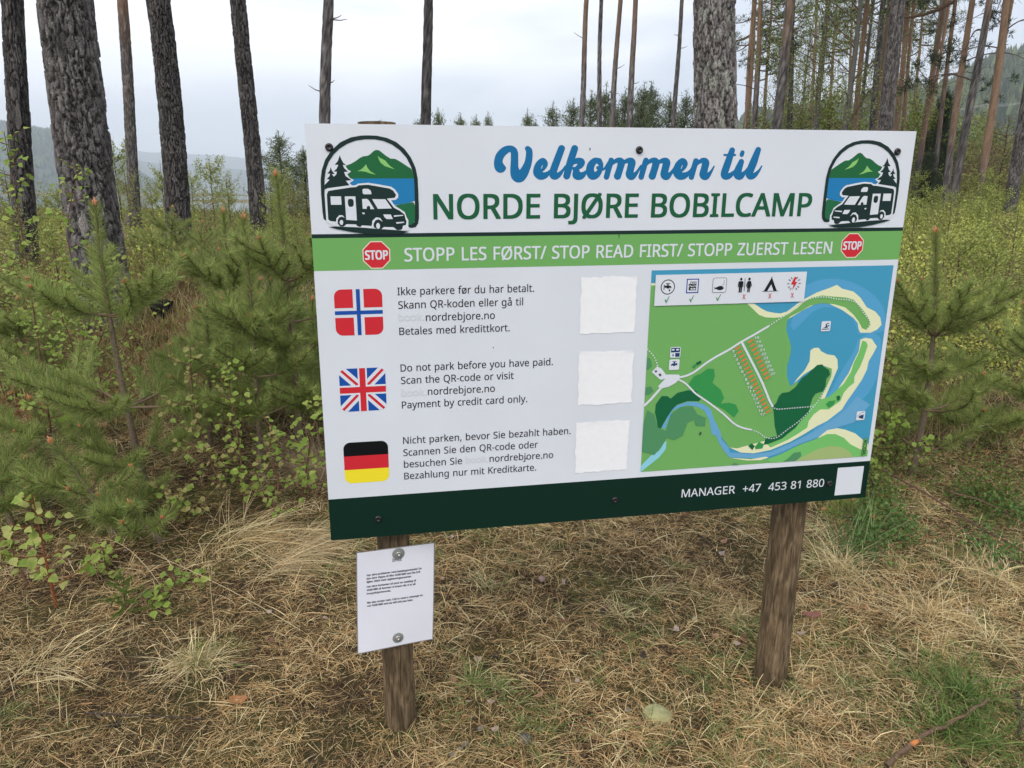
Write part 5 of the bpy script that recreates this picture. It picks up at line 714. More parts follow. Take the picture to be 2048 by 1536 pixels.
def pine_crown(seed, Hc=7.0, R=2.3, nb=34, ncl=6, npn=46, tone=None):
    rng = np.random.default_rng(seed); parts = []; wood = []
    tone = tone or [(.045, .068, .028), (.062, .09, .036), (.085, .118, .048)]
    for i in range(nb):
        z = Hc * (i + rng.random()) / nb; a = rng.random() * 6.28; L = R * (1 - .62 * (z / Hc) ** 1.6) * rng.uniform(.55, 1.1)
        e = np.array([math.cos(a) * L, math.sin(a) * L, z + L * rng.uniform(-.1, .45)]); s = np.array([0, 0, z])
        p = bez(s, (s + e) / 2 + np.array([0, 0, -.15 * L]), e, 6)
        wood.append(tube(p, np.linspace(.045, .012, 6), 4, (.16, .10, .07)))
        for k in range(ncl):
            t = rng.uniform(.35, 1.02); c = s + (e - s) * t + rng.normal(0, .16, 3) + np.array([0, 0, .06])
            n = npn; D = rng.normal(size=(n, 3)); D[:, 2] += .5; D /= np.linalg.norm(D, axis=1)[:, None]
            P = c + D * rng.uniform(0, .16, (n, 1)) * np.array([1.5, 1.5, .6])
            parts.append(needles(P, D, rng.uniform(.08, .2, n), np.full(n, .026), pick(tone, n, s=.3)))
    return npmesh('crown', *cat(parts)), npmesh('limbs', *cat(wood))
CROWNS = [pine_crown(11), pine_crown(12, 6.5, 2.0), pine_crown(13, 7.5, 2.6, 38)]

def pine(bx, by, tx, ty, wpx, Y, label, orange=99., crown=9.0, H=17., seed=1, hi=False, lichen=0., stubs=0, bare=0, tint=1.0, group=None, cs=1.0, flare=.35, ored=ORANGE):
    base_at = at(bx, by, Y); top_at = at(tx, ty, Y); d = (top_at - base_at); s = d.x / d.z
    zg = base_at.z
    for _ in range(3): x = base_at.x + s * (zg - base_at.z); zg = float(gz(x, Y))
    base = Vector((x, Y, zg)); depth = (base_at - Vector((0, 0, EYE))).dot(FW)
    r = wpx / 1460 * depth / 2 / (1 - .043 * min(6, max(0, base_at.z - zg))) * .97 * math.cos(math.atan((bx - 1024) / 1460))
    t = empty('pine_tree', base, label, 'pine tree', group)
    top = Vector((base.x + s * 10, Y, zg + 10))
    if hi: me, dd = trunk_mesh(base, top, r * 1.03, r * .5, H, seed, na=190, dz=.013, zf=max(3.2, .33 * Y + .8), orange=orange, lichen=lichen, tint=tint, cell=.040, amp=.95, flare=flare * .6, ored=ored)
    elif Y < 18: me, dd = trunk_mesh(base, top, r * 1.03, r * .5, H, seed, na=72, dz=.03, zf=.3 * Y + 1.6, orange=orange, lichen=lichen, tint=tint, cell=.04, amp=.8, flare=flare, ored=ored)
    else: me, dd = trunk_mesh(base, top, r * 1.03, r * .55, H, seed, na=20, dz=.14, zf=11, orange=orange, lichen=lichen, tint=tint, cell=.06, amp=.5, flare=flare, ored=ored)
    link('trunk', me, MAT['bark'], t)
    rng = np.random.default_rng(seed + 50)
    for k in range(stubs):                        # broken dry branch stubs
        z = rng.uniform(1.5, min(H * .5, 8)); a = rng.random() * 6.28; L = rng.uniform(.12, .4)
        p0 = np.array([dd[0] * z, dd[1] * z, z]); v = np.array([math.cos(a), math.sin(a), rng.uniform(-.1, .4)])
        v_, f_, c_ = tube([p0 + v * r * .6, p0 + v * (r + L * .5), p0 + v * (r + L) + np.array([0, 0, .04])], [.018, .012, .006], 5, (.12, .10, .09)); link('branch_stub', npmesh('branch_stub', v_, f_, c_), MAT['wood'], t)
    for k in range(bare):                         # long dry or sparse lower branches
        z = rng.uniform(3.2, crown); a = rng.random() * 6.28; L = rng.uniform(.9, 2.2)
        p0 = np.array([dd[0] * z, dd[1] * z, z]); v = np.array([math.cos(a), math.sin(a), .25])
        e_ = p0 + v * L + np.array([0, 0, -.35 * L]); q = bez(p0, p0 + v * L * .6 + np.array([0, 0, .2]), e_, 8)
        ps = [tube(q, np.linspace(.022, .006, 8), 5, (.10, .08, .07))]
        for m in range(5):
            tt = int(rng.integers(2, 8)); w = q[min(tt, 7)]; ps.append(tube([w, w + rng.normal(0, .18, 3) + v * .15, w + rng.normal(0, .3, 3) + v * .3], [.008, .006, .003], 4, (.10, .08, .07)))
        link('branch', npmesh('branch', *cat(ps)), MAT['wood'], t)
        ps = []
        for m in range(7):
            n = 36; c0 = e_ + rng.normal(0, .22, 3); D = rng.normal(size=(n, 3)); D[:, 2] += .4; D /= np.linalg.norm(D, axis=1)[:, None]
            ps.append(needles(c0 + D * rng.uniform(0, .1, (n, 1)), D, rng.uniform(.07, .16, n), np.full(n, .022), pick([(.03, .048, .02), (.045, .065, .026)], n, s=.3)))
        link('needles', npmesh('needles', *cat(ps)), MAT['needle'], t, kind='stuff')
    cm, lm = CROWNS[seed % 3]
    loc = (dd[0] * crown, dd[1] * crown, crown)
    sc = (H - crown + 1.0) / 7.0
    o = link('crown', cm, MAT['needle'], t, loc=loc); o.scale = (cs, cs, sc); o.rotation_euler.z = seed * 1.7
    o2 = link('limb', lm, MAT['wood'], o)
    return t
G1 = 'tall pines on the left'; G2 = 'slender pines behind the sign'; G3 = 'pines of the right-hand stand'
pine(58, 545, 22, 0, 46, 8.6, 'dark-barked pine trunk cut by the left edge of the picture', seed=3, hi=True, tint=.62, group=G1, H=19)
pine(205, 560, 132, 0, 108, 6.3, 'thickest pine with deeply furrowed grey bark, second from the left', seed=4, hi=True, lichen=.25, tint=.92, group=G1, H=21, orange=30)
pine(276, 470, 243, 0, 24, 15, 'slim pine turning orange-brown above, between two dark trunks', orange=3.7, seed=5, tint=1.0, group=G1, H=17, ored=(.24, .15, .105))
pine(360, 470, 313, 0, 49, 12, 'dark straight pine with flared foot beside the slim orange one', seed=6, hi=True, tint=.6, group=G1, H=19)
pine(513, 440, 479, 0, 32, 12.3, 'dark pine between the birch bushes and the sign, leaning left', seed=7, hi=True, tint=.66, group=G1, H=18)
pine(652, 250, 656, 0, 23, 19, 'brownish pine with short branch stubs above the sign left corner', seed=8, tint=1.25, stubs=9, group=G2, H=17)
pine(853, 245, 855, 0, 20.5, 20, 'single dark pine rising behind the left half of the sign', seed=9, tint=.85, stubs=2, group=G2, H=18)
pine(1162, 250, 1174, 0, 11.5, 34, 'slender pine, leftmost of four close together above the sign', seed=10, tint=1.3, orange=6, stubs=3, group=G2, H=18, crown=12, ored=(.2, .14, .11))
pine(1198, 250, 1202, 0, 9.5, 37, 'slender pine, second of four close together above the sign', seed=11, tint=1.2, group=G2, H=19, crown=13)
pine(1224, 250, 1240, 0, 11, 34, 'slender pine, third of four close together above the sign', seed=12, tint=1.35, orange=6, stubs=3, group=G2, H=18, crown=12, ored=(.2, .14, .11))
pine(1260, 250, 1270, 0, 12, 32, 'slender pine, rightmost of four close together above the sign', seed=13, tint=1.35, orange=6, stubs=4, group=G2, H=18, crown=12, ored=(.2, .14, .11))
pine(1347, 250, 1364, 0, 9.5, 36, 'slender pine standing alone left of the big lichened trunk', seed=14, tint=1.1, stubs=3, group=G2, H=18, crown=12.5)
pine(1437, 250, 1438, 0, 80, 8.3, 'big grey pine spotted with pale lichen behind the sign', seed=15, hi=True, lichen=.8, tint=1.3, H=20, crown=11)
T3 = [
 (1496, 255, 1511, 0, 8.5, 40, 'thin orange pine just right of the lichened trunk', 4, 11, .9, 0),
 (1510, 255, 1521, 0, 11.5, 34, 'brown pine close beside the thin orange one', 5.5, 10, 1.1, 2),
 (1555, 255, 1578, 0, 20, 24, 'stout grey pine turning orange above, over the word CAMP', 5.5, 9.5, 1.1, 2),
 (1577, 255, 1588, 0, 11, 33, 'darker pine tucked behind the stout grey one', 9, 9, .9, 2),
 (1630, 255, 1658, 0, 11.5, 32, 'leaning pine amid pale birch leaves, brown above', 5.5, 10, .9, 1),
 (1710, 255, 1734, 0, 12, 30, 'pale pinkish-brown pine in front of the birches', 2, 10, 1.2, 1),
 (1744, 255, 1766, 0, 13, 28, 'grey pine left of the scaly dark trunk', 9, 9, 1.0, 1),
 (1754, 255, 1780, 0, 10, 31, 'orange pine half hidden behind the grey one', .5, 10, 1., 0),
 (1776, 255, 1796, 0, 30, 16.5, 'thick scaly dark pine above the emblem at the right', 30, 9, 1.0, 0),
 (1792, 255, 1817, 0, 12, 27, 'orange pine directly right of the thick scaly trunk', .8, 9.5, 1., 1),
 (1805, 255, 1830, 0, 9, 33, 'slim orange pine, second right of the thick scaly trunk', .5, 8.5, 1., 1),
 (1849, 255, 1881, 60, 12, 27, 'orange-brown pine above the right end of the sign', 2.2, 7.5, .95, 4),
 (1857, 255, 1889, 60, 8, 34, 'thin dark orange pine beside the orange-brown one', 2.0, 8, .85, 2),
 (1880, 250, 1905, 50, 10, 26, 'slim grey-brown pine before the dark spruce', 3.0, 6.5, 1.0, 6),
 (1912, 230, 1937, 50, 14, 22, 'orange pine with grey foot, left of the leaning pair', 2.2, 6.8, 1.1, 4),
 (1941, 210, 1975, 10, 16, 20, 'dark leaning pine crossing the view of the hillside', 5.0, 7.0, .95, 5),
 (1984, 210, 2010, 30, 17, 21, 'orange leaning pine with forked look near the right edge', .9, 7.0, 1., 6),
 (1997, 150, 2019, 30, 11, 24, 'slim orange pine hidden partly behind the leaning orange one', .6, 7.0, 1., 3),
 (2036, 320, 2056, 200, 27, 15, 'dark pine trunk cut by the right edge of the picture', 30, 8.0, .95, 1)]
for i, (a, b, c, d, w, Y, lab, org, cb, tn, bare) in enumerate(T3):
    pine(a, b, c, d, w, Y, lab, orange=org, crown=cb, H=16.5, seed=20 + i, tint=tn, bare=min(bare, 3), group=G3, cs=1.0)
rng = np.random.default_rng(99)
for i in range(10):                               # thinner trunks deeper in the stand
    px = 1490 + i * 42 + rng.uniform(-10, 10); Y = rng.uniform(42, 60)
    pine(px, 255, px + rng.uniform(8, 24), 0, rng.uniform(5.5, 8), Y, ['leftmost', 'second', 'third', 'fourth', 'fifth', 'sixth', 'seventh', 'eighth', 'ninth', 'rightmost'][i] + ' of the thin pines far back in the right-hand stand', orange=rng.uniform(1, 6), crown=rng.uniform(7, 10), H=16, seed=60 + i, group='thin pines deep in the right-hand stand')

# ================================================================== birch trees with hanging twigs
def birch_crown(seed, H=11., R=2.6, nl=30):
    rng = np.random.default_rng(seed); wood = []; P = []; D = []
    for i in range(nl):
        z = H * (.12 + .88 * (i + rng.random()) / nl); a = rng.random() * 6.28; L = R * math.sin(min(1, (1.08 - z / H) * 1.6 + .15) * 1.57) * rng.uniform(.5, 1.1)
        s = np.array([0, 0, z - .8]); e = np.array([math.cos(a) * L, math.sin(a) * L, z + .5 * L * rng.random()]); q = bez(s, (s + e) / 2 + np.array([0, 0, .3]), e, 6)
        wood.append(tube(q, np.linspace(.022, .006, 6), 4, (.16, .12, .10)))
        for k in range(19):
            w = q[int(rng.integers(1, 6))] + rng.normal(0, .12, 3); Lh = rng.uniform(.5, 1.7); dr = rng.normal(0, .16, 3); t = np.linspace(0, 1, 16)[:, None]
            st = w + np.array([dr[0], dr[1], -1.0]) * Lh * t + np.array([dr[1], dr[0], 0]) * np.sin(t * 5) * .3
            P.append(st + rng.normal(0, .035, st.shape)); 
            if k % 3 == 0: wood.append(tube(st[::5], [.006, .005, .004, .003], 3, (.13, .09, .07)))
    P = np.concatenate(P); n = len(P); c = pick([(.22, .29, .075), (.28, .35, .10), (.33, .39, .14)], n, s=.2)
    return npmesh('crown', *leaves(P, .062, c, rng)), npmesh('limb', *cat(wood))
def leaves(P, size, col, rng=RNG, asp=.7, droop=.4):
    n = len(P); a = rng.normal(size=(n, 3)); a[:, 2] -= droop; a /= np.linalg.norm(a, axis=1)[:, None]; b = np.cross(a, rng.normal(size=(n, 3))); b /= np.linalg.norm(b, axis=1)[:, None]
    s = (size * rng.uniform(.6, 1.25, n))[:, None]
    V = np.stack([P, P + a * s * .45 + b * s * asp * .5, P + a * s, P + a * s * .45 - b * s * asp * .5], 1).reshape(-1, 3)
    return V, np.arange(4 * n).reshape(-1, 4), np.repeat(col, 4, 0)
BC = [birch_crown(5), birch_crown(6, 10, 2.3, 26)]
def birch_tree(px, Y, crown0, H, label, seed, s=1.0):
    b = at(px, 379, Y); b.z = float(gz(b.x, Y)); t = empty('birch_tree', b, label, 'birch tree', 'birch trees among the pines')
    q = [(0, 0, -.2), (.05, .02, 2), (.16, .1, 5), (.1, .05, 8), (.2, .1, H)]
    v, f, c = tube(bezpath(q, 24), np.linspace(.13, .02, 24), 10, (.16, .15, .14)); link('trunk', npmesh('trunk', v, f, c, True), MAT['bark'], t)
    cm, lm = BC[seed % 2]
    o = link('crown', cm, MAT['foliage'], t, loc=(.1, .05, crown0)); o.scale = (s, s, (H - crown0) / 10.); o.rotation_euler.z = seed * 2.1
    link('limb', lm, MAT['wood'], o)
def bezpath(pts, n):
    P = np.array(pts, float); d = np.r_[0, np.cumsum(np.linalg.norm(np.diff(P, axis=0), axis=1))]; t = np.linspace(0, d[-1], n)
    q = np.stack([np.interp(t, d, P[:, k]) for k in range(3)], 1)
    for _ in range(2): q[1:-1] = (q[:-2] + 2 * q[1:-1] + q[2:]) / 4
    return q
for i, (px, Y, c0, H, s, lab) in enumerate([
    (1535, 33, 3.0, 13, 1.0, 'birch with hanging pale green twigs behind the two brown pines'),
    (1612, 30, 3.2, 13, 1.05, 'birch with hanging leaves between the stout pine and the leaning one'),
    (1672, 27, 1.8, 12.5, 1.1, 'slim dark-stemmed birch, middle of the birches above the sign'),
    (1698, 36, 2.0, 13, 1.1, 'birch behind the pale pinkish pine'),
    (1725, 42, 1.5, 13, 1.2, 'birch farthest back in the thicket of trunks'),
    (1826, 38, 1.0, 12, 1.1, 'birch filling the gap right of the orange pines'),
    (1585, 48, 1.0, 10, 1.2, 'low pale birch far behind the stout pine')]):
    birch_tree(px, Y, c0, H, lab, i, s)

# ================================================================== conifers on the skyline and young growth at the lake
def small_conifer(seed, H=4., R=1.0, tone=None, n_w=15, dens=27):
    rng = np.random.default_rng(seed); parts = []; wood = [tube([(0, 0, -.3), (0, 0, H * .5), (0, 0, H)], [.07, .04, .01], 6, (.09, .07, .055))]
    tone = tone or [(.11, .145, .07), (.145, .185, .09), (.18, .22, .11)]
    for i in range(n_w):
        L0 = R * (1 - (i / n_w) ** 1.9) * rng.uniform(.7, 1.15) + .14
        for k in range(7):
            z = H * (.05 + .88 * (i + rng.uniform(-.6, .6)) / n_w)
            a = rng.random() * 6.28; L = L0 * rng.uniform(.5, 1.15); e = np.array([math.cos(a) * L, math.sin(a) * L, z + L * rng.uniform(.25, .9)])
            wood.append(tube([(0, 0, z), e], [.02, .006], 3, (.09, .07, .055)))
            n = int(dens * (1 + L)); t = rng.uniform(.25, 1.05, (n, 1)); P = np.array([0, 0, z]) * (1 - t) + e * t + rng.normal(0, .085, (n, 3)); D = rng.normal(size=(n, 3)); D[:, 2] += .5; D /= np.linalg.norm(D, axis=1)[:, None]
            parts.append(needles(P, D, rng.uniform(.09, .2, n), np.full(n, .028), pick(tone, n, s=.3)))
    n = 60; P = np.stack([rng.normal(0, .04, n), rng.normal(0, .04, n), rng.uniform(H * .85, H * 1.0, n)], 1); D = rng.normal(size=(n, 3)); D[:, 2] += 1; D /= np.linalg.norm(D, axis=1)[:, None]
    parts.append(needles(P, D, rng.uniform(.08, .15, n), np.full(n, .02), pick(tone, n, s=.3)))
    return npmesh('crown', *cat(parts)), npmesh('trunk', *cat(wood))
SC = [small_conifer(31), small_conifer(32, 4, 1.25), small_conifer(33, 4, .8), small_conifer(34, 4, 1.1, [(.035, .055, .03), (.05, .075, .035)], 22, 60)]
def conifer(px, py_top, Y, v, label, name='pine_tree', cat_='pine tree', group=None, wide=1.0):
    p = at(px, py_top, Y); zg = float(gz(p.x, Y)); t = empty(name, (p.x, Y, zg), label, cat_, group)
    s = (p.z - zg) / 4.0; cm, tm = SC[v]
    o = link('trunk', tm, MAT['wood'], t); o.scale = (s * wide, s * wide, s); o.rotation_euler.z = px
    o = link('crown', cm, MAT['needle'], t); o.scale = (s * wide, s * wide, s); o.rotation_euler.z = px
SK = [(760, 240, 75, 0, .8), (843, 228, 60, 2, .9), (876, 216, 52, 1, .8), (921, 225, 70, 0, .8), (953, 229, 75, 0, .7), (976, 224, 65, 1, .7), (1055, 219, 60, 2, .9), (1072, 238, 60, 0, .8),
      (1106, 204, 48, 1, .85), (1148, 196, 48, 0, .8), (1183, 180, 46, 0, .8), (1213, 168, 44, 2, .9), (1252, 176, 42, 1, .8), (1289, 164, 42, 1, .9), (1303, 162, 44, 0, .8), (1342, 184, 46, 0, .8), (1374, 180, 44, 1, .8), (1398, 190, 44, 0, .8), (1283, 190, 40, 1, .8), (1230, 205, 40, 1, .8)]
ORD = ['first', 'second', 'third', 'fourth', 'fifth', 'sixth', 'seventh', 'eighth', 'ninth', 'tenth', 'eleventh', 'twelfth']
SK = sorted(SK[:8]) + sorted(SK[8:])
for i, (px, py, Y, v, w) in enumerate(SK):
    conifer(px, py, Y, v, [ORD[min(i, 7)] + ' small pine from the left on the skyline above the sign top edge', ORD[max(i - 8, 0)] + ' young pine counted in the dark row behind the slender trunks'][i > 7], group=['small pines along the skyline', 'young pines behind the slender trunks'][i > 7], wide=w)
conifer(556, 262, 25, 1, 'bushy young pine between the leaning dark trunk and the sign', wide=1.3)
conifer(606, 292, 26, 1, 'dark young pine touching the left edge of the sign', wide=1.2)
conifer(1897, 172, 30, 3, 'dark narrow spruce among the pines on the right', 'spruce_tree', 'spruce', wide=.55)
conifer(1862, 300, 24, 3, 'low dark spruce at the foot of the orange pines', 'spruce_tree', 'spruce', wide=.8)
conifer(1830, 215, 40, 1, 'broad pine filling in behind the slim orange pines', wide=.9)

def bush_mesh(seed, H=2.6, R=.55, nt=30, size=.06, tone=None, lpt=52):
    """upright twiggy young birch: twigs in one mesh, leaves in another"""
    rng = np.random.default_rng(seed); wood = []; P = []
    wood.append(tube([(0, 0, -.1), (.02, 0, H * .5), (.0, .02, H * .98)], [.02, .014, .004], 5, (.10, .07, .055)))
    for i in range(nt):
        z = H * rng.uniform(.08, .85); a = rng.random() * 6.28; L = R * (1.15 - z / H) * rng.uniform(.6, 1.3) + .12; rise = rng.uniform(.5, 1.3)
        e = np.array([math.cos(a) * L, math.sin(a) * L, min(z + L * rise + .2, H * 1.02)]); q = bez((0, 0, z), (math.cos(a) * L * .7, math.sin(a) * L * .7, z + .1), e, 6)
        wood.append(tube(q, np.linspace(.008, .002, 6), 3, (.12, .08, .06))); t = rng.uniform(.15, 1, lpt); ii = t * 5; k = np.minimum(ii.astype(int), 4); f = (ii - k)[:, None]
        P.append(q[k] * (1 - f) + q[k + 1] * f + rng.normal(0, .045, (lpt, 3)))
    P = np.concatenate(P); tone = tone or [(.23, .29, .065), (.30, .35, .09), (.35, .38, .12)]
    return npmesh('foliage', *leaves(P, size, pick(tone, len(P), s=.2), rng)), npmesh('stems', *cat(wood))
BM = [bush_mesh(41), bush_mesh(42, 2.6, .75), bush_mesh(43, 2.6, .4), bush_mesh(44, 2.6, .9, 36, .05, [(.20, .25, .06), (.26, .29, .09), (.29, .27, .11)])]
def bush(px, py, Y, v, label, wide=1.0, group=None, name='birch_bush', cat_='birch bush'):
    p = at(px, py, Y); zg = float(gz(p.x, Y)); s = (p.z - zg) / 2.6; t = empty(name, (p.x, Y, zg), label, cat_, group)
    for me, m in zip(BM[v], ('foliage', 'wood')):
        o = link('leaves' if m == 'foliage' else 'stems', me, MAT[m], t, kind='stuff' if m == 'foliage' else None); o.scale = (s * wide, s * wide, s); o.rotation_euler.z = px * 1.3
for a in [(224, 282, 17, 1, 'young birch bush just right of the thickest pine', 1.1), (247, 335, 14, 3, 'lower birch bush between the thickest pine and the slim orange one', 1.2), (318, 318, 22, 2, 'thin see-through birch between the slim orange and dark pines', 1.3),
          (380, 340, 20, 0, 'birch bush hard against the dark straight pine', 1.2), (418, 312, 19, 1, 'twiggy birch bush against the lake, left of the leaning pine', 1.3), (452, 345, 18, 3, 'low birch bush against the lake beside the leaning pine', 1.2),
          (560, 330, 15, 1, 'birch bush in front of the bushy young pine', 1.0), (585, 345, 14, 3, 'birch bush at the left edge of the sign', 1.1), (540, 385, 11, 0, 'low birch bush at the foot of the leaning dark pine', 1.3),
          (5, 330, 10, 3, 'birch bush cut by the left edge behind the dark trunk', 1.3), (110, 370, 12, 1, 'birch bush between the two leftmost pines', 1.2),
          (2020, 225, 30, 3, 'yellow-green bush in front of the hillside at the right edge', 2.0), (1985, 262, 34, 3, 'yellow bush before the hillside, left of the dark edge trunk', 1.6), (1990, 335, 19, 0, 'bright green young birch right of the leaning pines', 1.3), (1975, 350, 18, 2, 'small bright birch beside the bright green one', 1.6),
          (1945, 345, 21, 0, 'pale birch bush behind the foot of the leaning orange pine', 1.4), (1842, 340, 22, 0, 'birch bush at the foot of the orange-brown pine', 1.4), (2046, 330, 16, 0, 'birch bush right of the dark edge trunk', 1.2),
          (1590, 205, 40, 1, 'pale birch growth behind the stout grey pine', 1.0), (1650, 225, 38, 0, 'pale birch growth above the sign left of the pinkish pine', 1.3), (1700, 235, 36, 1, 'pale birch growth at the sign top edge under the birches', 1.4), (1490, 235, 45, 1, 'pale low growth right of the lichened trunk', 1.3), (1840, 205, 34, 0, 'light green growth between the orange pines', 1.3), (1530, 205, 36, 3, 'light green growth between the two brown pines and the stout one', 1.6), (1612, 190, 34, 3, 'light green growth right of the darker tucked pine', 1.5), (1670, 170, 33, 1, 'tall light green growth right of the brown leaning pine', 1.4), (1755, 205, 38, 3, 'light green growth behind the grey pine', 1.5), (1860, 190, 30, 1, 'tall light green growth behind the thin dark orange pine', 1.2)]:
    bush(*a[:5], wide=a[5], group='young birches behind')
for i, (px, py, Y, v, w, lab) in enumerate([(1835, 395, 9, 0, 1.0, 'leafy young birch just right of the sign top right corner'), (1905, 410, 8, 3, 1.1, 'leafy young birch behind the top of the right pine'), (1965, 395, 10, 1, 1.1, 'leafy young birch in the right-hand scrub, middle'), (2040, 415, 7.5, 3, 1.2, 'leafy young birch in the scrub at the right edge'), (1930, 455, 6.2, 1, 1.0, 'low leafy birch right of the right pine top'), (2000, 470, 6, 0, 1.2, 'low leafy birch above the edge pine'), (1850, 520, 5.6, 3, 1.1, 'low leafy birch against the right side of the board'),
    (20, 400, 8, 3, 1.1, 'leafy birch at the foot of the dark edge trunk'), (100, 440, 7, 1, 1.1, 'leafy birch left of the thickest trunk foot'), (300, 450, 8, 2, 1.3, 'low birch right of the thickest trunk foot'), (440, 470, 8, 3, 1.1, 'low birch before the leaning dark pine'), (590, 430, 8, 0, 1.0, 'feathery birch close behind the board left edge'),
    (30, 372, 16, 0, 1.4, 'tall pale birch bush behind the dark edge trunk, near the water'), (88, 388, 15, 1, 1.5, 'pale birch bush in the gap right of the dark edge trunk'), (236, 362, 20, 3, 1.5, 'pale birch bush just left of the slim orange pine, by the water'), (300, 378, 17, 1, 1.6, 'pale rounded birch bush right of the slim orange pine foot'), (405, 385, 14, 3, 1.5, 'pale rounded birch bush right of the dark straight pine foot'), (455, 378, 16, 1, 1.5, 'pale birch bush left of the leaning pine foot'), (575, 372, 12, 3, 1.4, 'pale birch bush filling the gap before the board'),
    (1872, 372, 17, 1, 1.5, 'pale birch bush at the foot of the thin dark orange pine'), (1925, 376, 15, 3, 1.5, 'pale birch bush before the foot of the leaning pair'), (2000, 372, 14, 1, 1.5, 'pale birch bush left of the dark edge trunk at the right')]):
    bush(px, py, Y, v, lab, wide=w, group='leafy birches in the middle distance')
# ================================================================== young pines in front
ND = [(.14, .22, .055), (.20, .29, .07), (.27, .35, .09), (.37, .43, .14), (.32, .31, .12)]
def shoot_needles(q, t0, dens, L, rng, fwd=.75, wid=.0023, tone=ND):
    """needles round a twig path q from fraction t0 to 1"""
    seg = np.linalg.norm(np.diff(q, axis=0), axis=1); tot = seg.sum() * (1 - t0); n = max(12, int(dens * tot)); d = np.r_[0, np.cumsum(seg)] / seg.sum()
    t = rng.uniform(t0, 1.0, n); P = np.stack([np.interp(t, d, q[:, k]) for k in range(3)], 1); T = np.stack([np.interp(np.clip(t + .03, 0, 1), d, q[:, k]) - np.interp(np.clip(t - .03, 0, 1), d, q[:, k]) for k in range(3)], 1)
    T /= np.linalg.norm(T, axis=1)[:, None] + 1e-9; Rv = np.cross(T, rng.normal(size=(n, 3))); Rv /= np.linalg.norm(Rv, axis=1)[:, None] + 1e-9
    k = (fwd * rng.uniform(.25, 1.9, n))[:, None]; D = T * k + Rv; D[:, 2] += .15; D /= np.linalg.norm(D, axis=1)[:, None]
    LL = L * rng.uniform(.55, 1.15, n) * np.clip(1.15 - .35 * (t - t0) / (1 - t0 + 1e-6), .6, 1.2)
    return needles(P, D, LL, np.full(n, wid), pick(tone, n, s=.22))
def bud_mesh():
    parts = []
    for k in range(6):
        a = k * 1.047; r = .006 if k else 0; h = .034 if k == 0 else .022; c = (.40, .15, .07) if k % 2 else (.46, .21, .11)
        parts.append(tube([(r * math.cos(a), r * math.sin(a), 0), (r * 1.3 * math.cos(a), r * 1.3 * math.sin(a), h * .4), (r * 1.3 * math.cos(a), r * 1.3 * math.sin(a), h * .85), (r * 1.2 * math.cos(a), r * 1.2 * math.sin(a), h)], [.0036, .0046, .0034, .0008], 6, c))
    return npmesh('bud', *cat(parts), smooth=True)
BUD = bud_mesh()
def put_bud(p, d, parent, s=1.0):
    o = link('bud', BUD, MAT['bud'], parent, loc=p); o.rotation_euler = Vector(d).to_track_quat('Z', 'Y').to_euler(); o.scale = (s, s, s)
def young_pine(base, top, label, whorls, seed, group='young pines around the sign', lead=.42, dens=2300, NL=.076, r0=.017, tipx=None, skirt=True, bend=.03, steep=0.):
    """whorls: list of (fraction of height, number of branches, length)"""
    rng = np.random.default_rng(seed); base = Vector(base); top = Vector(top); t = empty('young_pine', base, label, 'young pine', group)
    d = np.array(top - base); H = d[2]; side = np.array([rng.normal() * bend, rng.normal() * bend, 0])
    q = bez((0, 0, -.03), d * .5 + side, d, 16)
    v, f, c = tube(q, np.linspace(r0, .0045, 16), 9, (.15, .115, .085)); link('trunk', npmesh('trunk', v, f, c, True), MAT['wood'], t)
    ps = [shoot_needles(q, 1 - lead, dens, NL, rng, .85)]
    if skirt: ps.append(shoot_needles(q, max(0, 1 - lead * 2.1), dens * .3, NL * .85, rng, .5))
    link('needles', npmesh('needles', *cat(ps)), MAT['needle'], t, kind='stuff'); put_bud(d, q[-1] - q[-3], t, 1.05)
    a0 = rng.random() * 6.28
    for (fr, nb, L) in whorls:
        a0 += .6; s = np.array([np.interp(fr, np.linspace(0, 1, 16), q[:, k]) for k in range(3)])
        for k in range(nb):
            a = a0 + k * 2 * math.pi / nb + rng.normal(0, .18); l = L * rng.uniform(.8, 1.12); up = rng.uniform(.25, .55) + steep if fr > .55 else rng.uniform(.0, .35) + steep * .5
            h = np.array([math.cos(a), math.sin(a), 0]); e_ = s + h * l * .9 + np.array([0, 0, l * (up + .25)]); b = bez(s, s + h * l * .55 + np.array([0, 0, l * up * .25]) + rng.normal(0, l * .10, 3), e_ + rng.normal(0, l * .07, 3), 9)
            v, f, c = tube(b, np.linspace(.0065 if L > .25 else .0045, .0028, 9), 6, (.17, .12, .085)); bo = link('branch', npmesh('branch', v, f, c), MAT['wood'], t)
            ps = [shoot_needles(b, .12 if fr > .55 else .32, dens, NL, rng, .8)]
            if l > .22 and rng.random() < .85:      # forked side shoots
                for sg, ix in ((-1, 4), (1, 4), (-1, 6), (1, 2)):
                    w = b[ix]; hv = np.array([math.cos(a + sg * .75), math.sin(a + sg * .75), .35]); b2 = bez(w, w + hv * l * .25, w + hv * l * .45 + np.array([0, 0, .04]), 6)
                    v, f, c = tube(b2, np.linspace(.004, .002, 6), 5, (.17, .12, .085)); link('twig', npmesh('twig', v, f, c), MAT['wood'], bo)
                    ps.append(shoot_needles(b2, .1, dens, NL * .92, rng, .8))
            link('needles', npmesh('needles', *cat(ps)), MAT['needle'], bo, kind='stuff'); 
            if rng.random() < .55: put_bud(b[-1] - (b[-1] - b[-2]) * .1, b[-1] - b[-2], bo, .72)
    return t
def G(px, py): # ground point seen at that direction (march along the ray)
    v = ray(px, py); lo = .5
    for Yt in np.arange(.8, 40, .02):
        x = v.x / v.y * Yt
        if EYE + v.z / v.y * Yt < gz(x, Yt): return Vector((x, Yt, float(gz(x, Yt))))
    return Vector((v.x / v.y * 40, 40, 0))
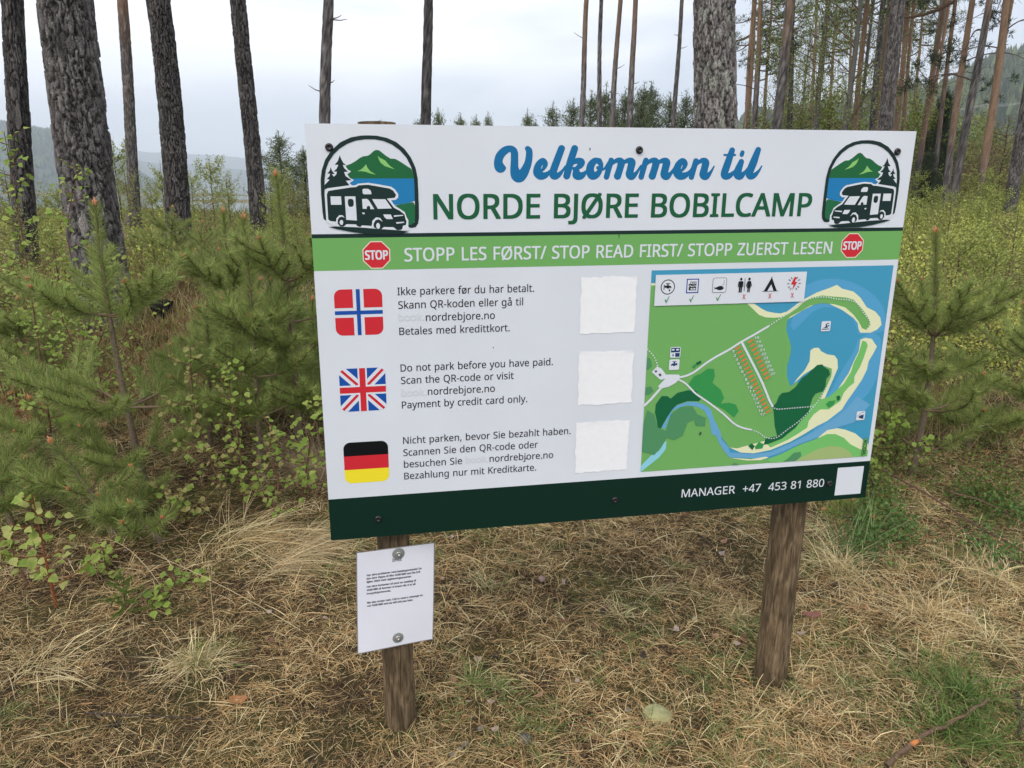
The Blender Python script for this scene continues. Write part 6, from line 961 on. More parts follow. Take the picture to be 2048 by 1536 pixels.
def yp(bx, by, tx, ty, *a, Y=None, **k):
    b = G(bx, by) if Y is None else gpt(bx, by, Y); return young_pine(b, at(tx, ty, b.y), *a, **k)
yp(296, 985, 190, 410, 'tall young pine in front of the thickest trunk, orange buds on top', [(.64, 6, .36), (.33, 6, .52), (.14, 4, .36)], 101, lead=.36, r0=.02)
yp(598, 930, 552, 352, 'tallest young pine close to the left edge of the sign', [(.66, 5, .32), (.52, 3, .3), (.42, 5, .42), (.22, 5, .44)], 102, lead=.34, r0=.022)
yp(522, 955, 487, 438, 'young pine with bare lower stem, between the two tall ones', [(.58, 5, .30), (.42, 4, .34), (.26, 5, .42)], 103, lead=.42)
yp(470, 860, 447, 425, 'young pine behind, with a forked dark twig near the stump', [(.66, 4, .28), (.38, 4, .34)], 104, lead=.36)
yp(420, 900, 412, 615, 'low pale young pine below the black stump', [(.55, 4, .24), (.25, 4, .3)], 105, lead=.5)
yp(235, 1075, 105, 885, 'small young pine low at the left, leaning outwards', [(.5, 4, .22), (.2, 3, .26)], 106, lead=.5, dens=2200)
yp(330, 1080, 262, 1010, 'short dark pine seedling under the tall left pine', [(.5, 4, .2)], 107, lead=.6, dens=2200)
yp(1822, 955, 1871, 465, 'tall young pine standing right of the sign', [(.60, 6, .30), (.42, 3, .26), (.30, 5, .36), (.14, 3, .3)], 108, steep=.35, lead=.38, dens=2500, r0=.021)
yp(2075, 880, 2050, 610, 'young pine cut by the right edge of the picture', [(.6, 5, .38), (.3, 4, .42)], 109, lead=.4)
yp(1935, 900, 1952, 800, 'short young pine right of the tall one beside the sign', [(.5, 5, .26)], 110, lead=.6)
yp(1700, 1045, 1705, 1000, 'low fan of bright pine needles behind the right post', [(.4, 5, .17)], 111, lead=.8, dens=2200)
yp(30, 1060, -20, 900, 'young pine half outside the left edge', [(.6, 4, .22), (.3, 4, .3)], 112, lead=.5)
yp(130, 930, 60, 800, 'low young pine in the grass left of the tall left pine', [(.5, 4, .3)], 116, lead=.5)
for i, (bx, by, tx, ty, lab) in enumerate([(566, 830, 540, 560, 'dense young pine in the gap right of the bare-stemmed one'), (640, 820, 625, 600, 'young pine mostly hidden by the board left edge'), (70, 780, 35, 600, 'young pine among the birches near the left edge'), (470, 745, 520, 560, 'leaning young pine in the thick of the group')]):
    yp(bx, by, tx, ty, lab, [(.62, 5, .3), (.35, 5, .4), (.15, 4, .3)], 140 + i, dens=2200, group='young pines around the sign')
for i, (bx, by, tx, ty, lab) in enumerate([(470, 470, 470, 452, ''), (345, 540, 345, 415, 'mid-distance young pine at the foot of the dark straight pine'), (408, 545, 405, 445, 'mid-distance young pine with dark foliage right of the straight pine'), (430, 590, 436, 500, 'dusky low young pine behind the black stump'),
        (2010, 500, 2016, 430, 'far young pine in the birch scrub at the right'), (620, 560, 612, 470, 'young pine just behind the sign left edge'), (295, 520, 292, 462, 'tiny young pine beside the grey stump'), (60, 500, 55, 430, 'young pine between the dark edge trunk and the birches')]):
    if lab: yp(bx, by, tx, ty, lab, [(.62, 5, .26), (.35, 5, .36)], 120 + i, dens=1100, group='small pines farther back')

# ================================================================== birch saplings, leaf by leaf
def leaf_mesh(k):
    o = [(0, 0), (.22, .10), (.42, .30), (.44, .48), (.30, .70), (.14, .88), (0, 1.08), (-.14, .88), (-.30, .70), (-.44, .48), (-.42, .30), (-.22, .10)]
    V = [(x, y, abs(x) * .28 - .22 * (y - .5) ** 2) for x, y in o] + [(0, .5, -.02)]; F = [(i, (i + 1) % 12, 12) for i in range(12)]
    base = [(.25, .36, .065), (.33, .40, .09), (.20, .30, .055), (.30, .28, .10), (.38, .41, .13)][k]
    C = jit(base, 13, .06, .04); C[12] *= .85
    return npmesh('leaf', V, F, C, True)
LEAF = [leaf_mesh(k) for k in range(5)]
def add_leaf(p, d, n, s, parent, kset=(0, 1, 2)):
    o = link('leaf', LEAF[int(kset[int(RNG.integers(len(kset)))])], MAT['foliage'], parent, loc=p)
    y = Vector(d).normalized(); z = Vector(n); z = (z - y * z.dot(y)); z = z.normalized() if z.length > 1e-4 else Vector((0, 0, 1)); x = y.cross(z)
    o.rotation_euler = Matrix((x, y, z)).transposed().to_euler(); o.scale = (s, s, s)
def birch_sapling(pts, label, ntw, seed, size=.032, twl=.2, kset=(0, 1, 2), group='leafy birch saplings', maxn=290, up=.5, col=(.13, .075, .05), r=.006, per=7, t0=.12):
    rng = np.random.default_rng(seed); b = Vector(pts[0]); t = empty('birch_sapling', b, label, 'birch sapling', group)
    q = bezpath([np.array(p) - np.array(b) for p in pts], 20); v, f, c = tube(q, np.linspace(r, .0018, 20), 7, col); link('stem', npmesh('stem', v, f, c, True), MAT['wood'], t)
    spots = []
    for i in range(ntw):
        fr = t0 + (1 - t0) * (i + rng.random()) / ntw; s = np.array([np.interp(fr, np.linspace(0, 1, 20), q[:, k]) for k in range(3)]); a = i * 2.4 + rng.normal(0, .4)
        L = twl * (1.25 - fr) * rng.uniform(.6, 1.3) + .03; e_ = s + np.array([math.cos(a), math.sin(a), up]) * L; w = bez(s, s + np.array([math.cos(a), math.sin(a), up * .3]) * L * .5, e_, 6)
        v, f, c = tube(w, np.linspace(.0028, .001, 6), 4, col); link('twig', npmesh('twig', v, f, c), MAT['wood'], t)
        m = max(2, int(per * (L / twl) + .5))
        for j in range(m):
            ff = (j + .6) / m * 5; k = min(int(ff), 4); spots.append(w[k] * (1 - (ff - k)) + w[k + 1] * (ff - k))
        spots.append(e_)
    for k in range(7): spots.append(q[19] + np.array([0, 0, -.02 * k]) + rng.normal(0, .004, 3))
    rng.shuffle(spots)
    for p in spots[:maxn]:
        d = np.array([rng.normal(), rng.normal(), -.35 + rng.normal() * .45]); n = np.array([rng.normal() * .5, -.6 + rng.normal() * .4, .9])
        dd_ = d / np.linalg.norm(d); add_leaf(p + dd_ * .008, dd_, n, size * rng.uniform(.65, 1.2), t, kset)
    return t
def bs(pix, Y, *a, **k):
    b = gpt(pix[0][0], pix[0][1], Y); P = [b] + [at(x, y, Y + dy) for (x, y, *dy_) in pix[1:] for dy in [dy_[0] if dy_ else 0]]
    return birch_sapling(P, *a, **k)
bs([(100, 860), (70, 640), (45, 470), (8, 262)], 3.7, 'tall birch sapling along the left edge, pale drooping leaves', 30, 201, twl=.2, per=8)
bs([(185, 800), (150, 560), (130, 450), (160, 330)], 4.3, 'birch sapling whose top crosses the thickest trunk', 26, 202, twl=.22, per=8)
bs([(95, 820), (150, 700), (110, 600), (90, 560)], 4.4, 'bushy birch sapling left of the tall young pine', 30, 203, twl=.3, per=8, size=.028)
bs([(210, 800), (190, 700), (215, 650), (225, 590)], 4.1, 'bushy birch sapling against the stem of the tall left pine', 24, 204, twl=.26, per=8, size=.028)
bs([(118, 1245), (105, 1180), (85, 1090), (64, 988)], 2.35, 'nearest birch sapling with large pale leaves, lower left', 11, 205, size=.036, twl=.12, kset=(1, 4, 0), col=(.20, .07, .03), per=4)
bs([(60, 1180), (30, 1120), (15, 1060)], 2.5, 'small birch sapling cut by the left edge above the grass', 8, 206, size=.032, twl=.1, kset=(1, 4, 0), per=4)
bs([(312, 1290), (305, 1230), (320, 1180)], 2.35, 'short birch sprig left of the pale grass tussock', 7, 207, size=.03, twl=.07, kset=(1, 0), per=4)
bs([(200, 1190), (215, 1150), (205, 1095)], 2.6, 'short birch sprig above the spruce seedling', 7, 208, size=.03, twl=.08, kset=(1, 0), per=4)
bs([(378, 1200), (372, 1170), (368, 1150)], 2.5, 'tiny birch sprig beside the spruce seedling', 5, 209, size=.028, twl=.06, per=3)
bs([(492, 1030), (480, 900), (462, 800), (455, 730)], 3.1, 'birch sapling with fresh green leaves in front of the young pines', 24, 210, twl=.16, size=.026, kset=(0, 1, 2))
bs([(470, 1020), (410, 900), (385, 800), (380, 690)], 3.1, 'birch sapling with brownish new leaves beside the fresh green one', 20, 211, twl=.14, size=.026, kset=(3, 3, 2))
bs([(540, 1030), (560, 960), (530, 900), (545, 850)], 3.0, 'low spreading birch sapling at the grass edge by the sign', 15, 212, size=.026, twl=.16, kset=(0, 2, 3))
bs([(350, 1060), (370, 1010), (330, 980)], 3.0, 'low brown-leaved birch sapling under the tall left pine', 12, 213, size=.026, twl=.14, kset=(3, 3, 2))
bs([(1115, 1135), (1075, 1100), (1030, 1095)], 3.3, 'small twig with bright leaves between the posts, left stem', 5, 214, twl=.1, kset=(0, 2), size=.03, per=4)
bs([(1118, 1135), (1150, 1085), (1215, 1060)], 3.3, 'small twig with bright leaves between the posts, right stem', 7, 215, twl=.1, kset=(0, 2), size=.03, per=4)
bs([(1095, 1150), (1110, 1085), (1095, 1060)], 3.4, 'small upright twig with bright leaves under the sign edge', 5, 216, twl=.09, kset=(0, 2), size=.03, per=4)
bs([(1800, 930), (1785, 850), (1775, 760), (1790, 700)], 3.8, 'birch sapling squeezed between the sign and the right pine', 22, 217, twl=.16, kset=(0, 1, 2))
bs([(1745, 950), (1760, 880), (1790, 820)], 3.6, 'low birch sapling under the right edge of the sign', 14, 218, twl=.18, kset=(0, 2))
bs([(600, 1000), (622, 880), (640, 790)], 3.2, 'thin birch sapling half hidden by the sign left edge', 14, 219, twl=.16, kset=(0, 1))
bs([(270, 620), (225, 560), (215, 510)], 6.2, 'mid-distance birch sapling at the foot of the thickest pine', 22, 220, twl=.3, kset=(0, 1), per=9, size=.036)
bs([(20, 720), (40, 600), (20, 500)], 5.2, 'birch sapling filling the left edge of the picture', 30, 221, twl=.36, kset=(0, 1), per=9, size=.034)

def spruce_seedling():
    b = G(255, 1240); t = empty('spruce_seedling', b, 'tiny bright green spruce seedling in the grass, lower left', 'spruce seedling'); rng = np.random.default_rng(5)
    ps = []; wd = [tube([(0, 0, -.02), (0, 0, .09), (.01, 0, .17)], [.003, .0024, .001], 5, (.12, .08, .05))]
    for i in range(16):
        z = .02 + .14 * i / 16; a = i * 2.4; L = .10 * (1.15 - z / .17); e_ = np.array([math.cos(a) * L, math.sin(a) * L, z + .02]); q = bez((0, 0, z), (e_ + np.array([0, 0, z])) / 2, e_, 5)
        wd.append(tube(q, [.0012] * 5, 3, (.14, .10, .05))); ps.append(shoot_needles(q, .05, 3800, .014, rng, .6, .0014, [(.10, .17, .03), (.14, .21, .04)]))
    link('needles', npmesh('needles', *cat(ps)), MAT['needle'], t, kind='stuff'); link('stem', npmesh('stem', *cat(wd)), MAT['wood'], t)
spruce_seedling()
# ================================================================== things lying on the ground
def stick(pix, r, label, col=(.10, .075, .055), z=.012, knob=None, name='stick', parts=9):
    P = [G(x, y) + Vector((0, 0, z if len(q) < 1 else q[0])) for (x, y, *q) in pix]; b = P[0]; t = empty(name, b, label, 'stick'); q = bezpath([np.array(p - b) for p in P], 22); q[1:-1] += np.random.default_rng(int(pix[0][0])).normal(0, r * .35, (20, 3))
    v, f, c = tube(q, np.linspace(r, r * .55, 22), 8, col)
    if knob is not None: k = int(knob * 21); c = c.copy(); c[k * 8:(k + 1) * 8] = (.62, .22, .07)
    link('stem', npmesh('stem', v, f, c, True), MAT['wood'], t); return t
stick([(1770, 1545, .02), (1835, 1495, .03), (1905, 1462, .03), (1972, 1428, .05)], .0075, 'brown stick with an orange broken spot at the lower right', knob=.32, col=(.13, .085, .06))
stick([(1396, 1075), (1425, 1105), (1456, 1145)], .006, 'short dark stick lying in the litter left of the right post', col=(.05, .035, .028))
stick([(1755, 1000, .16), (1850, 1050, .14), (1950, 1098, .10), (2060, 1150, .07)], .005, 'long thin bare twig sloping down to the right edge', col=(.11, .06, .05))
stick([(1890, 1030, .12), (1960, 1045, .10), (2030, 1060, .05)], .004, 'thin reddish twig above the long bare one', col=(.12, .07, .055))
stick([(1715, 1120, .05), (1760, 1165, .03), (1795, 1200, .02)], .0035, 'thin dark twig right of the right post', col=(.07, .05, .04))
stick([(170, 1440, .02), (290, 1448, .02), (410, 1450, .015)], .0028, 'thin dark twig lying in the grass, lower left', col=(.06, .045, .04))
stick([(2030, 1400, .03), (2040, 1450, .02), (2036, 1500, .02)], .005, 'dark stick at the right edge below the green grass', col=(.07, .055, .045))
stick([(1720, 1110, .35), (1735, 1050, .2), (1742, 1010, .1)][::-1], .004, 'upright dry stem under the right end of the board', col=(.09, .06, .05))

def stone(p, s, flatn, label, col, seed, group=None, name='stone', mat='stone'):
    import bmesh
    bm = bmesh.new(); bmesh.ops.create_icosphere(bm, subdivisions=3, radius=1); V = np.array([v.co for v in bm.verts]); F = np.array([[v.index for v in f.verts] for f in bm.faces]); bm.free()
    n = fbm(V[:, 0] * 1.6 + seed, V[:, 1] * 1.6 + V[:, 2] * 2) ; V = V * (.72 + .5 * n)[:, None] * np.array([s, s * .8, s * flatn]); C = np.array(col) * (.75 + .5 * fbm(V[:, 0] / s * 4 + seed, V[:, 1] / s * 4))[:, None]
    o = link(name, npmesh(name, V, F, C, True), MAT[mat], loc=p); o.rotation_euler.z = seed; tag(o, label, 'stone' if name == 'stone' else name, group); return o
stone(G(1312, 1440) + Vector((0, 0, .004)), .048, .5, 'yellow-green lichened stone in the grass between the posts', (.27, .27, .14), 3)
stone(G(1050, 1478), .022, .5, 'small dark stone on bare soil near the bottom', (.09, .09, .085), 5)
for i, (x, y) in enumerate([(962, 1462), (920, 1500), (1255, 1420), (1080, 1462), (930, 1488), (905, 1510)]): stone(G(x, y), .010, .6, 'pebble on the bare soil patch near the bottom edge', (.16, .16, .15), 10 + i, 'pebbles on bare soil')
# curled dead leaves and bark flakes
def flake_mesh(seed, col):
    rng = np.random.default_rng(seed); n = 7; u, v = np.meshgrid(np.linspace(-1, 1, n), np.linspace(-1, 1, n)); r = np.maximum(abs(u), abs(v)); sc = 1 - .28 * (np.abs(u * v))
    x = u * sc * (1 + rng.normal(0, .1, u.shape)); y = v * .7 * sc * (1 + rng.normal(0, .1, u.shape)); z = .45 * x * x + .25 * y + rng.normal(0, .05, u.shape)
    V = np.stack([x, y, z], 2).reshape(-1, 3); i = np.arange(n - 1)[:, None] * n + np.arange(n - 1)[None]; F = np.stack([i, i + 1, i + n + 1, i + n], 2).reshape(-1, 4)
    return npmesh('dead_leaf', V, F, jit(col, n * n, .12, .05), True)
FK = [flake_mesh(i, c) for i, c in enumerate([(.34, .25, .22), (.30, .19, .12), (.38, .31, .28), (.20, .10, .07), (.33, .26, .18)])]
rng = np.random.default_rng(21)
spots = [(650, 1246), (1430, 1284), (1352, 1266), (1487, 1283), (955, 1328), (1085, 1166), (1448, 1090), (1127, 1172), (1305, 1272), (940, 1413), (985, 1415), (1080, 1400), (540, 1232), (355, 1365), (200, 1448), (255, 1110), (1733, 1224), (1600, 1275), (1483, 1290), (1390, 1250), (990, 1470)] + [(rng.uniform(20, 2030), rng.uniform(1080, 1520)) for _ in range(35)]
for i, (x, y) in enumerate(spots):
    if 650 < x < 880 and y < 1320: continue
    o = link('dead_leaf', FK[i % 5], MAT['straw'], loc=G(x, y) + Vector((0, 0, .012))); s = rng.uniform(.006, .014) if i > 20 else rng.uniform(.011, .017); o.scale = (s, s, s); o.rotation_euler = (rng.normal(0, .3), rng.normal(0, .3), rng.random() * 6.28)
    tag(o, 'small curled dead leaf lying on the needle litter', 'dead leaf', 'dead leaves scattered in the grass')
o = link('dead_leaf', flake_mesh(50, (.34, .16, .07)), MAT['straw'], loc=G(478, 1412) + Vector((0, 0, .015))); o.scale = (.03, .022, .02); tag(o, 'large orange-brown dead leaf in the grass, lower left', 'dead leaf')
o = link('dead_leaf', flake_mesh(51, (.22, .09, .08)), MAT['straw'], loc=G(1622, 1245) + Vector((0, 0, .02))); o.scale = (.035, .02, .02); tag(o, 'reddish dead leaf touching the right post', 'dead leaf')
# pine cones
def cone_mesh():
    parts = []; n = 46
    for i in range(n):
        z = i / n; r = .5 * math.sin(math.pi * (z * .86 + .1)); a = i * 2.4; c = np.array([math.cos(a), math.sin(a), 0]); s = .26 * (1 - z * .5)
        p = np.array([0, 0, z * 1.6]) + c * r * .45; tip = np.array([0, 0, z * 1.6 + .16]) + c * (r + .12); w = np.cross(c, [0, 0, 1]) * s * .6
        V = np.array([p - w * .4, p + w * .4, tip + w, tip - w, tip + np.array([0, 0, -.07]) + w * .8, tip + np.array([0, 0, -.07]) - w * .8]); parts.append((V, np.array([[0, 1, 2, 3], [3, 2, 4, 5], [0, 5, 4, 1]]), jit((.075, .058, .05) if i % 2 else (.12, .10, .09), 6, .1)))
    return npmesh('pine_cone', *cat(parts))
CN = cone_mesh()
for i, (x, y, lab) in enumerate([(1285, 1312, 'dark pine cone among the grass between the posts'), (982, 1325, 'dark pine cone at the foot of the green blades right of the left post'), (1182, 1158, 'dark pine cone below the sign middle'), (1208, 1228, 'left of two dark pine cones in the dry tuft'), (1254, 1218, 'right of two dark pine cones in the dry tuft'), (1905, 1182, 'dark pine cone in the pale straw at the right'), (245, 1458, 'dark pine cone near the lower left corner'), (1320, 1302, 'small dark pine cone beside the cone between the posts')]):
    o = link('pine_cone', CN, MAT['wood'], loc=G(x, y) + Vector((0, 0, .01))); o.scale = (.019,) * 3; o.rotation_euler = (1.4, .3 * i, i * 1.9); tag(o, lab, 'pine cone')
# charred stump and grey stump
def jag(name, p, r, h, col, label, seed, n=26, taper=.8, mat='wood', catn='stump'):
    rng = np.random.default_rng(seed); an = np.arange(n) * 2 * math.pi / n; rows = 9; z = np.linspace(-.06, 1, rows); hh = h * (.85 + .22 * vnoise(np.arange(n) * .5, np.full(n, seed * 1.3))); V = []
    for k in range(rows):
        for j in range(n): R = r * (taper + (1 - taper) * z[k]) * (1 + .12 * math.sin(an[j] * 3 + seed) + rng.normal(0, .05)); V.append((R * math.cos(an[j]), R * math.sin(an[j]), z[k] * hh[j]))
    for k in range(1, 4):
        for j in range(n): R = r * (.8 - .2 * k) * (1 + rng.normal(0, .05)); V.append((R * math.cos(an[j]), R * math.sin(an[j]), h * (.75 - .18 * k) + rng.normal(0, h * .03)))
    rows += 3; i = np.arange(rows - 1)[:, None] * n; j = np.arange(n)[None]; k = (j + 1) % n; F = np.stack([i + j, i + k, i + n + k, i + n + j], 2).reshape(-1, 4)
    o = link(name, npmesh(name, V, F, jit(col, len(V), .2, .04)), MAT[mat], loc=p); tag(o, label, catn); return o
g_ = G(329, 648); jag('charred_stump', g_, .095, .20, (.010, .010, .011), 'small charred black stump among the young pines at the left', 3, taper=.62)
g_ = gpt(250, 492, 13.5); jag('tree_stump', g_, .16, .38, (.14, .12, .11), 'splintered grey stump at the foot of the slim orange pine', 4, taper=1.25)
g_ = gpt(268, 480, 14.2); jag('tree_stump', g_, .09, .50, (.15, .13, .12), 'narrow grey stump touching the slim orange pine', 6, taper=1.1)

# ================================================================== ground cover
def foot(n, y0, y1, pw=1.0, m=.78):
    y = y0 + (y1 - y0) * RNG.random(n) ** pw; x = (RNG.random(n) * 2 - 1) * (m * y + .35); return x, y
def onto(x, y, dz=0): return np.stack([x, y, gz(x, y) + dz], 1)
def posts_clear(x, y): return (np.hypot(x + .317, y - 1.79) > .055) & (np.hypot(x - .827, y - 1.995) > .062)
def unit(v): return v / (np.linalg.norm(v, axis=1)[:, None] + 1e-9)
STRAW = [(.58, .44, .23), (.66, .53, .30), (.44, .31, .16), (.72, .61, .37), (.50, .32, .15)]
RUST = [(.46, .28, .13), (.36, .22, .11), (.56, .38, .18), (.24, .16, .09)]
GREEN = [(.17, .24, .07), (.22, .28, .10), (.28, .31, .14), (.13, .20, .06)]
def litter():
    x, y = foot(130000, 1.35, 5.2, 1.15); k = posts_clear(x, y); x, y = x[k], y[k]; n = len(x)
    a = RNG.random(n) * 6.28; D = unit(np.stack([np.cos(a), np.sin(a), RNG.normal(0, .16, n)], 1)); P = onto(x, y, RNG.random(n) ** 2 * .018 + .001)
    bend = np.stack([-np.sin(a), np.cos(a), -np.ones(n) * .3], 1) * RNG.normal(0, .012, n)[:, None]
    v, f, c = ribbons(P, D, RNG.uniform(.022, .065, n), RNG.uniform(.0010, .0019, n), bend, 1, col=pick(RUST + STRAW[:2], n, s=.25))
    link('needle_litter', npmesh('needle_litter', v, f, c), MAT['straw'], kind='stuff')
litter()
def tufts(name, centres, nb, L, spread, cols, W=(.0011, .0026), upright=.8, droop=.5, s=.2, dirb=None, nseg=3):
    """centres (N,2) -> blades fanning out of each"""
    N = len(centres); m = np.repeat(np.arange(N), nb); n = len(m); r = np.abs(RNG.normal(0, 1, n)) * spread; a = RNG.random(n) * 6.28
    x = centres[m, 0] + r * np.cos(a); y = centres[m, 1] + r * np.sin(a); k = posts_clear(x, y); x, y, a, m = x[k], y[k], a[k], m[k]; n = len(x)
    lumps = RNG.random((N, 9)) * 6.28; a2 = np.where(RNG.random(n) < .75, lumps[m, RNG.integers(0, 9, n)] + RNG.normal(0, .22, n), a)
    out = np.stack([np.cos(a2), np.sin(a2), 0 * a], 1) * RNG.uniform(.1, 1.25, (n, 1))
    if dirb is not None: out = out * .45 + np.array(dirb)[None]
    D = unit(out + np.array([0, 0, 1.]) * RNG.uniform(.4, 1.3, (n, 1)) * upright + RNG.normal(0, .28, (n, 3))); Ls = L * RNG.uniform(.25, 1.2, n) * np.repeat(RNG.uniform(.6, 1.3, N), nb)[k] if len(k) == N * nb else L * RNG.uniform(.35, 1.25, n)
    bend = out * (Ls * .35)[:, None] + np.array([0, 0, -1.]) * (Ls * droop * RNG.uniform(.3, 1.3, n))[:, None]
    return ribbons(onto(x, y), D, Ls, RNG.uniform(*W, n), bend, nseg, col=pick(cols, n, s=s))
def patchy(n, y0, y1, f, th, pw=1.1):
    x, y = foot(n * 4, y0, y1, pw); k = fbm(x * f + 3.3, y * f + 7.1) + RNG.normal(0, .06, len(x)) > th; x, y = x[k][:n], y[k][:n]; return np.stack([x, y], 1)
v = tufts('g', patchy(3600, 1.35, 5.6, 1.6, .42), 20, .09, .028, STRAW, upright=.55, droop=.55)
link('dry_grass', npmesh('dry_grass', *v), MAT['straw'], kind='stuff')
v = tufts('g', patchy(1500, 1.35, 4.5, .9, .40), 10, .055, .05, STRAW, upright=.25, droop=.3)
link('dry_grass', npmesh('dry_grass', *v), MAT['straw'], kind='stuff')
v = tufts('g', patchy(5200, 1.35, 4.8, .7, .36), 12, .035, .04, [(.46, .34, .17), (.58, .46, .26), (.36, .27, .12), (.38, .35, .16), (.30, .18, .09)], W=(.001, .0018), upright=.35, droop=.3, nseg=2)
link('matted_grass', npmesh('matted_grass', *v), MAT['straw'], kind='stuff')
c_ = patchy(1050, 1.35, 5.0, 1.3, .46); v = tufts('g', c_, 22, .07, .022, GREEN, W=(.0014, .0028), upright=.9, droop=.4)
link('green_grass', npmesh('green_grass', *v), MAT['foliage'], kind='stuff')
def mossy():
    x, y = foot(60000, 1.35, 4.6, 1.2); k = (fbm(x * 2.2 + 9, y * 2.2) > .52) & posts_clear(x, y); x, y = x[k], y[k]; n = len(x); D = unit(np.stack([RNG.normal(0, .6, n), RNG.normal(0, .6, n), np.ones(n)], 1))
    v, f, c = ribbons(onto(x, y), D, RNG.uniform(.006, .02, n), RNG.uniform(.002, .004, n), None, 1, col=pick([(.10, .11, .03), (.15, .12, .04), (.18, .11, .05), (.08, .10, .03)], n, s=.2)); link('moss', npmesh('moss', v, f, c), MAT['foliage'], kind='stuff')
mossy()
def tussock(px, py, nb, L, spread, cols, label, name='grass_tussock', green=0, **kw):
    b = G(px, py); t = empty(name, b, label, 'grass tuft'); off = np.array(b)
    V, F, C = tufts('t', np.array([[b.x, b.y]]), nb, L, spread, cols, **kw); link('blades', npmesh('blades', V - off, F, C), MAT['straw'], t, kind='stuff')
    if green: V, F, C = tufts('t', np.array([[b.x + .02, b.y - .01]]), green, L * .45, spread * .7, [(.10, .17, .04), (.14, .22, .05)], upright=1.1, droop=.25); link('green_blades', npmesh('green_blades', V - off, F, C), MAT['foliage'], t, kind='stuff')
PALE = [(.62, .52, .30), (.70, .61, .38), (.52, .41, .22)]
tussock(392, 1335, 560, .20, .075, PALE, 'big pale arching grass tussock with a green heart, lower left', green=130, upright=.5, droop=.6)
tussock(620, 1085, 700, .30, .11, [(.56, .46, .28), (.64, .55, .36), (.48, .37, .21)], 'mass of long dry straw swept sideways left of the left post', upright=.35, droop=.35, dirb=(.55, -.45, -.05), W=(.0012, .0024))
tussock(560, 1130, 420, .28, .10, [(.58, .48, .30), (.50, .40, .24)], 'dry straw combed over towards the notice', upright=.25, droop=.3, dirb=(.8, -.1, 0), W=(.0012, .0024))
tussock(640, 960, 500, .34, .10, [(.36, .27, .18), (.42, .33, .22)], 'tall dry stalks beside the lower left corner of the board', upright=1.0, droop=.4, dirb=(-.3, .1, 0), W=(.0012, .0022))
tussock(470, 1075, 380, .26, .10, PALE, 'dry straw fallen over between the birch sapling and the notice', upright=.3, droop=.3, dirb=(.5, -.3, 0), W=(.0012, .0024))
tussock(90, 1330, 260, .2, .10, PALE, 'loose dry straw at the left edge below the nearest sapling', upright=.4, droop=.4, dirb=(.3, -.3, 0), W=(.0012, .0024))
tussock(1820, 1330, 160, .18, .10, PALE, 'loose dry straw above the lush green clump', upright=.4, droop=.4, dirb=(-.4, -.2, 0), W=(.0012, .0024))
tussock(1980, 1290, 180, .2, .10, PALE, 'loose dry straw at the right edge above the green clump', upright=.5, droop=.4, W=(.0012, .0024))
tussock(1960, 1500, 420, .1, .10, [(.11, .18, .045), (.15, .22, .06)], 'short green grass in the lower right corner', upright=.9, droop=.4, W=(.002, .0035))
tussock(1245, 1235, 150, .13, .06, PALE[:2] + GREEN[2:3], 'upright straw-coloured tuft around two pine cones', upright=.8, droop=.45)
tussock(1300, 1190, 80, .12, .06, PALE, 'sparse pale tuft behind the two pine cones', upright=.7, droop=.5)
tussock(975, 1180, 80, .11, .04, PALE[:2] + GREEN[1:2], 'wispy tuft right of the notice top', upright=.9, droop=.4)
tussock(1360, 1140, 90, .09, .02, GREEN[1:3] + PALE[:1], 'small green and straw tuft under the map side of the board', upright=1, droop=.4)
tussock(1480, 1235, 170, .12, .05, PALE + GREEN[2:3], 'pale green-tinged tuft left of the right post', upright=.7, droop=.6)
tussock(1680, 1140, 330, .22, .09, PALE, 'tall pale grass right behind the right post', upright=1.0, droop=.5)
tussock(1660, 1060, 200, .28, .08, PALE, 'straw arching over at the top of the right post', upright=.6, droop=.5, dirb=(-.6, -.3, 0))
tussock(1700, 1110, 60, .26, .06, [(.12, .20, .07), (.16, .24, .10)], 'upright blue-green blades right of the right post', upright=1.6, droop=.2, W=(.003, .005))
tussock(1990, 1160, 230, .20, .10, PALE, 'wide stand of pale straw at the right edge', upright=.9, droop=.5)
tussock(1850, 1230, 420, .2, .11, PALE + STRAW[:1], 'flattened straw right of the right post, mid height', upright=.35, droop=.5)
tussock(1920, 1400, 520, .15, .07, [(.085, .15, .035), (.12, .19, .05), (.17, .23, .08)], 'lush green grass clump at the lower right', upright=1.0, droop=.45, W=(.002, .004))
tussock(1900, 1470, 420, .09, .09, [(.10, .16, .04), (.14, .20, .06)], 'short green grass in front of the lush clump', upright=.9, droop=.4, W=(.002, .0035))
tussock(1700, 1390, 260, .08, .08, [(.13, .17, .06), (.18, .21, .09)] + PALE[:1], 'short yellow-green grass right of the right post foot', upright=.8, droop=.4)
tussock(1000, 1380, 260, .09, .06, GREEN + PALE[:1], 'low green tuft between the left post and the lichened stone', upright=.9, droop=.4)
tussock(945, 1370, 160, .09, .04, GREEN + PALE[:1], 'low green tuft just right of the left post', upright=.9, droop=.4)
tussock(1560, 1375, 160, .07, .06, PALE, 'straw gathered at the foot of the right post', upright=.6, droop=.5)
tussock(770, 1480, 70, .06, .06, PALE + GREEN[:1], 'grass gathered at the foot of the left post', upright=.8, droop=.5)
def straws(lst):
    for x0, y0, x1, y1, h, lab in lst:
        a = G(x0, y0); b = at(x1, y1, G(x1, min(1530, max(y1, y0 - 120))).y if False else a.y + (y0 - y1) * .0006); t = empty('grass_stalk', a, lab, 'grass stalk'); d = np.array(b - a); q = bez((0, 0, 0), d * .5 + np.array([0, 0, h]), d, 10)
        link('stem', npmesh('stem', *tube(q, np.linspace(.0016, .0007, 10), 4, (.55, .47, .28))), MAT['straw'], t)
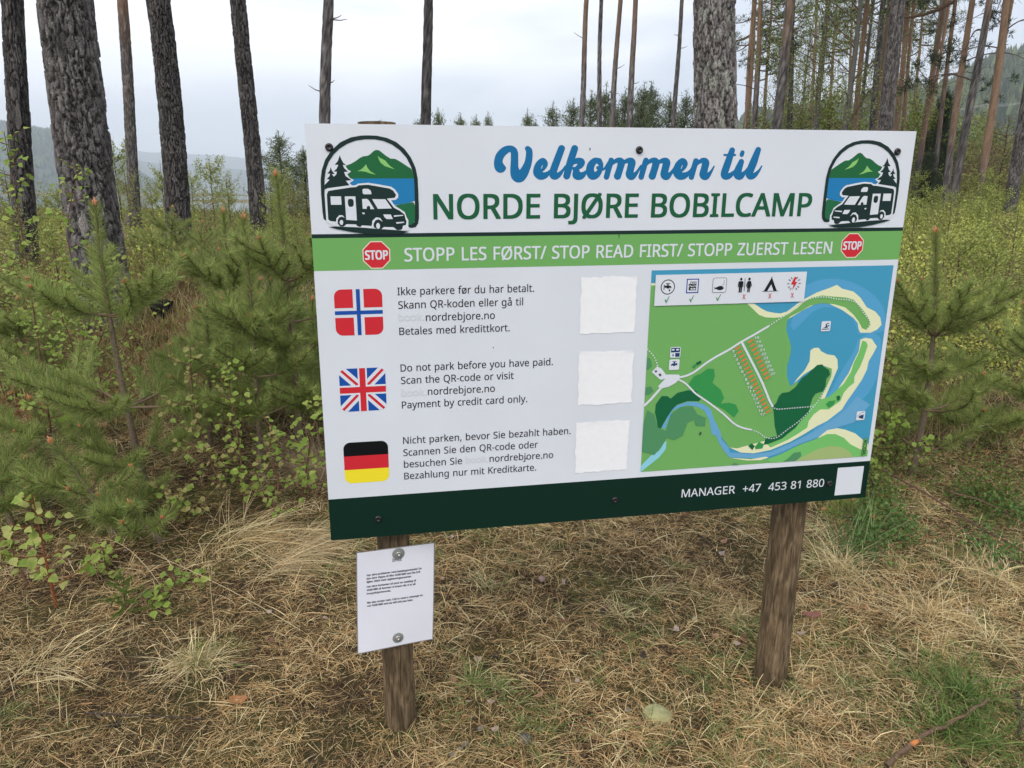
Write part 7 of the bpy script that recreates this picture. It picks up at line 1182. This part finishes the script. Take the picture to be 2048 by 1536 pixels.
straws([(432, 1290, 416, 1122, .0, 'single upright yellow stalk above the pale tussock'), (320, 1170, 196, 1080, .12, 'arching dry stalk over the spruce seedling'), (122, 1455, 116, 1320, 0, 'upright yellow stalk at the lower left'), (136, 1460, 132, 1405, 0, 'short upright yellow stalk at the lower left'),
        (30, 1485, 180, 1452, .0, 'thick yellow straw lying flat near the lower left corner'), (600, 1260, 300, 1105, .03, 'long straight stalk leaning left of the notice'), (1880, 1220, 1945, 1090, .02, 'tall leaning stalk at the right'), (1520, 1090, 1380, 1030, .05, 'stalk leaning left from the right post')])
# lingonberry-like leafy cover at the right
def leafy(name, px0, px1, py0, py1, n, size, cols, h=.12):
    P = []; 
    for _ in range(n): P.append(G(RNG.uniform(px0, px1), RNG.uniform(py0, py1)))
    P = np.array(P); k = fbm(P[:, 0] * 3, P[:, 1] * 3) > .42; P = P[k]; reps = 16; Q = np.repeat(P, reps, 0) + RNG.normal(0, .035, (len(P) * reps, 3)) ; Q[:, 2] = gz(Q[:, 0], Q[:, 1]) + RNG.random(len(Q)) * h
    link(name, npmesh(name, *leaves(Q, size, pick(cols, len(Q), s=.25), asp=.85, droop=-.6)), MAT['foliage'], kind='stuff')
leafy('leafy_ground_cover', 1700, 2048, 1000, 1150, 520, .016, [(.07, .15, .035), (.10, .19, .05), (.13, .21, .06)])
leafy('leafy_ground_cover', 1640, 2060, 860, 1040, 700, .018, [(.13, .17, .04), (.17, .20, .05), (.10, .15, .04)], .22)

# heather, scrub and brush farther out
def scrub(name, n, y0, y1, cols, Lr, Wr, th, f, hs=.25, pw=1.0, leafy_=False, x_lo=-9, x_hi=9, seed=0, m=.8):
    x, y = foot(int(n * 2.2), y0, y1, pw, m); nse = fbm(x * f + seed, y * f + seed * 2); k = (nse > th) & (x / y > x_lo) & (x / y < x_hi); x, y, nse = x[k][:n], y[k][:n], nse[k][:n]; n = len(x); pch = fbm(x * 1.7 + seed * 3, y * 1.7 + 40, 3); tone_ = (.55 + 1.0 * pch)[:, None] * np.stack([.85 + .35 * fbm(x * .9 + 50, y * .9), np.ones(n), np.ones(n)], 1)
    hgt = hs * np.clip((nse - th) * 5, .15, 1.2) * (.5 + .8 * fbm(x * 3, y * 3 + seed)); z = RNG.random(n) ** .8 * hgt; P = onto(x, y, z); sc = .75 + y / 14
    if leafy_: v, fc, c = leaves(P, 1.0, pick(cols, n, s=.28) * tone_); raw = v.reshape(n, 4, 3); raw = P[:, None] + (raw - P[:, None]) * (RNG.uniform(*Lr, n) * sc)[:, None, None]; v = raw.reshape(-1, 3)
    else: D = unit(np.stack([RNG.normal(0, .5, n), RNG.normal(0, .5, n), np.ones(n)], 1)); v, fc, c = needles(P, D, RNG.uniform(*Lr, n) * sc, RNG.uniform(*Wr, n) * sc, pick(cols, n, s=.28) * tone_)
    link(name, npmesh(name, v, fc, c), MAT['foliage'], kind='stuff')
HEATH = [(.15, .17, .055), (.20, .21, .065), (.25, .24, .09), (.20, .13, .07)]
scrub('heather', 60000, 4.2, 12, HEATH, (.05, .12), (.004, .008), .40, .8, .20, 1.2, seed=1)
scrub('tall_dry_grass', 26000, 4.0, 14, [(.48, .38, .23), (.38, .30, .18), (.44, .38, .22)], (.08, .22), (.002, .004), .44, .7, .12, 1.1, seed=4)
scrub('bracken_litter', 22000, 4.2, 12, [(.20, .09, .045), (.26, .14, .07), (.15, .08, .05)], (.03, .07), (.01, .02), .46, .6, .06, 1.1, True, seed=6)
scrub('bilberry_scrub', 60000, 5, 16, [(.16, .21, .045), (.21, .25, .07), (.25, .27, .08)], (.018, .035), (0, 0), .48, .7, .3, 1.1, True, seed=9)
scrub('heather', 60000, 11, 36, HEATH[:3] + [(.17, .16, .06)], (.06, .14), (.006, .012), .36, .4, .16, 1.0, seed=11)
scrub('bilberry_scrub', 50000, 12, 38, [(.25, .28, .065), (.30, .32, .09), (.34, .33, .11)], (.02, .04), (0, 0), .40, .35, .28, 1.0, True, seed=13)
scrub('birch_thicket', 120000, 4.6, 20, [(.28, .34, .065), (.35, .39, .09), (.40, .42, .12)], (.016, .030), (0, 0), .34, .8, .60, 1.0, True, x_lo=.42, seed=15, m=.85)
scrub('birch_thicket', 42000, 7, 20, [(.27, .34, .065), (.34, .39, .09), (.38, .40, .12)], (.018, .032), (0, 0),   .44, .5, .42, 1.0, True, x_lo=-.85, x_hi=-.42, seed=17, m=.85)
scrub('reddish_brush', 26000, 30, 52, [(.17, .10, .06), (.14, .09, .055), (.20, .16, .06)], (.04, .09), (.006, .012), .3, .2, .9, 1.0, x_lo=.52, seed=19, m=.85)
scrub('forest_edge_growth', 60000, 38, 75, [(.15, .20, .055), (.20, .25, .07), (.12, .16, .05)], (.03, .05), (0, 0), .3, .12, 2.6, 1.0, True, x_lo=.28, x_hi=.62, seed=23, m=.8)

# ================================================================== air
def haze():
    x, y0, y1, z0, z1 = 6800, -400, 7600, -45, 700
    V = [(-x, y0, z0), (x, y0, z0), (x, y1, z0), (-x, y1, z0), (-x, y0, z1), (x, y0, z1), (x, y1, z1), (-x, y1, z1)]
    m = bpy.data.materials.new('haze_air'); m.use_nodes = True; nt = m.node_tree
    for n in list(nt.nodes):
        if n.type != 'OUTPUT_MATERIAL': nt.nodes.remove(n)
    p = nt.nodes.new('ShaderNodeVolumePrincipled'); p.inputs['Color'].default_value = (.80, .88, 1, 1); p.inputs['Density'].default_value = .00030; p.inputs['Anisotropy'].default_value = .1
    nt.links.new(p.outputs[0], nt.nodes['Material Output'].inputs['Volume'])
    link('haze', npmesh('haze', V, [(0, 3, 2, 1), (4, 5, 6, 7), (0, 1, 5, 4), (1, 2, 6, 5), (2, 3, 7, 6), (3, 0, 4, 7)]), m, kind='stuff')
haze()
